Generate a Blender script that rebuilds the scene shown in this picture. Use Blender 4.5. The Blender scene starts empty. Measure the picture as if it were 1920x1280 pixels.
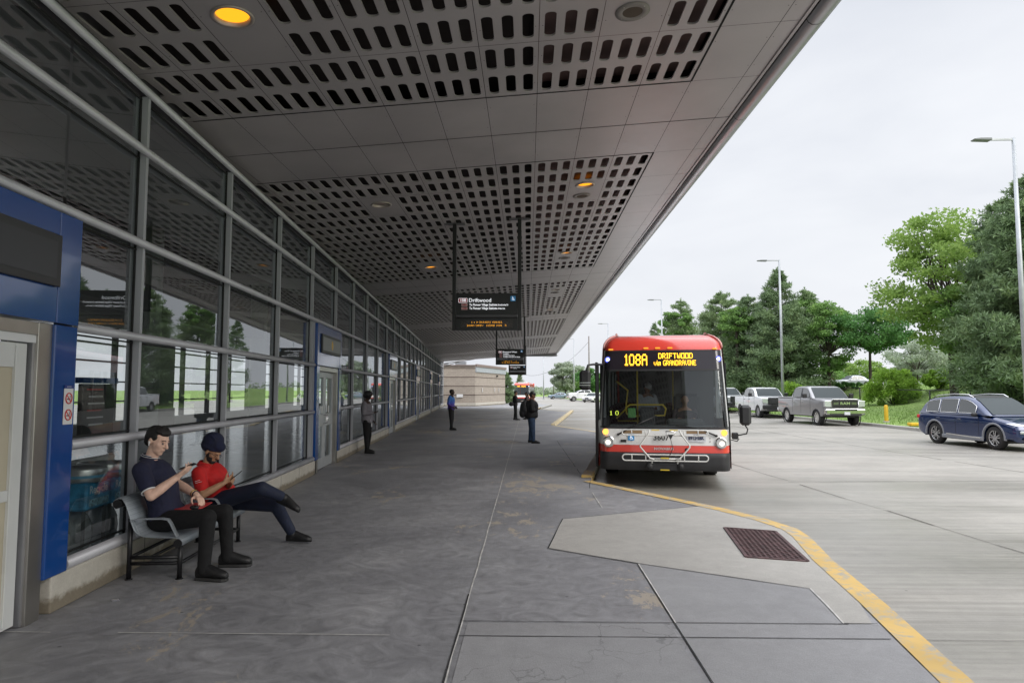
import bpy, bmesh, math, random
import numpy as np
from mathutils import Vector, Matrix, Euler
R = math.radians
scene = bpy.context.scene
COL = scene.collection

# ------------------------------------------------------------------ camera
EYE = 1.75
FPX, CX, CY = 1280.0, 960.0, 640.0           # photograph 1920 x 1280, 24 mm equivalent
PIT = math.atan((731.5 - CY) / FPX)
YAW = math.atan(30 / FPX * math.cos(PIT))     # camera looks this much left of world +Y
WA = math.atan((990 - 890) / FPX)             # station wall runs this much left of +Y
cam_data = bpy.data.cameras.new('camera')
cam_data.sensor_width = 36.0
cam_data.lens = 24.0
cam_data.clip_start = 0.05
cam_data.clip_end = 6000
cam = bpy.data.objects.new('camera', cam_data)
COL.objects.link(cam)
cam.location = (0, 0, EYE)
cam.rotation_euler = (math.pi / 2 + PIT, 0, YAW)
scene.camera = cam

# ------------------------------------------------------------------ sky and light (overcast)
world = bpy.data.worlds.new('World')
scene.world = world
world.use_nodes = True
wn, wl = world.node_tree.nodes, world.node_tree.links
wn.clear()
wout = wn.new('ShaderNodeOutputWorld')
bg = wn.new('ShaderNodeBackground')
sky = wn.new('ShaderNodeTexSky')
sky.sky_type = 'NISHITA'
sky.sun_disc = False
SUN_EL, SUN_AZ = R(33), R(132)
sky.sun_elevation = SUN_EL
sky.sun_rotation = SUN_AZ
sky.air_density = 1.5
sky.dust_density = 6.0
gain = wn.new('ShaderNodeMixRGB'); gain.blend_type = 'MULTIPLY'; gain.inputs[0].default_value = 1
gain.inputs[2].default_value = (0.10, 0.10, 0.10, 1)
wl.new(sky.outputs[0], gain.inputs[1])
tc = wn.new('ShaderNodeTexCoord')
mp = wn.new('ShaderNodeMapping'); mp.inputs['Scale'].default_value = (1.0, 0.6, 3.4)
mp.inputs['Location'].default_value = (0.3, 1.7, 0.2)
nz = wn.new('ShaderNodeTexNoise'); nz.inputs['Scale'].default_value = 1.6
nz.inputs['Detail'].default_value = 5; nz.inputs['Roughness'].default_value = 0.5
nz.inputs['Distortion'].default_value = 0.6
cr = wn.new('ShaderNodeValToRGB')
cr.color_ramp.elements[0].position = 0.33; cr.color_ramp.elements[0].color = (0.545, 0.565, 0.612, 1)
cr.color_ramp.elements[1].position = 0.70; cr.color_ramp.elements[1].color = (0.690, 0.703, 0.730, 1)
wl.new(tc.outputs['Generated'], mp.inputs[0]); wl.new(mp.outputs[0], nz.inputs[0]); wl.new(nz.outputs[0], cr.inputs[0])
mixc = wn.new('ShaderNodeMixRGB'); mixc.inputs[0].default_value = 0.93
wl.new(gain.outputs[0], mixc.inputs[1]); wl.new(cr.outputs[0], mixc.inputs[2])
# an overcast sky is brighter overhead than near the horizon
sep = wn.new('ShaderNodeSeparateXYZ'); wl.new(tc.outputs['Generated'], sep.inputs[0])
zr = wn.new('ShaderNodeMapRange'); zr.interpolation_type = 'SMOOTHSTEP'
zr.inputs[1].default_value = 0.46; zr.inputs[2].default_value = 0.90; zr.inputs[3].default_value = 1.0; zr.inputs[4].default_value = 3.7
wl.new(sep.outputs[2], zr.inputs[0])
zm = wn.new('ShaderNodeVectorMath'); zm.operation = 'SCALE'; wl.new(mixc.outputs[0], zm.inputs[0]); wl.new(zr.outputs[0], zm.inputs['Scale'])
wl.new(zm.outputs[0], bg.inputs[0]); bg.inputs[1].default_value = 1.0
wl.new(bg.outputs[0], wout.inputs[0])
sun_d = bpy.data.lights.new('sun', 'SUN'); sun_d.energy = 1.1; sun_d.angle = R(30); sun_d.color = (1, 0.96, 0.9)
sun = bpy.data.objects.new('sun', sun_d); COL.objects.link(sun)
sun.rotation_euler = (R(90) - SUN_EL, 0, math.pi - SUN_AZ)
scene.view_settings.view_transform = 'Standard'
scene.view_settings.look = 'None'
scene.view_settings.exposure = 0.56
scene.view_settings.gamma = 1
scene.cycles.max_bounces = 8
scene.cycles.transparent_max_bounces = 12

# ------------------------------------------------------------------ geometry helpers
def ray(px, py):
    x = (px - CX) / FPX; z = -(py - CY) / FPX
    y2 = math.cos(PIT) - z * math.sin(PIT); z2 = math.sin(PIT) + z * math.cos(PIT)
    return (x * math.cos(YAW) - y2 * math.sin(YAW), x * math.sin(YAW) + y2 * math.cos(YAW), z2)
def at(px, Y, py=None):
    """world X (and Z) of photo column px (row py) at depth Y"""
    r = ray(px, 731.5 if py is None else py); t = Y / r[1]
    return (r[0] * t, Y, EYE + r[2] * t)
def wallpt(s, d, z):
    """point s metres along the station wall, d metres in front of (+) its datum line"""
    D = -3.34 + d
    return Vector((D * math.cos(WA) - s * math.sin(WA), D * math.sin(WA) + s * math.cos(WA), z))

class MB:
    """collects shapes into one mesh; material slots by index"""
    def __init__(s): s.v = []; s.f = []; s.m = []; s.sm = []; s.mi = 0; s.M = None; s.smooth = False
    def face(s, f): s.f.append(tuple(f)); s.m.append(s.mi); s.sm.append(s.smooth)
    def add(s, vs):
        n = len(s.v)
        if s.M is not None: vs = [s.M @ Vector(p) for p in vs]
        s.v.extend([tuple(p) for p in vs]); return n
    def quad(s, a, b, c, d): n = s.add([a, b, c, d]); s.face((n, n+1, n+2, n+3))
    def poly(s, pts): n = s.add(pts); s.face(range(n, n+len(pts)))
    def box(s, c, d, bev=0.0, rz=0.0):
        cx, cy, cz = c; x, y, z = d[0]/2, d[1]/2, d[2]/2
        cr_, sr_ = math.cos(rz), math.sin(rz)
        b = min(bev, x*.9, y*.9, z*.9)
        if b <= 0:
            pts = [(i*x, j*y, k*z) for k in (-1,1) for j in (-1,1) for i in (-1,1)]
            fs = [(0,2,3,1),(4,5,7,6),(0,1,5,4),(2,6,7,3),(0,4,6,2),(1,3,7,5)]
        else:
            pts = []; idx = {}
            for i in (-1,1):
                for j in (-1,1):
                    for k in (-1,1):
                        for ax in range(3):
                            p = [i*(x-b), j*(y-b), k*(z-b)]
                            p[ax] = (i,j,k)[ax]*(x,y,z)[ax]
                            idx[(i,j,k,ax)] = len(pts); pts.append(tuple(p))
            fs = []
            for ax in range(3):
                o = [a for a in range(3) if a != ax]
                for sg in (-1,1):
                    q = []
                    for (u,w) in ((-1,-1),(1,-1),(1,1),(-1,1)):
                        k_ = [0,0,0]; k_[ax]=sg; k_[o[0]]=u; k_[o[1]]=w
                        q.append(idx[tuple(k_)+(ax,)])
                    fl = (sg==1) ^ (ax==1)
                    fs.append(tuple(q) if fl else tuple(reversed(q)))
            for ax in range(3):
                o = [a for a in range(3) if a != ax]
                for u in (-1,1):
                    for w in (-1,1):
                        k1=[0,0,0];k2=[0,0,0]
                        k1[ax]=-1;k2[ax]=1
                        for k_ in (k1,k2): k_[o[0]]=u;k_[o[1]]=w
                        q=(idx[tuple(k1)+(o[0],)],idx[tuple(k2)+(o[0],)],idx[tuple(k2)+(o[1],)],idx[tuple(k1)+(o[1],)])
                        fs.append(q if (u*w==1)^(ax==1) else tuple(reversed(q)))
            for i in (-1,1):
                for j in (-1,1):
                    for k in (-1,1):
                        q=[idx[(i,j,k,a)] for a in range(3)]
                        fs.append(tuple(q) if i*j*k==1 else tuple(reversed(q)))
        pts = [(cx+p[0]*cr_-p[1]*sr_, cy+p[0]*sr_+p[1]*cr_, cz+p[2]) for p in pts]
        n = s.add(pts)
        for f in fs: s.face([n+i for i in f])
    def bar(s, a, b, w, h, up=(0,0,1)):
        """rectangular bar from a to b"""
        a = Vector(a); b = Vector(b); t = (b-a).normalized(); u = Vector(up)
        if abs(t.dot(u)) > .95: u = Vector((0,1,0))
        x = t.cross(u).normalized(); y = x.cross(t).normalized()
        pts = [p + x*i*w/2 + y*j*h/2 for p in (a,b) for (i,j) in ((-1,-1),(1,-1),(1,1),(-1,1))]
        n = s.add(pts)
        for f in ((0,1,2,3),(7,6,5,4),(0,4,5,1),(1,5,6,2),(2,6,7,3),(3,7,4,0)): s.face([n+i for i in f])
    def tube(s, pts, r, seg=10, caps=True):
        pts = [Vector(p) for p in pts]; k = len(pts)
        rs = r if isinstance(r, (list, tuple)) else [r]*k
        sm = s.smooth; s.smooth = True
        rings = []; prev = None
        for i, p in enumerate(pts):
            if i == 0: t = pts[1]-p
            elif i == k-1: t = p-pts[i-1]
            else: t = (pts[i+1]-p).normalized() + (p-pts[i-1]).normalized()
            t.normalize()
            if prev is None:
                u = Vector((0,0,1)) if abs(t.z) < .9 else Vector((1,0,0))
                x = t.cross(u).normalized()
            else:
                x = (prev - t*prev.dot(t)).normalized()
            prev = x; y = t.cross(x)
            rings.append(s.add([p + (x*math.cos(a)+y*math.sin(a))*rs[i] for a in [2*math.pi*j/seg for j in range(seg)]]))
        for i in range(k-1):
            for j in range(seg):
                s.face((rings[i]+j, rings[i]+(j+1)%seg, rings[i+1]+(j+1)%seg, rings[i+1]+j))
        s.smooth = False
        if caps:
            s.face([rings[0]+j for j in reversed(range(seg))]); s.face([rings[-1]+j for j in range(seg)])
        s.smooth = sm
    def cyl(s, a, b, r, seg=16, r2=None): s.tube([a, b], [r, r if r2 is None else r2], seg)
    def lathe(s, c, prof, seg=20, axis='z'):
        """prof: [(r, h)...] around axis through c"""
        c = Vector(c); sm = s.smooth; s.smooth = True; rings = []
        for r, h in prof:
            ps = []
            for j in range(seg):
                a = 2*math.pi*j/seg; u, w = r*math.cos(a), r*math.sin(a)
                ps.append(c + (Vector((u,w,h)) if axis=='z' else Vector((h,u,w)) if axis=='x' else Vector((w,h,u))))
            rings.append(s.add(ps))
        for i in range(len(prof)-1):
            for j in range(seg): s.face((rings[i]+j, rings[i]+(j+1)%seg, rings[i+1]+(j+1)%seg, rings[i+1]+j))
        s.smooth = sm
    def prism(s, poly, h0, h1, axis='z', inset=0):
        """poly of 2d points extruded from h0 to h1 along axis"""
        def P3(p, h): return (p[0],p[1],h) if axis=='z' else (h,p[0],p[1]) if axis=='x' else (p[0],h,p[1])
        n = len(poly); a = s.add([P3(p,h0) for p in poly]); b = s.add([P3(p,h1) for p in poly])
        s.face([a+i for i in reversed(range(n))]); s.face([b+i for i in range(n)])
        for i in range(n): s.face((a+i, a+(i+1)%n, b+(i+1)%n, b+i))
    def grid(s, fn, nu, nv):
        b = s.add([fn(i/nu, j/nv) for j in range(nv+1) for i in range(nu+1)])
        for j in range(nv):
            for i in range(nu):
                k = b+j*(nu+1)+i; s.face((k, k+1, k+nu+2, k+nu+1))
    def sphere(s, c, r, seg=14, rings=8, rot=None):
        if not isinstance(r, (tuple, list)): r = (r, r, r)
        sm = s.smooth; s.smooth = True
        Mx = Euler(rot).to_matrix() if rot else Matrix.Identity(3)
        c = Vector(c)
        def f(th, ph): return c + Mx @ Vector((r[0]*math.sin(th)*math.cos(ph), r[1]*math.sin(th)*math.sin(ph), r[2]*math.cos(th)))
        top = s.add([f(0,0)]); bot = s.add([f(math.pi,0)])
        rg = [s.add([f(math.pi*i/rings, 2*math.pi*j/seg) for j in range(seg)]) for i in range(1, rings)]
        for j in range(seg):
            s.face((top, rg[0]+j, rg[0]+(j+1)%seg)); s.face((bot, rg[-1]+(j+1)%seg, rg[-1]+j))
        for i in range(len(rg)-1):
            for j in range(seg): s.face((rg[i]+j, rg[i+1]+j, rg[i+1]+(j+1)%seg, rg[i]+(j+1)%seg))
        s.smooth = sm
    def build(s, name, mats, parent=None, fix=True, bevel=0, loc=None):
        me = bpy.data.meshes.new(name)
        me.from_pydata(s.v, [], s.f)
        if not isinstance(mats, (list, tuple)): mats = [mats]
        for m in mats: me.materials.append(m)
        me.polygons.foreach_set('material_index', s.m)
        me.polygons.foreach_set('use_smooth', s.sm)
        me.update()
        if fix and len(s.f) < 60000:
            bm = bmesh.new(); bm.from_mesh(me)
            bmesh.ops.recalc_face_normals(bm, faces=bm.faces)
            bm.to_mesh(me); bm.free()
        o = bpy.data.objects.new(name, me); COL.objects.link(o)
        if parent is not None: o.parent = parent
        if loc is not None: o.location = loc
        if bevel:
            md = o.modifiers.new('bevel', 'BEVEL'); md.width = bevel; md.segments = 2; md.limit_method = 'ANGLE'; md.angle_limit = R(40)
        return o

def rrect(w, h, r, n=4, cx=0, cy=0):
    pts = []
    for (sx, sy, a0) in ((1,1,0),(-1,1,90),(-1,-1,180),(1,-1,270)):
        for i in range(n+1):
            a = R(a0 + 90*i/n)
            pts.append((cx+sx*(w/2-r)+r*math.cos(a), cy+sy*(h/2-r)+r*math.sin(a)))
    return pts

def tag(o, label=None, cat=None, group=None, kind=None):
    if label: o['label'] = label
    if cat: o['category'] = cat
    if group: o['group'] = group
    if kind: o['kind'] = kind
    return o
def empty(name, loc=(0,0,0), rz=0, label=None, cat=None, group=None, scale=None):
    o = bpy.data.objects.new(name, None); COL.objects.link(o)
    o.location = loc; o.rotation_euler = (0,0,rz); o.empty_display_size = .2
    if scale: o.scale = scale
    return tag(o, label, cat, group)
def copy_tree(o, parent=None, **kw):
    c = o.copy(); COL.objects.link(c)
    if parent is not None: c.parent = parent
    for ch in [x for x in bpy.data.objects if x.parent == o]: copy_tree(ch, c)
    if kw: tag(c, **kw)
    return c

def text_obj(name, txt, size, mat, parent=None, M=None, align='LEFT', extrude=0.001, bold=0.0, sx=1.0, spacing=1.0):
    """flat lettering, converted to a mesh; lies in local XY before M"""
    cu = bpy.data.curves.new(name, 'FONT'); cu.body = txt; cu.size = size; cu.extrude = extrude
    cu.align_x = align; cu.align_y = 'CENTER'; cu.offset = bold; cu.space_character = spacing; cu.resolution_u = 3
    t = bpy.data.objects.new(name+'_tmp', cu); COL.objects.link(t)
    dg = bpy.context.evaluated_depsgraph_get(); dg.update()
    me = bpy.data.meshes.new_from_object(t.evaluated_get(dg))
    bpy.data.objects.remove(t); bpy.data.curves.remove(cu)
    me.name = name; me.materials.clear(); me.materials.append(mat)
    X = Matrix.Diagonal((sx,1,1,1))
    me.transform((M if M is not None else Matrix.Identity(4)) @ X)
    o = bpy.data.objects.new(name, me); COL.objects.link(o)
    if parent is not None: o.parent = parent
    return o
def frame_M(origin, right, up):
    r_ = Vector(right).normalized(); u = Vector(up).normalized(); n = r_.cross(u)
    M = Matrix((r_, u, n)).transposed().to_4x4(); M.translation = Vector(origin); return M

# ------------------------------------------------------------------ material helpers
MATS = {}
def mat(name, col=(.5,.5,.5), rough=.5, metal=0.0, noise=None, bump=None, spec=None, coat=0, emis=None, estr=0, sheen=0, ior=None):
    """noise=(scale, amount[, detail]) varies value; bump=(scale, strength)"""
    if name in MATS: return MATS[name]
    m = bpy.data.materials.new(name); m.use_nodes = True
    nt = m.node_tree; b = nt.nodes['Principled BSDF']
    b.inputs['Base Color'].default_value = (*col, 1)
    b.inputs['Roughness'].default_value = rough; b.inputs['Metallic'].default_value = metal
    if spec is not None: b.inputs['Specular IOR Level'].default_value = spec
    if coat: b.inputs['Coat Weight'].default_value = coat; b.inputs['Coat Roughness'].default_value = .05
    if sheen: b.inputs['Sheen Weight'].default_value = sheen
    if ior: b.inputs['IOR'].default_value = ior
    if emis is not None:
        b.inputs['Emission Color'].default_value = (*emis, 1); b.inputs['Emission Strength'].default_value = estr
    if noise or bump:
        t = nt.nodes.new('ShaderNodeTexCoord')
    if noise:
        n = nt.nodes.new('ShaderNodeTexNoise'); n.inputs['Scale'].default_value = noise[0]; n.inputs['Detail'].default_value = noise[2] if len(noise) > 2 else 5
        nt.links.new(t.outputs['Object'], n.inputs[0])
        r = nt.nodes.new('ShaderNodeValToRGB'); a = noise[1]
        r.color_ramp.elements[0].position = .3; r.color_ramp.elements[1].position = .7
        r.color_ramp.elements[0].color = (*[max(0, c*(1-a)) for c in col], 1)
        r.color_ramp.elements[1].color = (*[min(1, c*(1+a)) for c in col], 1)
        nt.links.new(n.outputs[0], r.inputs[0]); nt.links.new(r.outputs[0], b.inputs['Base Color'])
        mr = nt.nodes.new('ShaderNodeMapRange'); mr.inputs[3].default_value = max(.02, rough*.85); mr.inputs[4].default_value = min(1, rough*1.15)
        nt.links.new(n.outputs[0], mr.inputs[0]); nt.links.new(mr.outputs[0], b.inputs['Roughness'])
    if bump:
        n2 = nt.nodes.new('ShaderNodeTexNoise'); n2.inputs['Scale'].default_value = bump[0]; n2.inputs['Detail'].default_value = 4
        nt.links.new(t.outputs['Object'], n2.inputs[0])
        bp = nt.nodes.new('ShaderNodeBump'); bp.inputs['Strength'].default_value = bump[1]; bp.inputs['Distance'].default_value = .01
        nt.links.new(n2.outputs[0], bp.inputs['Height']); nt.links.new(bp.outputs[0], b.inputs['Normal'])
    MATS[name] = m
    return m
def emit(name, col, s):
    if name in MATS: return MATS[name]
    m = bpy.data.materials.new(name); m.use_nodes = True; nt = m.node_tree; nt.nodes.clear()
    e = nt.nodes.new('ShaderNodeEmission'); e.inputs[0].default_value = (*col, 1); e.inputs[1].default_value = s
    o = nt.nodes.new('ShaderNodeOutputMaterial'); nt.links.new(e.outputs[0], o.inputs[0])
    MATS[name] = m; return m
def glass(name, tint=(.75,.8,.8), ior=1.9, rough=0.0, refl=(.9,.95,.97), wob=0.0):
    """thin sheet glass: fresnel mix of a mirror reflection and tinted see-through"""
    if name in MATS: return MATS[name]
    m = bpy.data.materials.new(name); m.use_nodes = True; nt = m.node_tree; nt.nodes.clear(); L = nt.links.new
    o = nt.nodes.new('ShaderNodeOutputMaterial'); mx = nt.nodes.new('ShaderNodeMixShader')
    f = nt.nodes.new('ShaderNodeFresnel'); f.inputs[0].default_value = ior
    # same reflectance from both faces of the sheet
    ge = nt.nodes.new('ShaderNodeNewGeometry')
    mi = nt.nodes.new('ShaderNodeMix'); mi.data_type = 'FLOAT'
    mi.inputs[2].default_value = ior; mi.inputs[3].default_value = 1/ior
    L(ge.outputs['Backfacing'], mi.inputs[0])
    iv = nt.nodes.new('ShaderNodeValue'); iv.outputs[0].default_value = ior
    g = nt.nodes.new('ShaderNodeBsdfGlossy'); g.inputs[0].default_value = (*refl, 1); g.inputs['Roughness'].default_value = rough
    t = nt.nodes.new('ShaderNodeBsdfTransparent'); t.inputs[0].default_value = (*tint, 1)
    if wob:
        tcn = nt.nodes.new('ShaderNodeTexCoord'); nn = nt.nodes.new('ShaderNodeTexNoise'); nn.inputs['Scale'].default_value = .8; nn.inputs['Detail'].default_value = 1
        L(tcn.outputs['Object'], nn.inputs[0]); bp = nt.nodes.new('ShaderNodeBump'); bp.inputs['Strength'].default_value = wob; bp.inputs['Distance'].default_value = .02
        L(nn.outputs[0], bp.inputs['Height']); L(bp.outputs[0], g.inputs['Normal'])
    L(mi.outputs[0], f.inputs[0])
    L(f.outputs[0], mx.inputs[0]); L(t.outputs[0], mx.inputs[1]); L(g.outputs[0], mx.inputs[2]); L(mx.outputs[0], o.inputs[0])
    MATS[name] = m; return m

M_alu = mat('brushed_aluminium', (.40,.40,.42), .38, .75, noise=(3,.12))
M_steel = mat('stainless_steel', (.42,.40,.37), .30, .9, noise=(2,.15))
M_black = mat('black_paint', (.012,.012,.013), .4, 0, noise=(5,.2))
M_dark = mat('dark_void', (.006,.006,.006), .9)
M_rub = mat('tyre_rubber', (.018,.018,.018), .8, noise=(20,.25))
M_chrome = mat('chrome', (.7,.7,.7), .12, 1)
M_grey_paint = mat('grey_paint', (.22,.23,.25), .45, .2)
M_pole = mat('galvanised_pole', (.42,.44,.46), .5, .5, noise=(2,.15))
M_white = mat('white_paint', (.72,.72,.72), .4, noise=(4,.05))
M_amber = emit('amber_led', (1, .42, .02), 3.2)
# ================================================================== GROUND
def nodemat(name):
    m = bpy.data.materials.new(name); m.use_nodes = True; MATS[name] = m
    return m, m.node_tree, m.node_tree.nodes['Principled BSDF']
def N(nt, typ, **kw):
    n = nt.nodes.new(typ)
    for k, v in kw.items():
        if k.startswith('i_'):
            key = k[2:]
            n.inputs[int(key) if key.isdigit() else key.replace('_', ' ')].default_value = v
        else: setattr(n, k, v)
    return n
def ramp(nt, src, stops):
    r = nt.nodes.new('ShaderNodeValToRGB'); e = r.color_ramp.elements
    while len(e) < len(stops): e.new(.5)
    for i, (p, c) in enumerate(stops):
        e[i].position = p; e[i].color = (*c, 1) if len(c) == 3 else c
    nt.links.new(src, r.inputs[0]); return r
def mixc_(nt, fac, a, b, mode='MIX'):
    m = nt.nodes.new('ShaderNodeMixRGB'); m.blend_type = mode
    for i, v in ((0, fac), (1, a), (2, b)):
        if hasattr(v, 'links') or hasattr(v, 'is_linked'): nt.links.new(v, m.inputs[i])
        else: m.inputs[i].default_value = v if i == 0 else (*v, 1)
    return m.outputs[0]
def noise_(nt, vec, scale, detail=5, rough=.55, dist=0):
    n = N(nt, 'ShaderNodeTexNoise'); n.inputs['Scale'].default_value = scale; n.inputs['Detail'].default_value = detail
    n.inputs['Roughness'].default_value = rough; n.inputs['Distortion'].default_value = dist
    nt.links.new(vec, n.inputs[0]); return n.outputs[0]
def objvec(nt, scale=(1,1,1), rot=(0,0,0), loc=(0,0,0)):
    t = N(nt, 'ShaderNodeTexCoord'); mp_ = N(nt, 'ShaderNodeMapping')
    mp_.inputs['Scale'].default_value = scale; mp_.inputs['Rotation'].default_value = rot; mp_.inputs['Location'].default_value = loc
    nt.links.new(t.outputs['Object'], mp_.inputs[0]); return mp_.outputs[0]
def bump_(nt, b, h, strength=.3, dist=.01):
    bp = N(nt, 'ShaderNodeBump'); bp.inputs['Strength'].default_value = strength; bp.inputs['Distance'].default_value = dist
    nt.links.new(h, bp.inputs['Height']); nt.links.new(bp.outputs[0], b.inputs['Normal'])


def spots_(nt, col, scale, r, dark=.45):
    """scattered dark gum and oil spots"""
    vo = N(nt, 'ShaderNodeTexVoronoi'); vo.inputs['Scale'].default_value = scale; vo.inputs['Randomness'].default_value = 1
    nt.links.new(objvec(nt), vo.inputs[0]); f = ramp(nt, vo.outputs['Distance'], [(r*.7,(dark,dark,dark)),(r,(1,1,1))]).outputs[0]
    return mixc_(nt, 1.0, col, f, 'MULTIPLY')

# platform: dark worn asphaltic topping, trowel swirls, tan worn flakes, some cracks
m, nt, b = nodemat('platform_topping'); L = nt.links.new
v = objvec(nt)
n1 = noise_(nt, v, .55, 6, .6, .8)
c1 = ramp(nt, n1, [(.28, (.170,.171,.182)), (.52, (.228,.229,.240)), (.76, (.315,.316,.324))]).outputs[0]
n2 = noise_(nt, v, 3.2, 6, .65, 2.5)
c2 = mixc_(nt, .90, c1, ramp(nt, n2, [(.3,(.36,.36,.36)),(.7,(.66,.66,.66))]).outputs[0], 'OVERLAY')
n3 = noise_(nt, v, 160, 3, .7)
c3 = mixc_(nt, .30, c2, ramp(nt, n3, [(.35,(.35,.35,.35)),(.65,(.66,.66,.66))]).outputs[0], 'OVERLAY')
# tan flakes where the coating has lifted
fv = objvec(nt, (1.0, .55, 1))
n4 = noise_(nt, fv, 3.4, 10, .78, .5)
n5 = noise_(nt, objvec(nt,(.5,.25,1),(0,0,0),(1.5,.3,0)), .9, 2, .5)
mm = N(nt, 'ShaderNodeMath', operation='MULTIPLY'); L(n4, mm.inputs[0]); L(n5, mm.inputs[1])
fl = ramp(nt, mm.outputs[0], [(.325,(0,0,0)),(.335,(.75,.75,.75))]).outputs[0]
c4 = mixc_(nt, fl, c3, (.38,.33,.26))
# cracks: polygonal
cv = N(nt, 'ShaderNodeTexVoronoi', feature='DISTANCE_TO_EDGE'); cv.inputs['Scale'].default_value = 2.6
dv = objvec(nt, (1, .8, 1)); dn = N(nt, 'ShaderNodeTexNoise'); dn.inputs['Scale'].default_value = 2.5
L(dv, dn.inputs[0]); va = N(nt, 'ShaderNodeVectorMath', operation='ADD'); vs_ = N(nt, 'ShaderNodeVectorMath', operation='SCALE'); vs_.inputs['Scale'].default_value = .35
L(dn.outputs['Color'], vs_.inputs[0]); L(dv, va.inputs[0]); L(vs_.outputs[0], va.inputs[1]); L(va.outputs[0], cv.inputs[0])
ck = ramp(nt, cv.outputs[0], [(.0,(1,1,1)),(.014,(0,0,0))]).outputs[0]
sx = N(nt, 'ShaderNodeSeparateXYZ'); L(objvec(nt), sx.inputs[0])
ma = N(nt, 'ShaderNodeMapRange', interpolation_type='SMOOTHSTEP'); ma.inputs[1].default_value = 5.05; ma.inputs[2].default_value = 4.9; L(sx.outputs[1], ma.inputs[0])
mb = N(nt, 'ShaderNodeMapRange'); mb.inputs[1].default_value = -.55; mb.inputs[2].default_value = -.45; L(sx.outputs[0], mb.inputs[0])
mc = N(nt, 'ShaderNodeMapRange'); mc.inputs[1].default_value = 1.6; mc.inputs[2].default_value = .9; L(sx.outputs[0], mc.inputs[0])
q1 = N(nt, 'ShaderNodeMath', operation='MULTIPLY'); L(ma.outputs[0], q1.inputs[0]); L(mb.outputs[0], q1.inputs[1])
q2 = N(nt, 'ShaderNodeMath', operation='MULTIPLY'); L(q1.outputs[0], q2.inputs[0]); L(mc.outputs[0], q2.inputs[1])
q3 = N(nt, 'ShaderNodeMath', operation='MULTIPLY'); L(q2.outputs[0], q3.inputs[0]); L(ck, q3.inputs[1])
q4 = N(nt, 'ShaderNodeMath', operation='MULTIPLY'); L(q3.outputs[0], q4.inputs[0]); q4.inputs[1].default_value = .55
c5 = mixc_(nt, q4.outputs[0], c4, (.045,.045,.048)); c5 = spots_(nt, c5, 2.6, .045, .55); c5 = spots_(nt, c5, 7, .05, .7)
# newer lighter grey concrete east of the long joint, south of the cross joint, and at the edge
L(c5, b.inputs['Base Color'])
L(ramp(nt, n2, [(.3,(.42,.42,.42)),(.7,(.66,.66,.66))]).outputs[0], b.inputs['Roughness'])
add = N(nt, 'ShaderNodeMath', operation='ADD'); L(n2, add.inputs[0])
ms = N(nt, 'ShaderNodeMath', operation='MULTIPLY'); L(n3, ms.inputs[0]); ms.inputs[1].default_value = .25; L(ms.outputs[0], add.inputs[1])
bump_(nt, b, add.outputs[0], .28, .012)
b.inputs['Specular IOR Level'].default_value = .35
M_plat = m

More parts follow.
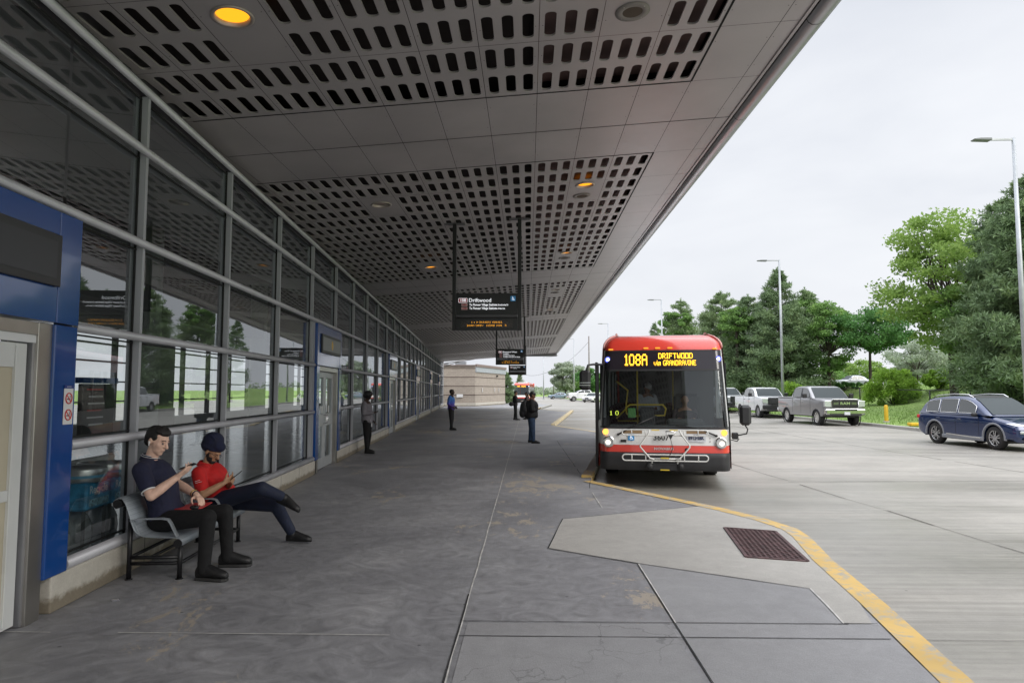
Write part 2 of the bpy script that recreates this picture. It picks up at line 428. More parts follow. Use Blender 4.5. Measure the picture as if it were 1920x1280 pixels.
def concrete(name, c, var=.14, grooves=None, wet=0, grain=90, cracks=False):
    m, nt, b = nodemat(name); L = nt.links.new
    v = objvec(nt)
    lo = tuple(x*(1-var) for x in c); hi = tuple(min(1, x*(1+var)) for x in c)
    n1 = noise_(nt, v, .45, 6, .6, .6); c1 = ramp(nt, n1, [(.3, lo), (.7, hi)]).outputs[0]
    n2 = noise_(nt, v, grain, 3, .7)
    c2 = mixc_(nt, .22, c1, ramp(nt, n2, [(.35,(.36,.36,.36)),(.65,(.64,.64,.64))]).outputs[0], 'OVERLAY')
    n4 = noise_(nt, v, 5, 6, .7, .5)
    n6 = noise_(nt, v, 420, 2, .6); c2 = mixc_(nt, .35, c2, ramp(nt, n6, [(.35,(.38,.38,.38)),(.62,(.60,.60,.60)),(.75,(.85,.85,.85))]).outputs[0], 'OVERLAY')
    c2 = mixc_(nt, .45, c2, ramp(nt, n4, [(.3,(.4,.4,.4)),(.7,(.6,.6,.6))]).outputs[0], 'OVERLAY')
    h = n2
    if cracks:
        cv = N(nt, 'ShaderNodeTexVoronoi', feature='DISTANCE_TO_EDGE'); cv.inputs['Scale'].default_value = 3.0
        dv = objvec(nt, (1, .8, 1)); dn = N(nt, 'ShaderNodeTexNoise'); dn.inputs['Scale'].default_value = 3.5; dn.inputs['Detail'].default_value = 5
        L(dv, dn.inputs[0]); va = N(nt, 'ShaderNodeVectorMath', operation='ADD'); vs_ = N(nt, 'ShaderNodeVectorMath', operation='SCALE'); vs_.inputs['Scale'].default_value = .40
        L(dn.outputs['Color'], vs_.inputs[0]); L(dv, va.inputs[0]); L(vs_.outputs[0], va.inputs[1]); L(va.outputs[0], cv.inputs[0])
        ck = ramp(nt, cv.outputs[0], [(.0,(.55,.55,.55)),(.022,(0,0,0))]).outputs[0]; cm = noise_(nt, v, 1.1, 2)
        mk = N(nt, 'ShaderNodeMath', operation='MULTIPLY'); L(ck, mk.inputs[0]); L(ramp(nt, cm, [(.42,(0,0,0)),(.55,(1,1,1))]).outputs[0], mk.inputs[1])
        c2 = mixc_(nt, mk.outputs[0], c2, tuple(x*.35 for x in c))
    if grooves:
        gv = objvec(nt, (.22, 7.5, 1), (0, 0, R(grooves)))
        g = noise_(nt, gv, 1.6, 4, .6, .15)
        c2 = mixc_(nt, .42, c2, ramp(nt, g, [(.34,(.34,.33,.31)),(.48,(.5,.5,.5)),(.62,(.68,.68,.67))]).outputs[0], 'OVERLAY')
        gs = noise_(nt, objvec(nt, (.12, 2.2, 1), (0, 0, R(grooves+3))), .7, 4, .6, .4)
        c2 = mixc_(nt, .22, c2, ramp(nt, gs, [(.35,(.40,.40,.39)),(.65,(.60,.60,.60))]).outputs[0], 'OVERLAY')
        h = g
    if wet:
        wv = objvec(nt, (.16, .5, 1), (0, 0, R(8)), (3,7,0))
        w = noise_(nt, wv, .55, 4, .6, .6)
        wr = ramp(nt, w, [(.42,(0,0,0)),(.60,(1,1,1))]).outputs[0]
        c2 = mixc_(nt, .35, c2, mixc_(nt, wr, (.86,.86,.87), (1,1,1)), 'MULTIPLY')
        rr = ramp(nt, w, [(.36,(.30,.30,.30)),(.60,(.68,.68,.68))]).outputs[0]
        L(rr, b.inputs['Roughness'])
    else:
        b.inputs['Roughness'].default_value = .75
    if grain > 80: c2 = spots_(nt, c2, 2.2, .035, .5); c2 = spots_(nt, c2, .5, .05, .82)
    L(c2, b.inputs['Base Color']); bump_(nt, b, h, .45 if grooves else .3, .01)
    return m
M_road = concrete('road_concrete', (.258,.244,.218), .13, grooves=3, wet=1)
M_patch = concrete('patch_concrete', (.36,.348,.325), .10)
M_kerb = concrete('kerb_concrete', (.34,.33,.30), .12)
M_plinth = concrete('plinth_concrete', (.52,.49,.43), .10, grain=60)
nt = M_plinth.node_tree; b = nt.nodes['Principled BSDF']; src = b.inputs['Base Color'].links[0].from_socket
sz = N(nt, 'ShaderNodeSeparateXYZ'); nt.links.new(objvec(nt), sz.inputs[0]); nn_ = noise_(nt, objvec(nt), 6, 6, .7)
mz = N(nt, 'ShaderNodeMath', operation='MULTIPLY_ADD'); nt.links.new(nn_, mz.inputs[0]); mz.inputs[1].default_value = -.16; nt.links.new(sz.outputs[2], mz.inputs[2])
dirt = ramp(nt, mz.outputs[0], [(.0,(.42,.38,.32)),(.05,(1,1,1))]).outputs[0]; nt.links.new(mixc_(nt, 1.0, src, dirt, 'MULTIPLY'), b.inputs['Base Color'])
M_grass, nt, b = nodemat('grass_turf')
v = objvec(nt); g1 = noise_(nt, v, .35, 6, .7, .3); g2 = noise_(nt, v, 14, 4, .7)
cc = ramp(nt, g1, [(.3,(.13,.21,.045)),(.55,(.18,.28,.06)),(.72,(.26,.30,.11))]).outputs[0]
cc = mixc_(nt, .6, cc, ramp(nt, g2, [(.3,(.3,.3,.3)),(.7,(.7,.7,.7))]).outputs[0], 'OVERLAY')
nt.links.new(cc, b.inputs['Base Color']); b.inputs['Roughness'].default_value = .9; bump_(nt, b, g2, .8, .05)
def yellow_paint(name, c=(.60,.40,.12), base=(.36,.33,.27), wear=(.48,.60)):
    m, nt, b = nodemat(name); v = objvec(nt)
    w = noise_(nt, v, 4.5, 9, .75, .6); f = ramp(nt, w, [(wear[0],(0,0,0)),(wear[1],(1,1,1))]).outputs[0]
    n = noise_(nt, v, 1.2, 4); cy = ramp(nt, n, [(.3, tuple(x*.82 for x in c)), (.7, tuple(min(1,x*1.12) for x in c))]).outputs[0]
    nt.links.new(mixc_(nt, f, cy, base), b.inputs['Base Color']); b.inputs['Roughness'].default_value = .6
    bump_(nt, b, w, .25, .006); return m
M_yel = yellow_paint('worn_yellow_paint')

# land to the horizon
g = MB(); g.poly([(-3000,-400,-.33),(3000,-400,-.33),(3000,5000,-.33),(-3000,5000,-.33)])
tag(g.build('land', M_grass), kind='structure')
# road sheet; the land on the right rises from its kerb
KERB = [(19.5,-30),(18.6,8),(18.15,28),(18.25,36),(18.1,46),(17.0,60),(13.6,76),(10.9,104),(8.2,134),(5.5,175),(4.5,205)]
g = MB()
pts = [(-60,-30,-.15)] + [(x,y,-.15) for x,y in KERB] + [(-60,205,-.15)]
g.poly(pts)
tag(g.build('road', M_road), kind='structure')
# kerb along the far side of the road
g = MB()
def strip_poly(mb, line, w0, w1, z0, z1):
    """prismatic kerb along a 2d line, between offsets w0 and w1 to its right"""
    prev = None
    for i, (x, y) in enumerate(line):
        if i == 0: t = Vector((line[1][0]-x, line[1][1]-y))
        elif i == len(line)-1: t = Vector((x-line[i-1][0], y-line[i-1][1]))
        else: t = Vector((line[i+1][0]-line[i-1][0], line[i+1][1]-line[i-1][1]))
        t.normalize(); nx, ny = t.y, -t.x
        ring = mb.add([(x+nx*w0,y+ny*w0,z0),(x+nx*w1,y+ny*w1,z0),(x+nx*w1,y+ny*w1,z1),(x+nx*w0,y+ny*w0,z1)])
        if prev is not None:
            for k in range(4): mb.face((prev+k, prev+(k+1)%4, ring+(k+1)%4, ring+k))
        else: mb.face((ring,ring+1,ring+2,ring+3))
        prev = ring
    mb.face((prev+3,prev+2,prev+1,prev))
def resample(line, step):
    out = [line[0]]
    for a, c in zip(line, line[1:]):
        n = max(1, int(math.dist(a, c)/step))
        for i in range(1, n+1): out.append((a[0]+(c[0]-a[0])*i/n, a[1]+(c[1]-a[1])*i/n))
    return out
strip_poly(g, KERB, -.02, .28, -.4, 0.0)
tag(g.build('road_kerb', M_kerb, bevel=.02), kind='structure')
# berm: grass bank rising behind the kerb
def berm_z(d):
    if d < 8.4: return .62*max(0, d)/8.4 - .02
    t = min(1, (d-8.4)/6.5); return .60 + 1.6*t*t*(3-2*t)
kl = resample(KERB, 3.0)
def bz(i, j):
    x, y = kl[i]; d = [0,1,2,3.5,5,7,8.4,9.5,10.6,12,13.5,15,20,30,50,90,200][j]
    return (x+.26+d, y, berm_z(d)+(.05*math.sin(x*3+y*1.7+d)+.04*math.sin(y*.9+d*2.1) if d > 0 else 0))
g = MB(); g.smooth = True
base = g.add([bz(i, j) for j in range(17) for i in range(len(kl))])
n_ = len(kl)
for j in range(16):
    for i in range(n_-1): g.face((base+j*n_+i, base+j*n_+i+1, base+(j+1)*n_+i+1, base+(j+1)*n_+i))
tag(g.build('grass_bank', M_grass), kind='structure')
def bank_height(x, y):
    for a, c in zip(KERB, KERB[1:]):
        if a[1] <= y <= c[1]:
            kx = a[0]+(c[0]-a[0])*(y-a[1])/(c[1]-a[1]); return berm_z(x-kx-.26)
    return -.3
# blades on the bank
rng = random.Random(5)
vs, fs = [], []
for k in range(26000):
    y = 26 + (rng.random()**1.5)*60; 
    kx = [a[0]+(c[0]-a[0])*(y-a[1])/(c[1]-a[1]) for a, c in zip(KERB, KERB[1:]) if a[1] <= y <= c[1]][0]
    d = .1 + rng.random()*17; x = kx+.26+d; z = berm_z(d)-.02
    h = rng.uniform(.05,.16)*(1.6 if rng.random()<.08 else 1); a = rng.random()*math.pi; w = rng.uniform(.012,.03)
    dx, dy = math.cos(a)*w, math.sin(a)*w; lx, ly = rng.uniform(-.05,.05), rng.uniform(-.05,.05)
    i = len(vs); vs += [(x-dx,y-dy,z),(x+dx,y+dy,z),(x+lx,y+ly,z+h)]; fs.append((i,i+1,i+2))
me = bpy.data.meshes.new('grass_blades'); me.from_pydata(vs, [], fs); me.materials.append(mat('grass_blade', (.19,.30,.07), .8, noise=(.6,.35)))
o = bpy.data.objects.new('grass_blades', me); COL.objects.link(o); tag(o, 'short green grass blades growing on the bank behind the kerb', 'grass', kind='stuff')

# platform outline (saw-tooth bus bays)
EDGE = [(-.55,-14),(.55,-8),(1.92,0),(2.67,4.29),(2.93,5.80),(3.14,7.27),(3.36,8.35),(3.40,8.85),(3.25,9.50),(2.95,10.25),(2.62,10.88),(1.9,12.20),(1.22,13.44),
        (1.27,13.9),(1.66,16.66),(3.43,27.8),(2.95,29.1),(1.30,34.4),(1.36,34.9),(3.50,55.6),(3.30,56.2),(.92,65.2),(1.0,65.8),(2.9,84),(2.3,86),(-.5,97),(-3.0,97.2)]
g = MB()
left = [(-3.0,97.2),(-14,97.2),(-14,60),(-12,30),(-10,-14)]
poly = EDGE + left[1:]
n0 = g.add([(x,y,0) for x,y in poly]); n1 = g.add([(x,y,-.4) for x,y in poly]); k = len(poly)
g.face([n0+i for i in range(k)])
for i in range(k): g.face((n1+i, n1+(i+1)%k, n0+(i+1)%k, n0+i))
tag(g.build('platform', M_plat), kind='structure')

def flat(name, pts, z, mat_, th=.0, **kw):
    g = MB(); g.poly([(x,y,z) for x,y in pts]); o = g.build(name, mat_); tag(o, kind='structure'); return o
def offset_line(line, d):
    out = []
    for i, (x, y) in enumerate(line):
        a = line[max(0,i-1)]; c = line[min(len(line)-1,i+1)]
        t = Vector((c[0]-a[0], c[1]-a[1])).normalized(); out.append((x - t.y*d, y + t.x*d))
    return out
# lighter concrete patch with the drain, and lighter grey slabs near the kerb
near = EDGE[:13]
inner = offset_line(near, .20)
seg = [p for p in inner if 5.2 < p[1] < 10.9]
flat('concrete_patch', [(2.37,5.32),(2.58,5.32)] + [p for p in inner if 5.6 < p[1] < 10.6] + [(2.60,10.55),(.47,9.46),(.22,7.73),(1.11,7.08),(2.49,6.23)], .004, M_patch)
# narrow grey concrete margin outside the joint at right
M_slab = concrete('grey_slab', (.262,.262,.270), .10)
M_slabc = concrete('cracked_grey_slab', (.250,.250,.258), .10, cracks=True)
flat('slab_apron', [(-.46,-6),(1.0,-6),(1.06,5.29),(-.46,5.29)][:4], .004, M_slabc)
flat('slab_margin', [(1.10,-6)] + [p for p in inner if p[1] < 5.5 and p[1] > -9][1:] + [(2.62,5.32),(2.37,5.32),(2.49,6.23),(1.11,7.08),(1.10,5.3)], .0035, M_slab)
# painted yellow edge
y0_, y1_ = near, inner
g = MB()
rs_o = resample(near, .6); rs_i = offset_line(rs_o, .20)
for i in range(len(rs_o)-1):
    a, b_, c, d = rs_o[i], rs_o[i+1], rs_i[i+1], rs_i[i]
    g.quad((*a,.008),(*b_,.008),(*c,.008),(*d,.008))
tag(g.build('yellow_edge_line', M_yel), kind='structure')
g = MB()
for seg_ in (EDGE[15:18], EDGE[20:22]):
    r = resample(seg_, 2); ri = offset_line(r, .18)
    for i in range(len(r)-1): g.quad((*r[i],.008),(*r[i+1],.008),(*ri[i+1],.008),(*ri[i],.008))
tag(g.build('faded_edge_line', yellow_paint('pale_yellow_paint', (.62,.50,.28), (.42,.38,.30))), kind='structure')
# raised kerb stones beside the bays
for nm, (a, b_) , yl in (('bay_kerb', (EDGE[13], EDGE[15]), .9), ('bay_kerb', (EDGE[18], EDGE[19]), 25), ('bay_kerb', (EDGE[22], EDGE[23]), 3)):
    g = MB(); strip_poly(g, [a, b_], -.20, .015, -.1, .045)
    o = g.build(nm, M_kerb, bevel=.02); tag(o, kind='structure')
    MK = M_yel if yl < 1 else MATS['pale_yellow_paint']
    d = Vector((b_[0]-a[0], b_[1]-a[1])).normalized()
    e = (a[0]+d.x*yl, a[1]+d.y*yl)
    g = MB(); strip_poly(g, [(a[0]-d.x*.012,a[1]-d.y*.012), e], -.206, .021, -.1, .051)
    tag(g.build('kerb_paint', MK, bevel=.02), kind='structure')
# joints and sealant lines
M_seal = mat('pale_sealant', (.50,.49,.47), .7, noise=(6,.3)); M_jt = mat('dark_joint', (.03,.03,.032), .9)
g = MB(); rg2 = random.Random(3)
def joint(x0, y0, x1, y1, w, mi, z=.0085, brk=0.0):
    g.mi = mi; n = max(1, int(math.dist((x0,y0),(x1,y1))/.45)); t = Vector((x1-x0,y1-y0)).normalized(); nx, ny = -t.y, t.x
    pw = w; po = 0
    for i in range(n):
        a = i/n; c = (i+1)/n; nw = w*rg2.uniform(.55,1.25); no = rg2.uniform(-.004,.004)
        if rg2.random() >= brk:
            p = [(x0+(x1-x0)*u+nx*(o_+s*ww/2), y0+(y1-y0)*u+ny*(o_+s*ww/2), z) for u,o_,ww,s in ((a,po,pw,-1),(c,no,nw,-1),(c,no,nw,1),(a,po,pw,1))]
            g.quad(*p)
        pw, po = nw, no
joint(-.50,-2,-.50,6.5,.010,0); joint(-.5,6.5,-.55,80,.012,0)
joint(-.507,2,-.507,6.0,.016,1,.006)
joint(1.10,0,1.10,7.05,.009,1); joint(1.108,5.3,1.108,7.05,.011,0,.0095); joint(1.10,9.85,1.10,12.4,.012,0,.0085,.25); joint(1.1,12.4,1.2,13.4,.01,1)
joint(1.10,14,1.0,24,.012,1,.0085,.1)
joint(-3.95,5.0,-.50,5.0,.012,0,.0085,.05); joint(-.50,5.0,2.55,5.0,.010,1); joint(-.50,5.31,2.4,5.31,.010,1)
for (a,b_) in (((.47,9.46),(.22,7.73)),((.22,7.73),(1.11,7.08)),((1.11,7.08),(2.49,6.23)),((2.60,10.55),(.47,9.46)),((2.37,5.32),(2.62,5.32))): joint(*a,*b_,.012,1)
joint(2.49,6.23,2.37,5.32,.014,0)
for yy in (11.1, 17.2, 23.3, 29.4, 35.5, 41.6): joint(-4.2-(yy-11)*.08,yy,.9,yy,.007,1,.0085,.3)
for i in range(12):  # transverse joints of the slab apron
    pass
tag(g.build('pavement_joints', [M_seal, M_jt]), kind='structure')
# road joints
g = MB()
def rj(x0,y0,x1,y1,w,mi=1,brk=.15):
    global rg2
    n = max(2, int(math.dist((x0,y0),(x1,y1))/1.1)); px_, py_ = x0, y0
    for i in range(1, n+1):
        qx = x0+(x1-x0)*i/n+rg2.uniform(-.03,.03); qy = y0+(y1-y0)*i/n+rg2.uniform(-.03,.03); joint(px_,py_,qx,qy,w*rg2.uniform(.5,1.2),mi,-.143,.04); px_, py_ = qx, qy
rj(5.2,19.5,5.85,7.5,.024); rj(5.2,19.5,6.4,70,.03,1,.3); rj(5.9,7.5,6.1,2,.03); rj(2.95,5.42,14,5.5,.014); rj(11.5,16,10.2,60,.03,1,.3)
rj(5.4,14.5,18,15.2,.03,1,.3); rj(5.4,22,18,22.9,.03,1,.3); rj(5.4,31,18,31.6,.04,1,.3); rj(4.2,15.6,4.9,19,.02,1,.3)
tag(g.build('road_joints', [M_seal, mat('road_joint_dark', (.14,.13,.115), .9, noise=(2,.5))]), kind='structure')

# drain grate
g1_,g2_,g3_,g4_ = [Vector((*p, .006)) for p in ((2.50,8.90),(3.06,8.68),(2.86,7.20),(2.29,7.36))]
M_rust = mat('rusty_iron', (.105,.060,.062), .65, .35, noise=(9,.45))
gr = empty('drain_grate', (g1_+g2_+g3_+g4_)/4, 0, 'rusty iron drain grate set in the pale concrete patch beside the yellow edge', 'drain grate')
off = -gr.location
g = MB()
for a, c in ((g1_,g2_),(g2_,g3_),(g3_,g4_),(g4_,g1_)): g.bar(a+off, c+off, .035, .02)
g.build('frame', M_rust, gr)
g = MB(); nb, nl = 11, 22
for i in range(1, nb):
    t = i/nb; g.bar(g1_.lerp(g2_, t)+off, g4_.lerp(g3_, t)+off, .022, .012)
for i in range(1, nl):
    t = i/nl; g.bar(g1_.lerp(g4_, t)+off+Vector((0,0,.003)), g2_.lerp(g3_, t)+off+Vector((0,0,.003)), .018, .012)
g.build('bars', M_rust, gr)
g = MB(); g.quad(*(p+off+Vector((0,0,-.0015)) for p in (g1_,g2_,g3_,g4_))); g.build('sump', M_dark, gr)
# ================================================================== STATION WALL
WR = -WA + math.pi/2          # rotation that turns local +X into "along the wall"
wall_rz = WA + math.pi/2
# local frame for the station: x = s along wall, y = towards building interior, so use explicit wallpt
M_blue = mat('blue_enamel_panel', (.008,.060,.25), .16, 0, noise=(1.2,.10), coat=.6)
M_win = glass('curtain_wall_glass', (.74,.78,.77), 2.7, 0.0, (.85,.88,.90), .05)
M_doorglass = glass('door_glass', (.5,.55,.54), 2.4)
M_tube = mat('satin_tube', (.48,.48,.51), .40, .25, noise=(2.5,.10))
M_mull = mat('mullion_grey', (.42,.43,.46), .5, .2)
ST0, ST1 = -4.0, 74.0
station = empty('station_building', wallpt(0,0,0), 0, 'long glass fronted station building with grey tube rails and blue framed doorways along the pavement', 'building')
stl = -Vector(station.location)
def W(s, d, z): return wallpt(s, d, z) + stl
def wbox(mb, s0, s1, d0, d1, z0, z1, bev=0):
    c = W((s0+s1)/2, (d0+d1)/2, (z0+z1)/2); mb.box(c, (abs(s1-s0), abs(d1-d0), z1-z0), bev, rz=wall_rz)
# doorways (s0, s1)
PORT = [(1.9,5.86),(14.55,17.15),(26.8,29.4),(39.05,41.65),(51.3,53.9),(63.5,66.1)]
RZ = [.33, 1.30, 2.28, 3.23, 4.18, 4.80]
def inport(s): return any(a-.01 < s < b+.01 for a, b in PORT)
spans = []; cur = ST0
for a, b_ in PORT:
    if a > cur: spans.append((cur, a))
    cur = b_
spans.append((cur, ST1))
# plinth pieces
for a, b_ in spans:
    g = MB(); wbox(g, a-.18 if a > 0 else a, b_+.05, -.25, .02, 0, .285)
    g.build('plinth', M_plinth, station, bevel=.012)
    s = a + 1.35
    while s < b_ - .3 and s < 30: g = MB(); wbox(g, s-.003, s+.003, .018, .0215, .005, .28); g.build('plinth_joint', M_jt, station); s += 1.22
# mullions
ML = [4.65+2.45*i for i in range(-3, 30)]
g_hi = []
for s in ML:
    if s > ST1: continue
    g = MB()
    z0 = .30 if not inport(s) else 3.2
    wbox(g, s-.026, s+.026, -.17, -.045, z0, 4.78)
    g.build('mullion', M_mull, station)
for a, b_ in PORT:
    g = MB()
    if a > 2: wbox(g, a-.05, a-.012, -.17, -.02, .3, 3.2); g.build('mullion', M_mull, station); g = MB()
    wbox(g, b_+.012, b_+.05, -.17, -.02, .3, 3.2)
    g.build('mullion', M_mull, station)
# rails: three lower rails per span, upper ones continuous
for z in RZ[:3]:
    for a, b_ in spans:
        g = MB(); g.tube([W(a+.03, -.02, z), W(b_-.03, -.02, z)], .040 if z > .4 else .050, 14)
        g.build('rail', M_tube, station)
for z in RZ[3:]:
    g = MB()
    g.tube([W(ST0, -.02, z), W(ST1, -.02, z)], .040, 14)
    g.build('rail', M_tube, station)
# glass: one window per bay with its panes, rows separate where the photo shows them large
bounds = sorted(set([ST0]+[s for s in ML if ST0 < s < ST1]+[x for p in PORT for x in p]+[ST1]))
for i in range(len(bounds)-1):
    a, b_ = bounds[i], bounds[i+1]
    if b_-a < .12: continue
    low = inport((a+b_)/2)
    g = MB()
    zs = [3.2, 3.23, 4.18, 4.78] if low else [.33, 1.30, 2.28, 3.23, 4.18, 4.78]
    for z0, z1 in zip(zs, zs[1:]):
        if z1-z0 < .1: continue
        jt = rng.uniform(-.0025,.0025); jt2 = rng.uniform(-.0025,.0025)
        g.quad(W(a+.02,-.12+jt,z0), W(b_-.02,-.12-jt,z0), W(b_-.02,-.12-jt+jt2,z1), W(a+.02,-.12+jt+jt2,z1))
    g.build('window', M_win, station)
# dark gasket lines round the panes
M_gas = mat('gasket_black', (.01,.01,.01), .6)
g = MB()
for s in ML:
    if s < ST1 and s > ST0:
        for e in (-.040, .040):
            wbox(g, s+e-.007, s+e+.007, -.125, -.105, .3 if not inport(s) else 3.2, 4.78)
for z in RZ:
    for a, b_ in (spans if z < 3 else [(ST0, ST1)]):
        for e in (-.05, .05): wbox(g, a, b_, -.125, -.105, z+e-.007, z+e+.007)
g.build('gasket', M_gas, station)
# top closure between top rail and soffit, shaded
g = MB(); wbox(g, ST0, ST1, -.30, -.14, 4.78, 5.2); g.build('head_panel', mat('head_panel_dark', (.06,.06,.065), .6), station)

# doorways
M_led_off = mat('unlit_display', (.035,.035,.042), .35, 0)
M_beige = mat('beige_door_film', (.50,.45,.34), .55, noise=(2,.06))
M_logo = mat('yellow_disc', (.75,.50,.10), .5)
def portal(a, b_, near=False):
    p = station
    g = MB()
    cw = .30 if near else .24
    wbox(g, b_-cw, b_, -.24, .035, .29, 2.27); g.build('blue_post', M_blue, p, bevel=.008)
    g = MB(); wbox(g, a, a+cw, -.24, .035, .29 if not near else 0, 2.27); g.build('blue_post', M_blue, p, bevel=.008)
    zt = 3.17
    # header: right cheek, then field with the display box
    h = MB(); wbox(h, b_-cw, b_, -.24, .04, 2.283, zt)
    wbox(h, a, a+cw, -.24, .04, 2.283, zt); wbox(h, a+cw+.004, b_-cw-.004, -.24, .037, 2.283, zt)
    hd = h.build('header', M_blue, p, bevel=.006)
    s0, s1 = (b_-cw-1.9, b_-cw-.03) if near else (a+cw+.06, b_-cw-.06)
    g = MB(); wbox(g, s0, s1, .037, .075, 2.56, 2.97); bx_ = g.build('display_box', mat('display_frame', (.03,.03,.033), .45), hd, bevel=.006)
    g = MB(); wbox(g, s0+.06, s1-.06, .0752, .0775, 2.62, 2.91)
    g.build('display_screen', M_led_off if near else mat('grey_sign_face', (.22,.23,.23), .4), hd)
    if not near:
        g = MB(); c = W((s0+s1)/2, .079, 2.765); g.sphere(c, (.09,.004,.11), 14, 8, (0,0,wall_rz)); g.build('yellow_emblem', M_logo, hd)
    # stainless frame and doors
    f = MB(); i0, i1 = a+cw, b_-cw
    wbox(f, i1-.17, i1, -.22, .012, 0, 2.27); wbox(f, i0, i0+.10, -.22, .012, 0, 2.27); wbox(f, i0+.10, i1-.17, -.22, .010, 2.17, 2.268)
    wbox(f, i0, i0+.10, -.22, .012, 0.0, .01)
    f.build('door_frame', M_steel, p, bevel=.004)
    d0, d1 = i0+.10, i1-.17
    if near:
        # wide folding door leaves with beige infill
        n = 4; w = (d1-d0-.10)/n
        for k in range(n):
            q0, q1 = d0+.05+k*w, d0+.05+(k+1)*w
            lf = MB()
            wbox(lf, q0+.01, q0+.10, -.10, -.03, .03, 2.10); wbox(lf, q1-.14, q1-.01, -.10, -.03, .03, 2.10)
            wbox(lf, q0+.10, q1-.14, -.10, -.03, 1.92, 2.10); wbox(lf, q0+.10, q1-.14, -.10, -.03, .03, .12); wbox(lf, q0+.10, q1-.14, -.10, -.03, .95, 1.03)
            wbox(lf, q1-.145, q1-.13, -.03, -.018, .05, 2.08)
            lo = lf.build('door_leaf', mat('door_leaf_grey', (.62,.63,.62), .45, .0, noise=(2,.05)), p, bevel=.004)
            gl = MB(); wbox(gl, q0+.10, q1-.14, -.085, -.045, .12, .95); wbox(gl, q0+.10, q1-.14, -.085, -.045, 1.03, 1.92)
            gl.build('infill_panel', M_beige, lo)
            gl = MB(); wbox(gl, q0+.16, q0+.40, -.0448, -.042, 1.06, 1.70); gl.build('vision_panel', mat('vision_dark', (.03,.035,.06), .2), lo)
        g = MB(); wbox(g, d0, d1, -.05, -.005, 2.11, 2.17); g.build('door_track', mat('track_white', (.68,.69,.70), .4), p)
        g = MB(); wbox(g, d1-.03, d1, -.13, -.01, .01, 2.12); g.build('guide_rail', M_alu, p)
    else:
        mid = (d0+d1)/2
        for (q0, q1, hs) in ((d0+.01, mid-.006, 1), (mid+.006, d1-.01, -1)):
            lf = MB(); sw = .12
            wbox(lf, q0, q0+sw, -.13, -.07, .02, 2.16); wbox(lf, q1-sw, q1, -.13, -.07, .02, 2.16)
            for z0, z1 in ((.02,.24),(.95,1.22),(2.03,2.16)): wbox(lf, q0+sw, q1-sw, -.13, -.07, z0, z1)
            lo = lf.build('door', mat('door_aluminium', (.50,.52,.54), .4, .35), p, bevel=.004)
            gl = MB(); gl.quad(W(q0+sw,-.10,.24),W(q1-sw,-.10,.24),W(q1-sw,-.10,.95),W(q0+sw,-.10,.95)); gl.quad(W(q0+sw,-.10,1.22),W(q1-sw,-.10,1.22),W(q1-sw,-.10,2.03),W(q0+sw,-.10,2.03))
            gl.build('door_glass', M_doorglass, lo)
            hd_ = MB(); hx = q1-.07 if hs == 1 else q0+.07
            hd_.tube([W(hx,-.07,1.0), W(hx,-.01,1.02), W(hx,-.01,1.18), W(hx,-.07,1.2)], .012, 8)
            hd_.build('door_handle', M_chrome, lo)
            pp = MB(); wbox(pp, (q0+q1)/2-.10 if hs==-1 else q1-.34,(q0+q1)/2+.02 if hs==-1 else q1-.2, -.066,-.064, 1.24,1.40); pp.build('notice', M_white, lo)
for i, (a, b_) in enumerate(PORT): portal(a, b_, i == 0)

# no-smoking plate on the near blue post
M_red = mat('sign_red', (.55,.02,.02), .5); M_navy = mat('sign_navy', (.01,.03,.2), .5)
ns = empty('no_smoking_plate', wallpt(5.76,.040,1.62), WA+math.pi/2, 'small white plate with two red no smoking rings on the blue post', 'sign')
# local: x along wall (away), y inwards; face towards -y
g = MB(); g.prism(rrect(.125,.29,.006), -.003, .0, 'y'); g.build('plate', M_white, ns)
g = MB(); g.box((0,-.0042,.158),(.125,.002,.026)); g.build('title_strip', M_navy, ns)
text_obj('title_text', 'NOTICE', .016, M_white, ns, frame_M((0,-.0056,.158),(1,0,0),(0,0,1)), 'CENTER', .0002)
for zc in (.065,-.068):
    g = MB(); pts = [(.042*math.cos(a), -.006, zc+.042*math.sin(a)) for a in [2*math.pi*i/20 for i in range(21)]]; g.tube(pts, .0045, 6)
    g.bar((-.03,-.006,zc+.03),(.03,-.006,zc-.03),.008,.002,(0,1,0)); g.build('ban_ring', M_red, ns)
    g = MB(); g.box((0,-.0045,zc-.006),(.045,.002,.008)); g.box((.018,-.0045,zc+.012),(.004,.002,.02)); g.build('cigarette_symbol', M_black, ns)

# ------------------------------------------------------------------ interior
M_tile = mat('floor_tile', (.45,.46,.46), .15, noise=(1.5,.12)); M_inw = mat('interior_wall', (.4,.4,.4), .7); M_inc = mat('interior_ceiling', (.3,.3,.3), .8)
g = MB(); wbox(g, ST0, ST1, -11.5, -.26, -.1, .012); g.build('interior_floor', M_tile, station)
g = MB(); wbox(g, ST0, ST1, -11.6, -.31, 5.0, 5.1); g.build('interior_ceiling', M_inc, station)
g = MB(); wbox(g, ST0-.2, ST0, -11.5, 0, 0, 5); wbox(g, ST1, ST1+.2, -11.5, .0, 0, 5.0)
wbox(g, ST0, ST1, -11.6, -11.4, 0, .5); wbox(g, ST0, ST1, -11.6, -11.4, 4.3, 5.0)
for s0, s1 in ((15.6,18.5),(30,34),(50,56)): wbox(g, s0, s1, -11.38, -11.2, 0, 4.9)
g.build('interior_wall', M_inw, station)
g = MB(); s = ST0
while s < ST1: wbox(g, s-.04, s+.04, -11.62, -11.38, .5, 4.3); s += 3.3
for z in (1.3,2.1,2.9,3.6): wbox(g, ST0, ST1, -11.61, -11.39, z-.03, z+.03)
g.build('rear_window_frame', M_black, station)
for s in (8.8, 14.0, 21, 28, 36, 44):
    g = MB(); c = W(s, -3.2, 0); g.cyl(c, c+Vector((0,0,5)), .24, 20); g.build('interior_column', mat('column_grey', (.26,.27,.27), .5), station)
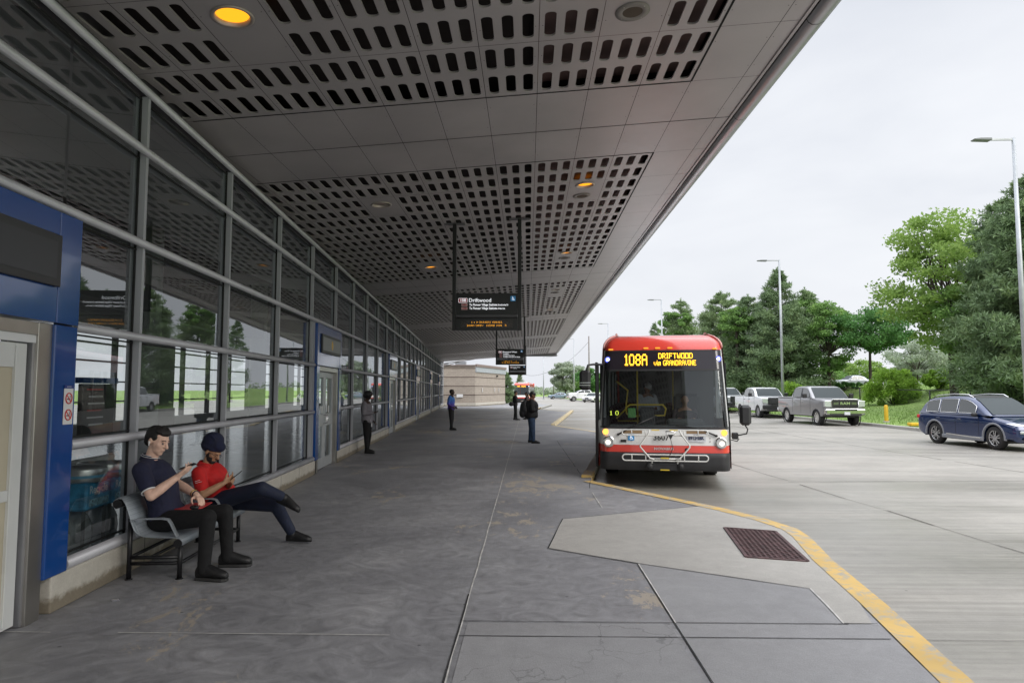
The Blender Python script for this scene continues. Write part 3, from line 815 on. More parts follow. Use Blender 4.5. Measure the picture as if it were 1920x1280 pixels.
for s0, s1 in ((7.4,8.5),(12.6,14.6),(18.6,20.3)):
    g = MB(); wbox(g, s0, s1, -5.8, -5.3, .012, 1.25); g.build('kiosk', mat('kiosk_dark', (.03,.032,.034), .5), station)
t = empty('information_board', wallpt(8.78,-1.35,0), wall_rz, 'dark information board with red and white rows on a pale stand inside the glass', 'information board')
g = MB(); g.box((0,0,.62),(.80,.10,.62),.01); g.box((0,.02,.16),(.08,.08,.32)); g.build('stand', mat('pale_stand', (.5,.5,.5), .5), t)
g = MB(); g.box((0,0,1.52),(.72,.06,.62),.01); g.build('board', M_black, t)
g = MB(); g.box((0,0,1.87),(.80,.10,.07)); g.build('blue_header', M_blue, t)
for k in range(6): g = MB(); g.box((-.10+.02*(k%3),-.033,1.76-.085*k),(.36-.05*(k%2),.004,.018)); g.build('text_row', M_red if k in (0,3) else M_white, t)
# beam/dark bulkhead
g = MB(); wbox(g, ST0, ST1, -3.4, -3.0, 3.3, 3.8); g.build('bulkhead', mat('bulkhead', (.05,.05,.055), .7), station)

# recycling bins behind the glass
M_binb = mat('bin_blue', (.05,.28,.50), .4, noise=(8,.6)); M_bing = mat('bin_grey', (.12,.13,.13), .5, .3)
for k, (s, lab) in enumerate(((6.95,'round recycling bin inside the glass beside the blue post, nearer one'),(7.42,'recycling bin with pale blue Recycle panel inside the glass, farther one'))):
    t = empty('recycling_bin', wallpt(s,-.52,0), wall_rz, lab, 'recycling bin', 'recycling bins inside the window', scale=(.86,1,.86))
    g = MB(); g.box((0,0,.86),(.50,.42,.30),.02); g.build('info_panel', M_binb, t)
    g = MB(); g.lathe((0,0,0), [(.0,1.01),(.25,1.01),(.26,1.03),(.26,1.15),(.25,1.17),(.22,1.17),(.2,1.08)], 24); g.build('rim', mat('bin_rim', (.6,.61,.61), .3, .7), t)
    g = MB(); g.lathe((0,0,0), [(.262,1.06),(.262,1.09)], 24); g.build('blue_band', mat('bin_band', (.15,.4,.6), .4), t)
    for sx in (-.21,.21):
        for sy in (-.17,.17):
            g = MB(); g.box((sx,sy,.36),(.025,.025,.71)); g.build('leg', M_bing, t)
    g = MB(); g.sphere((0,0,.42), (.17,.15,.28), 12, 8); g.build('clear_bag', mat('bag_film', (.30,.33,.35), .25, noise=(6,.4)), t)
    text_obj('panel_text', 'Recycle', .12, mat('bin_letter', (.65,.78,.85), .5), t, frame_M((-.20,-.213,.93),(1,0,0),(0,0,1)), 'LEFT', .0005, .002)
    g = MB(); g.box((.0,-.2125,.79),(.40,.003,.08)); g.build('panel_picture', mat('bin_picture', (.22,.42,.52), .5, noise=(30,.8)), t)
# ================================================================== CANOPY
S_, Z0_ = .073, 5.27
def cz(x): return Z0_ + S_*x
M_soff = mat('soffit_panel', (.385,.357,.362), .42, .25, noise=(.8,.11), bump=(40,.03))
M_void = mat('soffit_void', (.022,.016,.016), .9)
canopy = empty('canopy_roof', (0,0,5.2), 0, 'wide grey metal canopy with slotted ceiling panels sloping up over the bus platform', 'canopy roof')
cl = Vector((0,0,-5.2))
GX0, PW, PL = .115, .61, 1.22
Y_SEAM = 9.14
Y_END = 68.5
Y_BACK = 9.14-9*1.22  # unseen back end, roof cut short to let light in behind the camera
X_OUT = 2.80
def wallx(y):  # x where soffit meets the wall at y
    return (-3.40 - y*math.sin(WA))/math.cos(WA)
def bayrow(y):   # row index from the seam; solid rows: -1, 0 mod 10
    i = int(math.floor((y - Y_SEAM)/PL + .5)); return i
rows = []
i = -9
while Y_SEAM + i*PL < Y_END - .3:
    rows.append((i, Y_SEAM + i*PL)); i += 1
solid = lambda i: (i % 10) in (0, 9)
special = {}    # (i, col) solid panel with a lamp / speaker
def slot_outline(cx, cy, w, h, n=5):
    return [(cx+px, cy+py) for px, py in rrect(w, h, min(w,h)*.42, n)]
GAP = .006
bays = {}
def get(k):
    if k not in bays: bays[k] = MB()
    return bays[k]
lampsY = []
cols_for = {}
SPEC = set()
for j in range(-1, 12):
    pass
def add_special(x, y):
    c = int(math.floor((x-GX0)/PW)); i = int(math.floor((y-Y_SEAM)/PL)); SPEC.add((i, c)); return (GX0+(c+.5)*PW, Y_SEAM+(i+.5)*PL)
HOLES = [(-2.635,5.82,.17),(-2.635,12.02,.17),(-2.635,18.28,.17),(-2.635,24.5,.17),(-3.0,30.7,.17),(-3.0,36.9,.17),(1.01,11.79,.155),(1.01,17.72,.155),(1.01,24.3,.155),(1.01,30.3,.155)]
# lamp and speaker positions
LAMPS = []; SPK = []
for hx, hy, hr in HOLES: add_special(hx, hy)
for yb in (6.28, 12.45, 18.40, 25.0, 31.0): add_special(1.0, yb)
def panel_cell(mb, x0, x1, y0, y1, cx, cy, w, h, lip):
    """rectangular cell with one slot; ring of quads plus a turned-up lip"""
    n = 4; out = slot_outline(cx, cy, w, h, n) if w != h else [(cx+w/2*math.cos(R(9*q)), cy+w/2*math.sin(R(9*q))) for q in range(40)]; k = len(out)
    rect = []
    for (px, py) in out:
        # project outwards to the rectangle
        dx, dy = px-cx, py-cy
        tx = ((x1-cx)/dx if dx > 0 else (x0-cx)/dx) if abs(dx) > 1e-6 else 1e9
        ty = ((y1-cy)/dy if dy > 0 else (y0-cy)/dy) if abs(dy) > 1e-6 else 1e9
        t = min(tx, ty); rect.append((cx+dx*t, cy+dy*t))
    # snap the corner samples
    for cxn, cyn in ((x1,y1),(x0,y1),(x0,y0),(x1,y0)):
        j = min(range(k), key=lambda q: (rect[q][0]-cxn)**2/(x1-x0)**2+(rect[q][1]-cyn)**2/(y1-y0)**2); rect[j] = (cxn, cyn)
    a = mb.add([(p[0], p[1], cz(p[0])) for p in rect]); b_ = mb.add([(p[0], p[1], cz(p[0])) for p in out])
    for j in range(k): mb.face((a+j, a+(j+1)%k, b_+(j+1)%k, b_+j))
    c = mb.add([(p[0], p[1], cz(p[0])+lip) for p in out])
    for j in range(k): mb.face((b_+j, b_+(j+1)%k, c+(j+1)%k, c+j))
for (i, y0) in rows:
    y1 = min(y0+PL, Y_END); wx = wallx((y0+y1)/2) - .15
    c = -18
    bay = i//10 if not solid(i) else None
    key = ('perf', (i)//10) if not solid(i) else ('plain', (i+1)//10)
    while GX0+c*PW < X_OUT-.01:
        x0 = GX0+c*PW; x1 = min(x0+PW, X_OUT); cc_ = c; c += 1
        if x1 < wx: continue
        e = GAP/2
        isol = solid(i) or cc_ >= 3 or (i, cc_) in SPEC
        hole = next(((hx, hy, hr) for hx, hy, hr in HOLES if x0 < hx < x1 and y0 < hy < y1), None)
        if hole:
            mb = get(('plain', (i+1)//10)); hx, hy, hr = hole
            panel_cell(mb, x0+e, x1-e, y0+e, y1-e, hx, hy, 2*hr, 2*hr, .0)
            continue
        if isol:
            mb = get(('plain', (i+1)//10))
            a = mb.add([(x0+e,y0+e,cz(x0)),(x1-e,y0+e,cz(x1)),(x1-e,y1-e,cz(x1)),(x0+e,y1-e,cz(x0))]); mb.face((a,a+1,a+2,a+3))
        else:
            mb = get(('perf', i//10))
            # double rim line at panel edge
            yc = [y0+PL*.25, y0+PL*.75]; cw = PW/3
            for r_ in range(2):
                ya, yb = y0+e+(PL/2-e)*r_, y0+PL/2+(PL/2-e)*r_
                for q in range(3):
                    xa = x0+e+(PW-2*e)/3*q; xb = xa+(PW-2*e)/3
                    panel_cell(mb, xa, xb, ya, yb, (xa+xb)/2+(1-q)*.004, (ya+yb)/2, .112, .445, .02)
for k, mb in sorted(bays.items(), key=lambda t: str(t[0])):
    mb.v = [(x, y, z-5.2) for x, y, z in mb.v]
    mb.build('slotted_ceiling_panels' if k[0] == 'perf' else 'plain_ceiling_panels', M_soff, canopy, fix=False)
# recess of the slotted fields: dark frame step, backing above, and cross beams seen through slots
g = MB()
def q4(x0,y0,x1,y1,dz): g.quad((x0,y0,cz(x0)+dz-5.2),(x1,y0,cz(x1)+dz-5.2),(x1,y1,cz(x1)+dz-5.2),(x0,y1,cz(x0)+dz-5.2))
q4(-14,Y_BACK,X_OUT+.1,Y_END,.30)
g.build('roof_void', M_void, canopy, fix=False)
g = MB()
for k in range(-2, 6):   # trays above the slots near the outer edge, reddish primer
    ys = max(Y_BACK, Y_SEAM + (10*k+1)*PL); ye = Y_SEAM + (10*k+9)*PL
    if ys > Y_END: break
    if ye < Y_BACK: continue
    q4(GX0, ys, GX0+PW*2.96, min(ye,Y_END-.2), .14)
g.build('primer_tray', mat('red_primer', (.11,.065,.06), .8, noise=(.6,.5)), canopy, fix=False)
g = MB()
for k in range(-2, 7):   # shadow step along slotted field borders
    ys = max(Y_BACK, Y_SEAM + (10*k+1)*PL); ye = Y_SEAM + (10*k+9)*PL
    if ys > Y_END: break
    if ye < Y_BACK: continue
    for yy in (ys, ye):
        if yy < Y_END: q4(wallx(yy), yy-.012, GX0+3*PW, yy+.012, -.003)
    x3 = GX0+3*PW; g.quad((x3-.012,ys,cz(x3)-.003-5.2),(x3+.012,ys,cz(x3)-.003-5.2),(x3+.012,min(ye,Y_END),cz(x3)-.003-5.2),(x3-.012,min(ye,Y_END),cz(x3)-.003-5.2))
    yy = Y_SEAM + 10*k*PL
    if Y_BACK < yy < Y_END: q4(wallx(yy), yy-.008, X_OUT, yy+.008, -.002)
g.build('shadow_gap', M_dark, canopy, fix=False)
# rivets
g = MB()
for (i, y0) in rows:
    if y0 > 34 or y0 < 3: continue
    for c in range(-9, 5):
        x = GX0+c*PW
        if x < wallx(y0)+.1: continue
        for yy in (y0+.3, y0+.92):
            for e in (-.035,.035):
                xx = x+e; g.poly([(xx+.0065*math.cos(a), yy+.0065*math.sin(a), cz(xx)-.0025-5.2) for a in [R(60*q) for q in range(6)]])
g.build('rivets', mat('rivet_dark', (.05,.045,.045), .6), canopy, fix=False)
# outer edge: flashing strip, black joint, rounded nose
xo = X_OUT
g = MB(); g.smooth = True
prof = [(xo+.015, -.0), (xo+.03,-.03),(xo+.07,-.055),(xo+.13,-.05),(xo+.19,-.02),(xo+.235,.05),(xo+.25,.13),(xo+.235,.21),(xo+.18,.30),(xo+.05,.36),(xo-.2,.40)]
ys = [Y_BACK] + [Y_SEAM-12.2+2.44*k for k in range(0, 30) if Y_BACK+.1 < Y_SEAM-12.2+2.44*k < Y_END] + [Y_END]
for a, b_ in zip(ys, ys[1:]):
    k = len(prof)
    p0 = g.add([(x, a+.006, cz(xo)+z-5.2) for x, z in prof]); p1 = g.add([(x, b_-.006, cz(xo)+z-5.2) for x, z in prof])
    for j in range(k-1): g.face((p0+j, p0+j+1, p1+j+1, p1+j))
g.build('edge_nose', mat('nose_metal', (.42,.42,.44), .35, .6, noise=(1,.08)), canopy, fix=False)
g = MB(); g.box((xo+.10, (Y_END+Y_BACK)/2, cz(xo)+.15-5.2), (.22, Y_END-Y_BACK-.1, .30)); g.build('edge_core', M_dark, canopy)
g = MB(); g.box((xo-.035,(Y_END+Y_BACK)/2,cz(xo)-.012-5.2),(.03,Y_END-Y_BACK,.018)); g.build('edge_flashing', M_soff, canopy)
g = MB()
g.box((-4.0, Y_BACK-.1, 5.5-5.2),(14.0,.18,.55)); g.box((-4.5, Y_END+.09, 5.42-5.2),(14.8,.18,.55))
g.build('end_fascia', mat('fascia_grey', (.22,.22,.23), .5), canopy)
g = MB(); g.quad((-14,Y_BACK,.5),(3.0,Y_BACK,.75),(3.0,Y_END,.75),(-14,Y_END,.5)); g.build('roof_deck', mat('roof_deck', (.3,.3,.3), .8), canopy)
# little strut at far wall end
g = MB(); w_ = wallpt(73,.1,4.6); g.tube([w_+Vector((0,0,-5.2)), w_+Vector((3.4,-2.5,-4.85))], .05, 8); g.tube([w_+Vector((0,0,-5.5)), w_+Vector((2.2,-1.5,-4.95))], .04, 8); g.build('strut', M_steel, canopy)

# ------------------------------------------------------------------ lights and speakers
M_lampon = emit('sodium_lamp', (1, .36, .015), 1.15)
M_lampoff = mat('lamp_lens_off', (.25,.2,.17), .3)
M_ringlight = mat('lamp_ring', (.42,.37,.33), .35, .5)
tilt = math.atan(S_)
def downlight(x, y, on, lab, r=.165):
    t = empty('ceiling_light', (x, y, cz(x)), 0, lab, 'ceiling light', 'round lights in the canopy ceiling'); t.rotation_euler = (0, -tilt, 0)
    g = MB(); g.lathe((0,0,0), [(r+.02,-.002),(r+.02,-.012),(r,-.016),(r-.015,-.006),(r-.022,.03)], 32); g.build('ring', M_ringlight, t)
    g = MB(); g.lathe((0,0,0), [(0,.010),(r*.5,.012),(r-.021,.026)], 32); g.build('lens', M_lampon if on else M_lampoff, t)
    return t
def speaker(x, y, lab):
    t = empty('ceiling_speaker', (x, y, cz(x)), 0, lab, 'speaker', 'round speakers in the canopy ceiling'); t.rotation_euler = (0, -tilt, 0)
    g = MB(); g.lathe((0,0,0), [(.165,-.002),(.165,-.010),(.10,-.014),(.095,-.008)], 32); g.build('rim', mat('speaker_rim', (.20,.18,.17), .6), t)
    g = MB(); g.lathe((0,0,0), [(0,-.012),(.097,-.009)], 32); g.build('grille', mat('speaker_grille', (.07,.05,.035), .8), t)
    for q in range(4):
        a = R(45+90*q); g = MB(); g.sphere((.135*math.cos(a), .135*math.sin(a), -.013), .006, 6, 4); g.build('screw', M_steel, t)
IN = [(5.82, 1, 'large glowing amber ceiling light nearest the camera, above the slotted panels'), (12.02, 0, 'unlit round ceiling light in a plain panel near the glass wall'),
      (18.28, 1, 'glowing amber ceiling light left of the first hanging sign'), (24.5, 0, 'dull ceiling light over the station wall beyond the first hanging sign'),
      (30.7, 1, 'far glowing ceiling light near the glass wall, second from the far end'), (36.9, 0, 'far dim ceiling light near the glass wall, farthest one')]
for y, on, lab in IN:
    x = -2.635 if y < 26 else -3.0
    downlight(x, y, on, lab)
OUT = [(11.79, 1, 'glowing amber ceiling light beside a speaker in the outer slotted field'), (17.72, 1, 'dim amber ceiling light beside a speaker above the road side of the first sign'),
       (24.3, 0, 'unlit ceiling light in the outer row beyond the second field border'), (30.3, 1, 'far amber ceiling light in the outer row'),]
for y, on, lab in OUT: downlight(1.01, y, on, lab, .15)
for y, lab in ((6.28, 'large round ceiling speaker nearest the camera by the canopy edge'), (12.45, 'round ceiling speaker just beyond the glowing outer light'),
               (18.40, 'round ceiling speaker beyond the dim outer light'), (25.0, 'small far ceiling speaker in the outer row, third from the camera'), (31.0, 'farthest small ceiling speaker in the outer row')):
    speaker(1.0, y, lab)
# ================================================================== STREET FURNITURE
M_signb = mat('sign_black', (.010,.010,.011), .35, noise=(3,.15)); M_signw = mat('sign_white_letter', (.80,.80,.80), .5, emis=(.9,.93,1), estr=.45)
M_signw_l = emit('sign_white_backlit', (.75,.76,.78), .8)
M_badge = mat('badge_red', (.42,.02,.02), .5); M_pinkb = mat('badge_pink', (.62,.40,.40), .5); M_wblue = mat('access_blue', (.05,.30,.65), .5)
FONT5 = {
'A':('01110','10001','10001','11111','10001','10001','10001'),'B':('11110','10001','10001','11110','10001','10001','11110'),'D':('11110','10001','10001','10001','10001','10001','11110'),
'E':('11111','10000','10000','11110','10000','10000','11111'),'F':('11111','10000','10000','11110','10000','10000','10000'),'G':('01111','10000','10000','10011','10001','10001','01111'),
'I':('111','010','010','010','010','010','111'),'N':('10001','11001','11001','10101','10011','10011','10001'),'O':('11111','10001','10001','10001','10001','10001','11111'),
'R':('11110','10001','10001','11110','10100','10010','10001'),'T':('11111','00100','00100','00100','00100','00100','00100'),'V':('10001','10001','10001','10001','10001','01010','00100'),
'W':('10001','10001','10001','10101','10101','10101','01010'),'M':('10001','11011','10101','10101','10001','10001','10001'),'S':('01111','10000','10000','01110','00001','00001','11110'),
'v':('00000','00000','10001','10001','10001','01010','00100'),'i':('1','0','1','1','1','1','1'),'a':('00000','00000','01111','10001','10011','10101','11001'),
'0':('01110','10001','10001','10001','10001','10001','01110'),'1':('010','110','010','010','010','010','111'),'8':('01110','10001','10001','01110','10001','10001','01110'),
'2':('01110','10001','00001','00110','01000','10000','11111'),'3':('11110','00001','00001','01110','00001','00001','11110'),'5':('11111','10000','11110','00001','00001','10001','01110'),
'6':('01110','10000','11110','10001','10001','10001','01110'),'7':('11111','00001','00010','00010','00100','00100','00100'),'9':('01110','10001','10001','01111','00001','00001','01110'),
' ':('000',)*7,':':('0','0','1','0','1','0','0'),'Y':('10001','01010','00100','00100','00100','00100','00100'),'P':('11110','10001','11110','10000','10000','10000','10000'),'L':('10000',)*6+('11111',),
'C':('01111','10000','10000','10000','10000','10000','01111'),'m':('00000','00000','11010','10101','10101','10101','10101'),'n':('00000','00000','11110','10001','10001','10001','10001')}
def dots(mb, txt, M, h, w=None, dot=.42, rowscale=1):
    """dot-matrix lettering; origin bottom-left, height h, total width w"""
    cols = sum(len(FONT5[c][0])+1 for c in txt)-1; p = h/7; q = (w/cols) if w else p; x = 0
    for c in txt:
        gl = FONT5[c]
        for r, row in enumerate(gl):
            for k, b_ in enumerate(row):
                if b_ == '1':
                    cx, cy = (x+k+.5)*q, (6.5-r)*p
                    mb.poly([M @ Vector((cx+q*dot*i*1.0, cy+p*dot*j*1.0, 0)) for i, j in ((-1,-.5),(-.5,-1),(.5,-1),(1,-.5),(1,.5),(.5,1),(-.5,1),(-1,.5))])
        x += len(gl[0])+1
def wheelchair(mb_blue, parent, M, s):
    b_ = MB(); b_.prism(rrect(s, s, s*.12), 0, .003); b_.v = [tuple(M @ Vector(v)) for v in b_.v]; o = b_.build('access_symbol', M_wblue, parent)
    w = MB(); t = .004
    def V(x, y): return M @ Vector((x*s, y*s, t))
    w.tube([V(.16*math.cos(a)-.03, .16*math.sin(a)-.12) for a in [R(100+i*22) for i in range(12)]], s*.035, 5)
    w.tube([V(-.08,.22), V(-.06,-.02), V(.14,-.02), V(.22,-.26), V(.30,-.24)], s*.045, 5); w.tube([V(-.07,.1), V(.1,.1)], s*.035, 5)
    w.sphere(M @ Vector((-.09*s,.32*s,t)), s*.065, 8, 5); w.build('access_figure', M_signw, o)
def hanging_sign(Y, label, title, badge, lines, led, big=True, badgecol=None):
    x0, x1 = -1.53, -.13; w = x1-x0; xc = (x0+x1)/2
    t = empty('hanging_sign', (xc, Y, cz(xc)), 0, label, 'hanging sign', 'black route signs hanging from the canopy')
    o = Vector(t.location)
    for px_ in (x0+.035, x1-.035):
        g = MB(); g.box((px_-xc, .05, (2.96+cz(px_))/2-o.z), (.075,.12,cz(px_)-2.96), .006); g.build('post', M_black, t)
        g = MB(); g.box((px_-xc, .05, cz(px_)-o.z-.015), (.42,.16,.012)); g.build('mounting_plate', mat('plate_grey', (.10,.10,.105), .5), t)
    g = MB(); g.box((0,.05,3.495-o.z),(w-.15,.10,.43)); g.build('route_panel', M_signb, t)
    g = MB(); g.box((0,.04,3.245-o.z),(w-.15,.17,.055),.01); g.build('ledge', mat('ledge_grey', (.07,.07,.075), .4, .3), t)
    g = MB(); g.box((0,.05,3.085-o.z),(w-.15,.13,.25),.006); ld = g.build('led_case', M_signb, t)
    g = MB(); g.box((0,-.0165,3.085-o.z),(w-.36,.004,.15)); g.build('led_window', mat('led_window', (.015,.009,.006), .25), ld)
    M = frame_M((-w/2+.10, -.003, 3.495-o.z), (1,0,0), (0,0,1))
    f = -.0045
    def tx(nm, s, size, x, z, m=M_signw, bold=.0012, sx=1): return text_obj(nm, s, size, m, t, frame_M((x-w/2, f, z-o.z), (1,0,0), (0,0,1)), 'LEFT', .0008, bold, sx)
    g = MB(); g.prism(rrect(.185,.098,.012,3,.215-w/2,3.565-o.z), -.004, 0, 'y'); g.build('badge', M_badge, t)
    g = MB(); pp = rrect(.175,.088,.012,3,.215-w/2,3.565-o.z); g.tube([(p[0],-.006,p[1]) for p in pp+[pp[0]]], .0035, 5); g.build('badge_border', M_signw, t)
    text_obj('badge_number', badge, .085, M_signw, t, frame_M((.215-w/2,-.0055,3.565-o.z),(1,0,0),(0,0,1)), 'CENTER', .0008, .0015)
    tx('route_name', title, .108, .33, 3.565)
    for k, (bd, ln) in enumerate(lines):
        z = 3.475-.072*k
        g = MB(); g.prism(rrect(.125,.054,.006,2,.245-w/2,z-o.z), -.004, 0, 'y'); g.build('sub_badge', M_pinkb, t)
        text_obj('sub_badge_text', bd, .045, M_badge, t, frame_M((.245-w/2,-.0055,z-o.z),(1,0,0),(0,0,1)), 'CENTER', .0005, .001)
        a, b_ = ln
        tx('destination', a, .064, .345, z, bold=.0016, sx=.80); 
        if b_: tx('via_text', b_, .046, .345+.0204*len(a), z-.003, bold=.0014, sx=.72)
    wheelchair(None, t, frame_M((w/2-.17,-.001,3.60-o.z),(1,0,0),(0,0,1)), .105)
    g = MB(); zz = 3.115
    for k, s in enumerate(led):
        wd = (.62, .80)[k]
        dots(g, s, frame_M((-wd/2, -.0195, zz-.012-.066*k-o.z), (1,0,0), (0,0,1)), .034, wd, .34)
    g.build('led_text', emit('led_amber_text', (1,.42,.03), 1.5), ld)
    return t
hanging_sign(13.72, 'black hanging sign headed Driftwood with red 108 badge and amber display, nearest of the row', 'Driftwood', '108',
    [('108A', ('To Pioneer Village Station', 'via Grandravine Dr')), ('108B', ('To Pioneer Village Station', 'via Arleta Ave'))], ['1 1 8 DRIVERS MINVES', '108A DRIV  1108B MIN  5'])
hanging_sign(32.4, 'black hanging sign headed Sheppard West, second along the canopy', 'Sheppard West', '84',
    [('84A', ('To Sheppard', '')), ('84C', ('To Sheppard West Station', '')), ('84D', ('To Sheppard West Station via Oakdale', ''))], ['MINV 5 3    11', '8 88 108 5 MINVES'])
hanging_sign(54.0, 'small far black hanging sign with no lit display, farthest along the canopy', 'Steeles West', '60', [('60', ('To Finch West', ''))], [' '])

# ------------------------------------------------------------------ bench
M_benchg, nt, b = nodemat('perforated_grey_metal')
vv = objvec(nt, (64,64,64)); vo = N(nt, 'ShaderNodeTexVoronoi'); vo.inputs['Scale'].default_value = 1; vo.inputs['Randomness'].default_value = 0
nt.links.new(vv, vo.inputs[0]); cc = ramp(nt, vo.outputs[0], [(.26,(.15,.165,.18)),(.34,(.26,.29,.32))]).outputs[0]
nt.links.new(cc, b.inputs['Base Color']); b.inputs['Roughness'].default_value = .45; b.inputs['Metallic'].default_value = .2
M_bplain = mat('bench_arm_grey', (.30,.33,.36), .42, .2); M_bleg = mat('bench_leg_black', (.016,.016,.018), .35, .3)
bench = empty('bench', wallpt(6.60,0,0), WA+math.pi/2, 'grey perforated metal bench with black tube legs against the concrete plinth', 'bench')
# local: x along wall (0..1.76), y = towards wall (negative = outwards)
prof = [(.030,.655),(.005,.69),(.010,.73),(.045,.755),(.085,.745),(.115,.70),(.150,.60),(.175,.52),(.20,.46),(.235,.42),(.29,.40),(.38,.392),(.48,.388),(.57,.388),(.615,.378),(.64,.35),(.63,.315),(.60,.305),(.575,.325)]
def seatsheet(x0, x1):
    g = MB(); g.smooth = True; k = len(prof); th = .006
    a = g.add([(x0,-p[0],p[1]) for p in prof]); b_ = g.add([(x1,-p[0],p[1]) for p in prof])
    for j in range(k-1): g.face((a+j,a+j+1,b_+j+1,b_+j))
    o = g.build('seat', M_benchg, bench, fix=False); md = o.modifiers.new('thick','SOLIDIFY'); md.thickness = .006; md.offset = 0; return o
for x0, x1 in ((.0,.58),(.60,1.18),(1.20,1.76)): seatsheet(x0, x1)
def armrest(x):
    g = MB(); 
    path = [(x,-.165,.545),(x,-.22,.560),(x,-.45,.562),(x,-.500,.553),(x,-.525,.52),(x,-.585,.40)]
    for a, b_ in zip(path, path[1:]):
        d = (Vector(b_)-Vector(a)).normalized()*.004; g.bar(Vector(a)-d, Vector(b_)+d, .052, .012, (0,0,1))
    g.bar((x,-.165,.552),(x,-.235,.405),.012,.030)
    g.build('armrest', M_bplain, bench, bevel=.003)
for x in (.02, 1.19): armrest(x)
for x in (.06, 1.64):
    for d, top in ((.14,.56),(.60,.335)):
        g = MB(); g.cyl((x,-d,.0),(x,-d,top),.022,12); g.cyl((x,-d,0),(x,-d,.008),.034,12); g.build('leg', M_bleg, bench)
g = MB(); g.tube([(.06,-.14,.20),(.06,-.60,.20)], .017, 10); g.tube([(.06,-.14,.145),(.06,-.55,.145),(.10,-.60,.145),(1.60,-.60,.145),(1.64,-.55,.145),(1.64,-.14,.145)], .017, 10)
g.tube([(.06,-.14,.20),(1.64,-.14,.20)], .017, 10); g.tube([(.06,-.33,.20),(1.64,-.33,.20)], .015, 10)
g.tube([(.0,-.60,.335),(1.76,-.60,.335)], .036, 14); g.tube([(.0,-.04,.70),(1.76,-.04,.70)], .036, 14)
g.build('frame', M_bleg, bench)
for yy, zz in ((-.60,.335),(-.04,.70)): g = MB(); g.cyl((-.002,yy,zz),(.004,yy,zz),.040,14); g.build('end_cap', M_bleg, bench)

# ------------------------------------------------------------------ lamps
def street_lamp(px, Y, top_y, arm, label, style=0, r=.11, grp='tall grey lamp posts beyond the road'):
    x, _, zt = at(px, Y, top_y); zb = max(-.15, bank_height(x, Y)) if Y < 200 else -.15
    zb -= .05
    t = empty('street_lamp', (x, Y, zb), 0, label, 'street lamp', grp); h = zt-zb
    g = MB(); g.tube([(0,0,0),(0,0,h)], [r, r*.62], 12); g.build('pole', M_pole, t)
    g = MB(); g.cyl((0,0,-.05),(0,0,.06),r*1.9,12); g.build('base', M_pole, t)
    if style == 0:
        g = MB(); g.box((-arm/2,0,h-.06),(arm,.07,.07)); g.build('arm', M_pole, t)
        g = MB(); g.prism([(-arm-.65,h-.055),(-arm-.6,h-.095),(-arm+.05,h-.12),(-arm+.05,h-.02),(-arm-.4,h-.02)], -.15, .15, 'y'); g.build('lamp_head', mat('lamp_head_grey', (.20,.21,.22), .5), t, bevel=.01)
    elif style == 1:
        pts = [(arm*math.sin(a), 0, h-.2+1.1*(1-math.cos(a))*.45) for a in [R(i*15) for i in range(7)]]
        g = MB(); g.tube([(0,0,h-.4)]+pts, .05, 8); g.build('arm', M_pole, t)
        g = MB(); g.sphere((arm+.35,0,h+.22),(.45,.18,.12),12,8); g.build('lamp_head', mat('lamp_head_grey', (.20,.21,.22), .5), t)
    return t
street_lamp(1900, 27.7, 259, 1.0, 'tallest grey lamp post at the right edge of the scene')
street_lamp(1461, 51, 487, 1.0, 'grey lamp post rising behind the silver pickup truck in front of the pines')
street_lamp(1240, 76, 561, .9, 'grey lamp post rising above the bus roof')
street_lamp(1140, 103, 606, .9, 'small lamp post between the canopy and the bus roof', r=.13)
street_lamp(1076, 134, 635, .9, 'far thin lamp post above the white pickup left of the bus', r=.14)
street_lamp(1019, 140, 668, 2.2, 'far lamp post with a curved arm beside the farthest hanging sign', 1, .12)
def utility_pole(px, Y, top_y, label):
    x, _, zt = at(px, Y, top_y); t = empty('utility_pole', (x,Y,-.3), 0, label, 'utility pole')
    g = MB(); g.tube([(0,0,0),(0,0,zt+.3)],[.14,.09],8); g.build('pole', mat('old_wood', (.16,.14,.12), .85, noise=(3,.3)), t); return t
utility_pole(1104, 120, 630, 'thin dark pole standing left of the bus')
utility_pole(1038, 190, 690, 'short far utility pole by the feathery tree')
g = MB()
p0 = Vector(at(1019,150,700)); p1 = Vector(at(1104,150,640)); pm = Vector(at(960,160,690))
def sag(a, b_, s, n=14): return [a.lerp(b_, i/n)+Vector((0,0,-s*4*(i/n)*(1-i/n))) for i in range(n+1)]
g.tube(sag(pm, p0, 1.0), .025, 4); g.tube(sag(p0, p1, 1.2), .025, 4)
tag(g.build('overhead_wire', M_black), 'thin black wire sagging between the far poles left of the bus', 'wire')

# ------------------------------------------------------------------ fence, bollards
M_fence = mat('fence_black', (.012,.014,.013), .5)
FX = [(26.3,34),(26.7,45.8),(26.6,50.9),(27.8,57),(26.3,64),(24.4,71),(22.0,79)]
fpts = resample([(27.5,22),(26.9,34),(26.5,45.8),(26.9,51),(27.3,57)], 3.05) + resample([(27.3,57),(26.4,64),(24.6,72),(22.6,80)],3.05)[1:]
t = empty('chain_link_fence', (26.5,45,0), 0, 'low black chain link fence along the grass bank behind the parked vehicles', 'fence')
fo = -Vector(t.location)
tops = []
for k, (x, y) in enumerate(fpts):
    z = bank_height(x, y); c = k % 6 == 3
    g = MB(); g.cyl(Vector((x,y,z-.1))+fo, Vector((x,y,z+(1.32 if c else 1.2)))+fo, .07 if c else .05, 8); g.build('post', M_fence, t)
    tops.append(Vector((x,y,z+1.17))+fo)
g = MB(); g.tube(tops, .036, 6); g.build('top_rail', M_fence, t)
m, nt, b = nodemat('chain_mesh'); o_ = [n for n in nt.nodes if n.type == 'OUTPUT_MATERIAL'][0]
b.inputs['Base Color'].default_value = (.012,.014,.013,1)
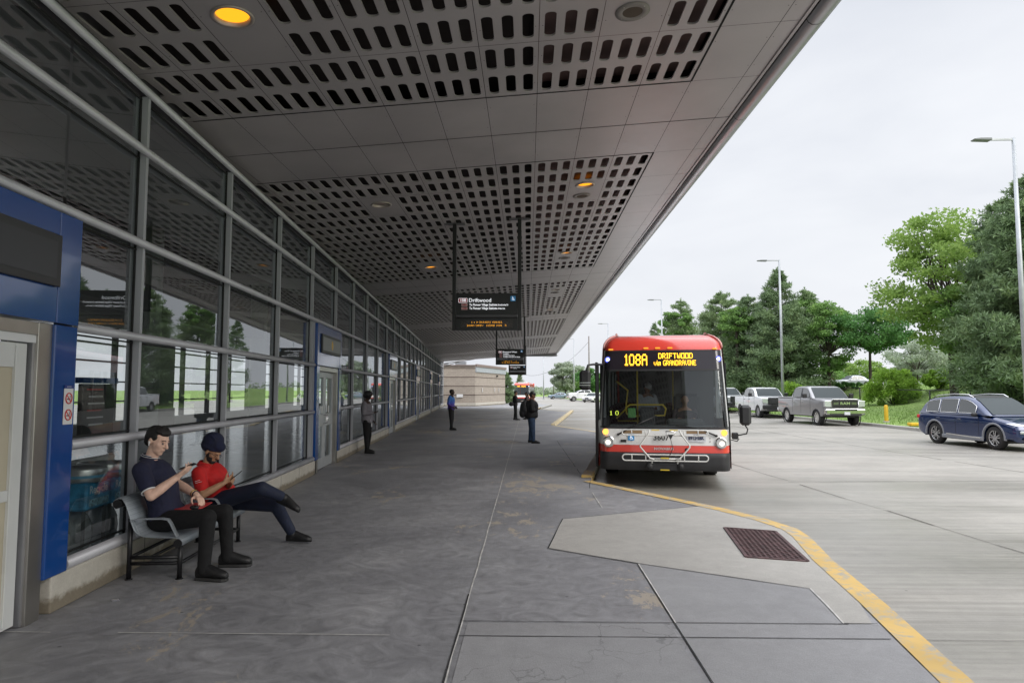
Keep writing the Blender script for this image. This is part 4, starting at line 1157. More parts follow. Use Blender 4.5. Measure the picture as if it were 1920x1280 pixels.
tr = N(nt,'ShaderNodeBsdfTransparent'); mx = N(nt,'ShaderNodeMixShader'); mx.inputs[0].default_value = .16
nt.links.new(tr.outputs[0], mx.inputs[1]); nt.links.new(b.outputs[0], mx.inputs[2]); nt.links.new(mx.outputs[0], o_.inputs[0])
g = MB()
for a, c in zip(tops, tops[1:]): g.quad(a, c, c+Vector((0,0,-.92)), a+Vector((0,0,-.92)))
g.build('mesh_fabric', m, t)
M_boll = yellow_paint('bollard_yellow', (.68,.42,.02), (.5,.4,.2), (.62,.75))
for px, Y, py, lab in ((1661, 37.5, 759, 'yellow bollard on the grass between the silver pickup and the blue car'), ):
    x, _, zt = at(px, Y, py); zb = bank_height(x, Y)
    tt = empty('bollard', (x,Y,zb), 0, lab, 'bollard')
    g = MB(); g.lathe((0,0,0), [(.10,-.1),(.10,zt-zb-.08),(.085,zt-zb-.03),(.05,zt-zb),(0,zt-zb+.005)], 16); g.build('pipe', M_boll, tt)
    g = MB(); g.cyl((0,0,-.1),(0,0,.06),.16,14); g.build('footing', M_kerb, tt)
x, _, _z = at(1722, 34, 799); g = MB(); g.box((x,34,.10),(.9,.35,.16),.03); tag(g.build('wheel_stop', M_boll), 'low yellow painted stop block on the kerb left of the blue car', 'wheel stop')
g = MB(); c = P0 = wallpt(6.02,.35,.004); g.box(c,(.06,.035,.012),.004,.4); tag(g.build('litter', mat('foil', (.7,.7,.75), .2, .8)), 'small crumpled foil scrap at the foot of the plinth', 'litter')
# far end brick building
M_brick, nt, b = nodemat('tan_block_wall')
v = objvec(nt, (1,1,1)); 
sx = N(nt,'ShaderNodeSeparateXYZ'); nt.links.new(v, sx.inputs[0]); cb = N(nt,'ShaderNodeCombineXYZ'); ad = N(nt,'ShaderNodeMath',operation='ADD')
nt.links.new(sx.outputs[0], ad.inputs[0]); nt.links.new(sx.outputs[1], ad.inputs[1]); nt.links.new(ad.outputs[0], cb.inputs[0]); nt.links.new(sx.outputs[2], cb.inputs[1])
br = N(nt,'ShaderNodeTexBrick'); br.inputs['Color1'].default_value=(.40,.345,.29,1); br.inputs['Color2'].default_value=(.34,.295,.25,1); br.inputs['Mortar'].default_value=(.25,.22,.19,1)
br.inputs['Scale'].default_value=1; br.inputs['Mortar Size'].default_value=.01; br.inputs['Brick Width'].default_value=.4; br.inputs['Row Height'].default_value=.2
nt.links.new(cb.outputs[0], br.inputs[0]); nt.links.new(br.outputs[0], b.inputs['Base Color']); b.inputs['Roughness'].default_value=.85
A = Vector((*at(838,76)[:2],0)); A = Vector((-9.9,76,0)); B_ = Vector((*at(891,76)[:2],0)); C_ = Vector((*at(947,88)[:2],0))
bld = empty('block_building', B_, 0, 'low tan block building with dark bands closing the far end of the platform', 'building')
bo = -B_
g = MB(); ht = 4.52
P4 = [A+Vector((-4,0,0)), B_, C_, C_+Vector((-6,9,0)), A+Vector((-4,14,0))]
g.prism([(p.x+bo.x,p.y+bo.y) for p in P4], .35, ht); g.build('wall', M_brick, bld)
g = MB(); g.prism([(p.x*1.0+bo.x+dx,p.y+bo.y+dy) for p,(dx,dy) in zip(P4,((0,-.05),(.06,-.05),(.06,0),(0,.05),(0,.05)))], -.2, .35); g.build('base_course', M_plinth, bld)
for z in (1.25,2.22,3.22,4.2):
    g = MB(); 
    for a, c in ((P4[0],P4[1]),(P4[1],P4[2])): g.bar(Vector((a.x,a.y,z))+bo, Vector((c.x,c.y,z))+bo, .05, .07)
    g.build('band', mat('band_brown', (.10,.07,.06), .7), bld)
g = MB(); g.bar(Vector((B_.x,B_.y,ht-.45))+bo+Vector((.06,0,0)), Vector((C_.x,C_.y,ht-.45))+bo+Vector((.06,0,0)), .12, .55); g.build('metal_fascia', mat('pale_fascia', (.42,.45,.48), .5,.3, noise=(4,.1)), bld)
g = MB(); g.bar(Vector((B_.x,B_.y,ht))+bo+Vector((.1,0,0)), Vector((C_.x,C_.y,ht))+bo+Vector((.1,0,0)), .2, .3); g.bar(Vector((A.x,A.y,ht))+bo,Vector((B_.x,B_.y,ht))+bo,.3,.12); g.build('roof_edge', mat('roof_edge', (.22,.17,.15), .7), bld)
g = MB(); g.box(Vector((*at(862,75.9,742)[:2],1.15))+bo,(.7,.05,.35)); g.build('notice', M_white, bld)
c = B_.lerp(C_, .68); g = MB(); g.box(Vector((c.x+.08,c.y,3.5))+bo,(.25,.25,.2)); g.build('wall_lamp', M_black, bld)
for f_ in (.2,.6,.75):
    c = B_.lerp(C_, f_); g = MB(); g.box(Vector((c.x+.06,c.y,1.8))+bo,(.06,.3,.45)); g.build('wall_sign', M_white, bld)
g = MB(); g.box((-2.0,4,ht+.3),(1.2,1.2,.6),.02); g.box((-4,5,ht+.2),(.8,.8,.4)); g.build('roof_vent', M_grey_paint, bld)
# ================================================================== TREES
def leafmat(name, c, tr=.35, var=.35):
    m = bpy.data.materials.new(name); m.use_nodes = True; nt = m.node_tree; b = nt.nodes['Principled BSDF']; MATS[name] = m
    t = N(nt,'ShaderNodeTexCoord'); n = N(nt,'ShaderNodeTexNoise'); n.inputs['Scale'].default_value = .9; n.inputs['Detail'].default_value = 6; n.inputs['Roughness'].default_value = .7
    nt.links.new(t.outputs['Object'], n.inputs[0])
    r = ramp(nt, n.outputs[0], [(.32, tuple(x*(1-var) for x in c)), (.5, c), (.68, (c[0]*(1+var)+.01, c[1]*(1+var*.8), c[2]*(1+var*.3)))])
    nt.links.new(r.outputs[0], b.inputs['Base Color']); b.inputs['Roughness'].default_value = .6; b.inputs['Specular IOR Level'].default_value = .2
    o = [x for x in nt.nodes if x.type == 'OUTPUT_MATERIAL'][0]
    tl = N(nt,'ShaderNodeBsdfTranslucent'); nt.links.new(r.outputs[0], tl.inputs[0]); mx = N(nt,'ShaderNodeMixShader'); mx.inputs[0].default_value = tr
    nt.links.new(b.outputs[0], mx.inputs[1]); nt.links.new(tl.outputs[0], mx.inputs[2]); nt.links.new(mx.outputs[0], o.inputs[0])
    return m
M_pine = leafmat('pine_needles', (.225,.315,.155), .2); M_pine2 = leafmat('dark_pine_needles', (.180,.262,.135), .2)
M_leafL = leafmat('light_green_leaves', (.25,.38,.10), .45); M_leafM = leafmat('mid_green_leaves', (.19,.33,.10), .4); M_leafY = leafmat('lime_green_leaves', (.24,.40,.06), .4)
M_leafD = leafmat('deep_green_leaves', (.10,.23,.07), .35); M_pale = leafmat('haze_paled_leaves', (.36,.42,.32), .45, .15)  # pale leaves carry the distance haze in their colour
M_bark = mat('bark', (.060,.048,.038), .9, noise=(6,.4), bump=(12,.5))
def leaves_mesh(name, centers, per, spread, size, mt, parent, rs, aspect=.5, droop=0, needle=False, upbias=0):
    """clumps: centers (n,3) with radii (n,3); leaf quads filling them"""
    n = len(centers); C = np.repeat(centers, per, axis=0); S = np.repeat(spread, per, axis=0)
    k = len(C); d = rs.normal(size=(k,3)); d /= np.linalg.norm(d, axis=1)[:,None]; rad = rs.random(k)**.45
    P_ = C + d*S*rad[:,None]
    a = rs.normal(size=(k,3)) ; 
    if needle: a = d*1.3 + a*.6; a[:,2] += .35
    a[:,2] += upbias
    a /= np.linalg.norm(a, axis=1)[:,None]
    b = np.cross(a, rs.normal(size=(k,3))); b /= np.linalg.norm(b, axis=1)[:,None]
    sz = size*(.6+.8*rs.random(k))[:,None]
    v = np.empty((k,4,3)); v[:,0] = P_-a*sz*.5; v[:,1] = P_+b*sz*aspect*.5; v[:,2] = P_+a*sz*.5; v[:,3] = P_-b*sz*aspect*.5
    me = bpy.data.meshes.new(name); me.vertices.add(k*4); me.vertices.foreach_set('co', v.reshape(-1)); me.loops.add(k*4); me.loops.foreach_set('vertex_index', np.arange(k*4))
    me.polygons.add(k); me.polygons.foreach_set('loop_start', np.arange(0,k*4,4)); me.polygons.foreach_set('loop_total', np.full(k,4)); me.update(calc_edges=True); me.materials.append(mt)
    o = bpy.data.objects.new(name, me); COL.objects.link(o); o.parent = parent; return o
def limb(mb, a, b_, r0, r1, rg, bend=.08, n=4):
    a = Vector(a); b_ = Vector(b_); L_ = (b_-a).length; pts = []
    for i in range(n+1):
        t = i/n; j = Vector((rg.uniform(-1,1),rg.uniform(-1,1),rg.uniform(-.5,.5)))*L_*bend*math.sin(math.pi*t)
        pts.append(a.lerp(b_, t)+j)
    mb.tube(pts, [r0+(r1-r0)*i/n for i in range(n+1)], 6, caps=False)
def basez(x, y):
    z = bank_height(x, y) if 8 < y < 205 else -.33
    return z if z > -.05 else -.3
def conifer(px, Y, top_py, width, seed, label, mt=None, low=.08, dens=1.0, name='pine_tree', grp='pine trees behind the fence', x=None, jag=.35, power=.75):
    X, _, zt = at(px, Y, top_py); zb = basez(X, Y); h = zt-zb
    t = empty(name, (X,Y,zb), 0, label, 'pine tree', grp); rg = random.Random(seed); rs = np.random.RandomState(seed)
    g = MB(); g.tube([(0,0,-.3),(0.05*h*.05,0,h*.5),(0,.1,h*.97)], [h*.020+.05, h*.013+.02, .02], 8)
    cs, ss = [], []; nb = int(46*dens)
    z = low*h
    for i in range(nb):
        f = (i+.5)/nb; z = h*(low+(1-low)*f); rr = width/2*((1-f)**power)*(rg.uniform(1-jag,1.12))+.12
        if f < .12: rr *= .75+f*2
        for q in range(3 if f > .8 else 4):
            a = rg.random()*2*math.pi; e = Vector((math.cos(a)*rr, math.sin(a)*rr, rr*rg.uniform(.02,.28)))
            limb(g, (0,0,z), Vector((0,0,z))+e, .035*(1-f)+.012, .008, rg, .05, 2)
            m_ = 4 if rr > 1.4 else 2
            for s_ in range(m_):
                u = 1-(s_/(m_))*.62; p = e*u; cs.append((p.x, p.y, z+p.z+rg.uniform(-.1,.1))); w_ = (.20+.13*rr)*rg.uniform(.7,1.2); ss.append((w_, w_, w_*.62))
    cs.append((0,0,h)); ss.append((.12,.12,.45)); cs.append((0,0,h*.965)); ss.append((.25,.25,.3))
    g.build('trunk', M_bark, t, fix=False)
    leaves_mesh('crown', np.array(cs), int(46*dens), np.array(ss)*1.15, .30, mt or M_pine, t, rs, .20, needle=True)
    return t
def broadleaf(px, Y, top_py, bot_py, width, seed, label, mt=None, name='leafy_tree', grp='leafy trees behind the fence', dens=1.0, size=.2, shape='round', lean=0, gap=.0, depth=None, bare=.35, clr=None):
    X, _, zt = at(px, Y, top_py); zb = basez(X, Y); h = zt-zb; _, _, zc0 = at(px, Y, bot_py); c0 = max(.12*h, zc0-zb)
    t = empty(name, (X,Y,zb), 0, label, 'tree', grp); rg = random.Random(seed); rs = np.random.RandomState(seed)
    g = MB(); tp = Vector((lean*.4, 0, c0+(h-c0)*.25)); g.tube([(0,0,-.3),(rg.uniform(-.1,.1),0,c0*.6),tp], [.022*h+.03,.016*h+.02,.012*h+.01], 8, caps=False)
    cs, ss = [], []; n = int(64*dens); ch = (h-c0)/2; cc_ = Vector((lean, 0, c0+ch)); W2 = width/2; k = 0
    while k < n:
        d = Vector((rg.gauss(0,1),rg.gauss(0,1),rg.gauss(0,1))).normalized(); r_ = rg.uniform(.35,1)**.6
        p = Vector((d.x*W2*r_, d.y*(depth or W2)*r_, d.z*ch*r_))
        if shape == 'umbrella' and p.z < 0: p.z *= .55; 
        if shape == 'fan': 
            f = (p.z/ch+1)/2; p.x *= .5+.7*f; p.y *= .5+.7*f
        if shape == 'irregular': p.x *= rg.uniform(.7,1.05)
        q = cc_+p; k += 1
        s_ = W2*rg.uniform(.15,.30); cs.append(tuple(q)); ss.append((s_*1.15,s_*1.15,s_*.62))
        if k % 2 == 0: limb(g, tp if q.z > tp.z*.9 else Vector((0,0,c0*.9)), q, .006*h+.02, .012, rg, .10, 3)
    g.build('trunk', M_bark, t, fix=False)
    leaves_mesh('crown', np.array(cs), int(190*dens**.2), np.array(ss)*1.1, size, mt or M_leafM, t, rs, .6)
    return t
def bush(px, Y, top_py, width, seed, label, mt, grp='rounded lime bushes on the grass bank', size=.13, dens=1.0):
    X, _, zt = at(px, Y, top_py); zb = basez(X, Y); h = max(.6, zt-zb); t = empty('bush', (X,Y,zb), 0, label, 'bush', grp)
    rg = random.Random(seed); rs = np.random.RandomState(seed); cs, ss = [], []
    g = MB()
    for k in range(int(90*dens)):
        a = rg.random()*2*math.pi; r_ = rg.random()**.5; u = rg.random(); hh = h*math.sqrt(max(.1,1-(r_*.95)**2.6)); z = (u**.45)*hh*.88
        p = (math.cos(a)*r_*width/2*.88, math.sin(a)*r_*width/2*.8, z); cs.append(p); s_ = h*rg.uniform(.10,.17); ss.append((s_,s_,s_))
        if k % 3 == 0: limb(g, (0,0,-.05), p, .025, .008, rg, .1, 2)
    g.build('stems', M_bark, t, fix=False)
    leaves_mesh('foliage', np.array(cs), 220, np.array(ss), size, mt, t, rs, .6); return t

# pines left to right, as they show against the sky
conifer(1276, 78, 566, 7.1, 1, 'pine with a loose pale top rising just right of the bus roof lamp', M_pine, dens=1.1, power=.58)
conifer(1228, 92, 608, 4.6, 2, 'small dark pine tip showing left of the lamp over the bus roof', M_pine2, dens=.8)
conifer(1352, 70, 552, 7.6, 3, 'broad dark pine right of the bus, second of the pine group', M_pine, dens=1.3, power=.52)
conifer(1402, 66, 560, 7.2, 4, 'dense dark pine between the broad pine and the tallest pine', M_pine2, dens=1.3, power=.52)
conifer(1458, 63, 508, 7.9, 5, 'tallest narrow-topped pine behind the middle lamp post', M_pine2, dens=1.35, power=.66, jag=.5)
conifer(1509, 66, 548, 6.4, 6, 'mid-sized pine right of the middle lamp post', M_pine, dens=1.1, power=.58)
broadleaf(1380, 65, 566, 640, 3.2, 11, 'light green leafy crown rising between the pines above the white pickup', M_leafM, dens=.8)
broadleaf(1505, 66, 556, 650, 3.4, 15, 'light green leafy crown between the tallest pine and the bright green tree', M_leafM, dens=.8)
broadleaf(1268, 77, 580, 640, 3.4, 16, 'light green leafy crown mixed into the pine over the bus roof', M_leafM, dens=.7)
broadleaf(1550, 62, 562, 700, 4.6, 12, 'bright green leafy tree between the pines and the round maple', M_leafM, dens=.9)
broadleaf(1628, 60, 573, 680, 6.4, 13, 'round deep green maple on a short dark trunk', M_leafD, dens=1.3, shape='umbrella', name='maple_tree')
broadleaf(1775, 46, 404, 650, 8.4, 14, 'tall loose light green tree leaning out left of the big pine', M_leafL, dens=1.7, shape='irregular', lean=-.3, size=.24)
broadleaf(1822, 43, 520, 690, 4.5, 24, 'lower light green tree tucked against the big pine', M_leafM, dens=.9, size=.2)
conifer(1886, 40, 376, 7.2, 7, 'huge dark pine at the right edge, left of its pair', M_pine2, low=.03, dens=1.6, power=.55)
conifer(1925, 36, 335, 6.7, 8, 'huge dark pine cut by the right edge of the view', M_pine2, low=.03, dens=1.5, power=.52)
conifer(1990, 44, 400, 6.7, 9, 'dark pine standing out of view right of the edge pines', M_pine, low=.03, dens=1.0, power=.52)
# background trees, the far pale ones hazed by leaf colour
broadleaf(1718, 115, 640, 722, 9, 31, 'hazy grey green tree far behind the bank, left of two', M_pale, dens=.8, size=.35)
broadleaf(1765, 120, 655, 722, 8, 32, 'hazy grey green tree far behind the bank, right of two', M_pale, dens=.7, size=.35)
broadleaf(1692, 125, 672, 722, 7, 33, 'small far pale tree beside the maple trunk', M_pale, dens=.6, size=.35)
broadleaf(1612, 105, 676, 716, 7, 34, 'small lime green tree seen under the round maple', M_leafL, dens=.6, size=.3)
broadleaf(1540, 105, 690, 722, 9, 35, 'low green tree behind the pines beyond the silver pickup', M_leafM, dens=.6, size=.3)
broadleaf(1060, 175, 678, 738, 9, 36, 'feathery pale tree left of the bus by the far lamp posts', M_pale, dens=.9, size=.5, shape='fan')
broadleaf(1088, 185, 706, 738, 8, 37, 'small round green tree beside the feathery tree', M_leafM, dens=.6, size=.45)
broadleaf(1108, 150, 690, 740, 7, 38, 'dark green tree peeping out left of the bus mirror', M_leafD, dens=.6, size=.4)
conifer(950, 92, 700, 2.9, 39, 'small open grown spruce beside the block building', M_pine2, low=.02, dens=.7, name='spruce_tree')
conifer(975, 120, 702, 1.7, 40, 'thin conifer tip behind the far bus', M_pine2, low=.3, dens=.4, name='spruce_tree')
bush(1672, 52, 688, 4.2, 51, 'wide rounded lime green bush on the bank, larger of the pair', M_leafY)
bush(1758, 52, 690, 2.3, 52, 'smaller rounded lime green bush nearer the big pine', M_leafY, dens=.7)
bush(1487, 55, 712, 2.6, 53, 'low lime bush behind the lamp post and silver pickup', M_leafY, dens=.7)
for k, (px, py) in enumerate(((1335,716),(1395,712),(1440,716),(1530,712),(1580,716))):
    bush(px, 72-k*2, py, 6.0, 60+k, ['dark low shrub beneath the broad pine','dark low shrub beneath the dense pine','dark low shrub under the tallest pine','dark low shrub right of the lamp post','dark low shrub left of the round maple'][k], M_leafD, 'dark shrubs under the pines', dens=.7, size=.2)
# far wood line on the horizon
rs = np.random.RandomState(77); cs = []; ss = []
for k in range(170):
    x = -30+k*2.6+rs.uniform(-1,1); y = 300+rs.uniform(-25,25); hh = rs.uniform(2,6.5)*(1.0 if x > 30 else .55); cs.append((x,y,hh*.45)); ss.append((3.2,3,hh*.5))
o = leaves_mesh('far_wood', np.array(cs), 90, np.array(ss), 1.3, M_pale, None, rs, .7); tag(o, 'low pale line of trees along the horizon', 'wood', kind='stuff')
# ================================================================== BUSES
M_bred = mat('bus_red', (.72,.055,.035), .25, 0, noise=(1.5,.06), coat=.7); M_bwhite = mat('bus_white', (.78,.78,.77), .3, 0, noise=(2,.05), coat=.4)
M_bblack = mat('bus_bumper_black', (.020,.020,.022), .5, 0, noise=(6,.2)); M_wind = glass('windshield_glass', (.62,.66,.66), 1.75)
M_mq = mat('marquee_glass', (.020,.016,.024), .10, 0, coat=.4); M_sideglass = glass('bus_side_glass', (.25,.27,.28), 1.7)
M_byel = mat('grab_rail_yellow', (.70,.52,.04), .35); M_int = mat('bus_interior_grey', (.10,.10,.105), .6); M_rack = mat('rack_white', (.68,.68,.66), .35)
M_head = emit('headlight_lit', (1,.93,.80), 1.4); M_turn = emit('turn_signal_lit', (1,.42,.08), 1.6); M_bluel = emit('blue_marker_light', (.62,.66,1), 9.0)
M_bglow = emit('blue_led_lens', (.16,.20,1), .8)
M_amb = emit('clearance_amber', (1,.45,.05), .8); M_marq = emit('marquee_amber', (1,.50,.03), 2.6)
M_lens = mat('clear_lens', (.55,.55,.55), .08, .3)
def hwid(z): return 1.275 if z < 1.25 else 1.275-.075*min(1.5,(z-1.25))/1.45
PRF = [(.35,.03),(.42,.0),(.68,.0),(.70,.03),(1.18,.06),(2.30,.27),(2.72,.36),(2.84,.42),(2.94,.53),(3.01,.72),(3.05,1.05),(3.06,1.6)]
def lerpt(T, z):
    if z <= T[0][0]: return T[0][1]
    for a, b_ in zip(T, T[1:]):
        if z <= b_[0]: return a[1]+(b_[1]-a[1])*(z-a[0])/(b_[0]-a[0])
    return T[-1][1]
def fr(u, z, out=0.0, hw=None):
    """front face point; u in -1..1"""
    w_ = (hw or hwid(z)); c = max(0, (abs(u)-.86)/.14)
    y = lerpt(PRF, z) + .07*u*u + .20*c*c - out
    return (u*w_ - math.copysign(.03*c**3, u), y, z)
US = [-1,-.985,-.96,-.93,-.89,-.84]+[-.8+.1*i for i in range(17)]+[.84,.89,.93,.96,.985,1]
def front_patch(zs, u0=-1, u1=1, out=0, hwf=None):
    g = MB(); g.smooth = True; us = [u for u in US if u0 < u < u1]; us = [u0]+us+[u1]
    b0 = g.add([fr(u, z, out, hwf(z) if hwf else None) for z in zs for u in us]); n = len(us)
    for j in range(len(zs)-1):
        for i in range(n-1): g.face((b0+j*n+i, b0+j*n+i+1, b0+(j+1)*n+i+1, b0+(j+1)*n+i))
    return g
def make_bus(loc, rz, label, detail=True):
    t = empty('transit_bus', loc, rz, label, 'bus', 'red and white transit buses'); LEN = 12.2
    capw = lambda z: 1.20-.02*0 if z < 2.74 else 1.20-.26*((z-2.74)/.32)**2.2
    body = front_patch([.84,.95,1.05,1.165]).build('front_panel', M_bwhite, t, fix=False)
    front_patch([.70,.77,.838], out=.004).build('red_band', M_bred, t, fix=False)
    front_patch([.36,.42,.5,.6,.67,.70], out=.035).build('bumper', M_bblack, t, fix=False)
    cap = front_patch([2.70,2.74,2.80,2.86,2.92,2.97,3.01,3.035,3.05,3.06], hwf=capw).build('roof_cap', M_bred, t, fix=False)
    # sides
    for sgn in (-1, 1):
        def sd(y, z): return (sgn*hwid(z), y, z)
        g = MB()
        y0 = lambda z: fr(1, z)[1]
        def strip(z0, z1, ya=None, yb=LEN):
            g.quad((sgn*hwid(z0), y0(z0) if ya is None else ya, z0), (sgn*hwid(z0), yb, z0), (sgn*hwid(z1), yb, z1), (sgn*hwid(z1), y0(z1) if ya is None else ya, z1))
        g.mi = 0; strip(.84,1.25); strip(1.25,1.30)
        g.mi = 1; strip(.38,.84)
        g.mi = 1; strip(2.45,2.75)
        g.build('side_panel', [M_bwhite, M_bred], t)
        g = MB(); strip(1.30,2.45); g.build('side_windows', M_sideglass, t)
        for k in range(9):
            yy = .75+k*1.35; g = MB(); g.box((sgn*(hwid(1.9)-.01), yy, 1.87), (.06,.10,1.16)); g.build('window_pillar', M_bwhite if k%2 else M_bblack, t)
        # roof shoulder
        g = MB(); g.smooth = True; zz = [2.74,2.80,2.86,2.92,2.97,3.01,3.035,3.05,3.06]
        n = g.add([(sgn*(capw(z)), fr(1,z)[1] if i == 0 else LEN, z) for z in zz for i in range(2)])
        for j in range(len(zz)-1): g.face((n+2*j, n+2*j+1, n+2*j+3, n+2*j+2))
        g.build('roof_shoulder', M_bred, t, fix=False)
    g = MB(); g.quad((-.98,1.2,3.06),(.98,1.2,3.06),(.98,LEN,3.06),(-.98,LEN,3.06)); g.box((0,5.5,3.11),(1.5,6,.10)); g.build('roof', M_bwhite, t)
    g = MB(); g.box((0,LEN+.02,1.7),(2.45,.06,2.7),.02); g.mi = 1; g.box((0,LEN-.05,1.7),(2.3,.04,2.3)); g.mi = 0; g.build('rear_panel', [M_bred, M_int], t)
    g = MB(); g.box((0,6.3,.45),(2.3,11.6,.06)); g.build('floor', M_int, t)
    g = MB(); g.box((0,6.3,2.70),(2.2,11.3,.04)); g.build('inner_ceiling', mat('bus_inner_ceiling', (.26,.26,.26), .6), t)
    # windshield frame and glass
    front_patch([1.165,1.195], out=.002).build('lower_gasket', M_bblack, t, fix=False)
    front_patch([1.195,1.5,1.8,2.1,2.285], -.93, .93).build('windshield', M_wind, t, fix=False)
    front_patch([2.32,2.4,2.5,2.6,2.68], -.93, .93, .003).build('marquee', M_mq, t, fix=False)
    front_patch([2.285,2.32], -.94, .94, .006).build('divider', M_bblack, t, fix=False)
    front_patch([2.68,2.705], -.94, .94, .006).build('top_gasket', M_bblack, t, fix=False)
    for s in (-1,1):
        a, b_ = (.955, 1.0) ; g = front_patch([1.165,1.5,1.9,2.3,2.72], *( (a,b_) if s > 0 else (-b_,-a)), out=.003); g.build('corner_pillar', M_bwhite, t, fix=False)
        g = front_patch([1.165,1.5,1.9,2.3,2.70], *( (.925,.958) if s > 0 else (-.958,-.925)), out=.006); g.build('pillar_gasket', M_bblack, t, fix=False)
    # clearance lights
    for x, z in ((-1.02,2.725),(-.32,2.745),(-.09,2.745),(.15,2.745),(1.02,2.725)):
        p = fr(x/1.2, z, .02); g = MB(); g.box((p[0],p[1],p[2]),(.10,.05,.026),.01); g.build('clearance_light', M_amb, t)
    for s in (-1,1):
        g = MB(); pts = [fr(s*.985, z, .045, capw(z)+.01) for z in (2.74,2.82,2.90,2.97,3.03,3.06)]; pts = [(p[0],p[1]-.0,p[2]+.02) for p in pts]+[(s*.94,1.35,3.12),(s*.9,1.6,3.06)]
        g.tube(pts, .022, 8); g.build('roof_rail', mat('rail_pinkish', (.60,.30,.28), .3), t)
        p = fr(s*.895, 2.52, .012)
        g = MB(); g.sphere((p[0],p[1]-.0,p[2]), (.030,.015,.030), 12, 8); bl = g.build('blue_light', M_bluel, t)
        g = MB(); g.lathe((p[0],p[1]+.004,p[2]), [(0,-.010),(.05,-.006),(.06,.004)], 20, 'y'); g.build('blue_lens', M_bglow, bl)
        # lamps
        p = fr(s*.885, 1.085, .01); g = MB(); g.lathe((p[0],p[1],p[2]), [(0,-.02),(.045,-.018),(.052,-.004),(.06,.0)], 18, 'y'); g.build('turn_signal', M_turn, t)
        q = fr(s*.835, .895, .015); g = MB(); g.lathe((q[0],q[1],q[2]), [(.085,-.03),(.11,-.028),(.115,.03)], 24, 'y'); hl = g.build('headlight', M_chrome, t)
        g = MB(); g.lathe((q[0],q[1],q[2]), [(0,-.015),(.085,-.025)], 24, 'y'); g.build('headlight_lens', M_lens, hl)
        g = MB(); g.sphere((q[0]+.015*s,q[1]-.02,q[2]-.01),(.05,.02,.045),12,8); g.build('headlight_bulb', M_head, hl)
        # wheels
        for yw in (2.65, 8.9):
            g = MB(); g.lathe((s*1.10, yw, .47), [(.28,-.14),(.45,-.14),(.47,-.10),(.47,.10),(.45,.14),(.28,.14)], 28, 'x'); w_ = g.build('wheel', M_rub, t)
            g = MB(); g.lathe((s*(1.10), yw, .47), [(0,s*.10),(.1,s*.12),(.27,s*.10),(.29,s*.14)], 20, 'x'); g.build('rim', M_alu, w_)
    # signs
    def onf(x, z, out): p = fr(x/hwid(z), z, out); return Vector(p)
    up = (onf(0,2.66,0)-onf(0,2.36,0)).normalized()
    def mk(txt, x0, z0, x1, h, out=.012, dot=.46):
        g = MB(); o_ = onf((x0+x1)/2, z0, out); o_.x = x0; o_.y = lerpt(PRF, z0)+.02-out-.02
        dots(g, txt, frame_M(o_, (1,0,0), up), h, x1-x0, dot); return g
    g = mk('108A', -.74, 2.395, -.30, .235, .02, .5); g.build('route_number', M_marq, t)
    g = mk('DRIFTWOOD', -.08, 2.530, .585, .112, .02, .5); g.build('destination_text', M_marq, t)
    g = mk('via GRANDRAVINE', -.17, 2.392, .645, .105, .02, .5); g.build('via_text', M_marq, t)
    if not detail: return t
    yv = .0
    def ft(nm, s, size, x, z, m, al='CENTER', bold=.001, parent=t, out=.01, sx=1):
        p = onf(x, z, out); p.x = x; return text_obj(nm, s, size, m, parent, frame_M(p,(1,0,0),(0,0,1)), al, .001, bold, sx)
    ft('fleet_number', '3607', .150, -.06, .985, M_black, bold=.003, out=.035)
    ft('maker_lettering', 'NOVABUS', .060, -.01, .775, mat('pale_lettering', (.6,.6,.6), .4, .4), bold=.002, sx=1.35, out=.03)
    p = onf(.60,.985,.02); g = MB(); g.box(p,(.36,.008,.155),.003); pl = g.build('licence_plate', mat('plate_white', (.62,.64,.68), .4, noise=(20,.15)), t)
    ft('plate_text', 'B912\u20225BK', .098, .60, .985, mat('plate_ink', (.03,.04,.09), .5), bold=.004, parent=pl, out=.030, sx=.72)
    ft('plate_title', 'ONTARIO', .022, .60, 1.045, mat('plate_ink', (.03,.04,.09), .5), parent=pl, out=.028)
    p = onf(-.63,.985,.012); wheelchair(None, t, frame_M(p,(1,0,0),(0,0,1)), .12)
    p = onf(-.78,.915,.012); g = MB(); g.box(p,(.11,.006,.05)); g.build('small_plate', M_bblack, t)
    p = onf(.42,.76,.01); g = MB(); g.sphere(p,(.035,.012,.035),12,8); g.build('tow_cap', M_bblack, t)
    for z in (.93,.99): p = onf(.70+.16,z-.01,.008); g = MB(); g.sphere(p,.010,8,5); g.build('rivet', M_bblack, t)
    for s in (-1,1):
        front_patch([1.06,1.125], *((.33,.62) if s > 0 else (-.62,-.33)), out=.003).build('rack_shading', mat('tan_strip', (.30,.20,.11), .6), t, fix=False)  # tan strips paint the brownish shading behind the rack's upper loop
    front_patch([1.150,1.166], out=.005).build('shadow_line', M_bblack, t, fix=False)
    # wipers
    for a, b_, c in ((onf(-.88,1.04,.03), onf(-.55,1.22,.05), onf(-.22,1.37,.03)), (onf(.98,1.03,.03), onf(.62,1.18,.05), onf(.30,1.21,.03))):
        g = MB(); g.tube([a, b_, c], [.018,.012,.008], 6); g.sphere(a,.025,8,6)
        d = (c-b_); g.bar(b_+d*.1, c+d*.25, .012, .02); g.build('wiper', M_black, t)
    # bike rack
    Y0 = -.16
    def loop(z0, z1):
        w_ = .80; r = (z1-z0)/2; zc = (z0+z1)/2; pts = []
        for i in range(9): a = R(90-22.5*i); pts.append((w_-r+r*math.cos(a), Y0, zc+r*math.sin(a)))
        for i in range(9): a = R(-90-22.5*i); pts.append((-w_+r+r*math.cos(a), Y0, zc+r*math.sin(a)))
        pts.append(pts[0]); return pts
    g = MB(); g.tube(loop(1.04,1.145), .013, 8, False); g.tube(loop(.56,.675), .013, 8, False)
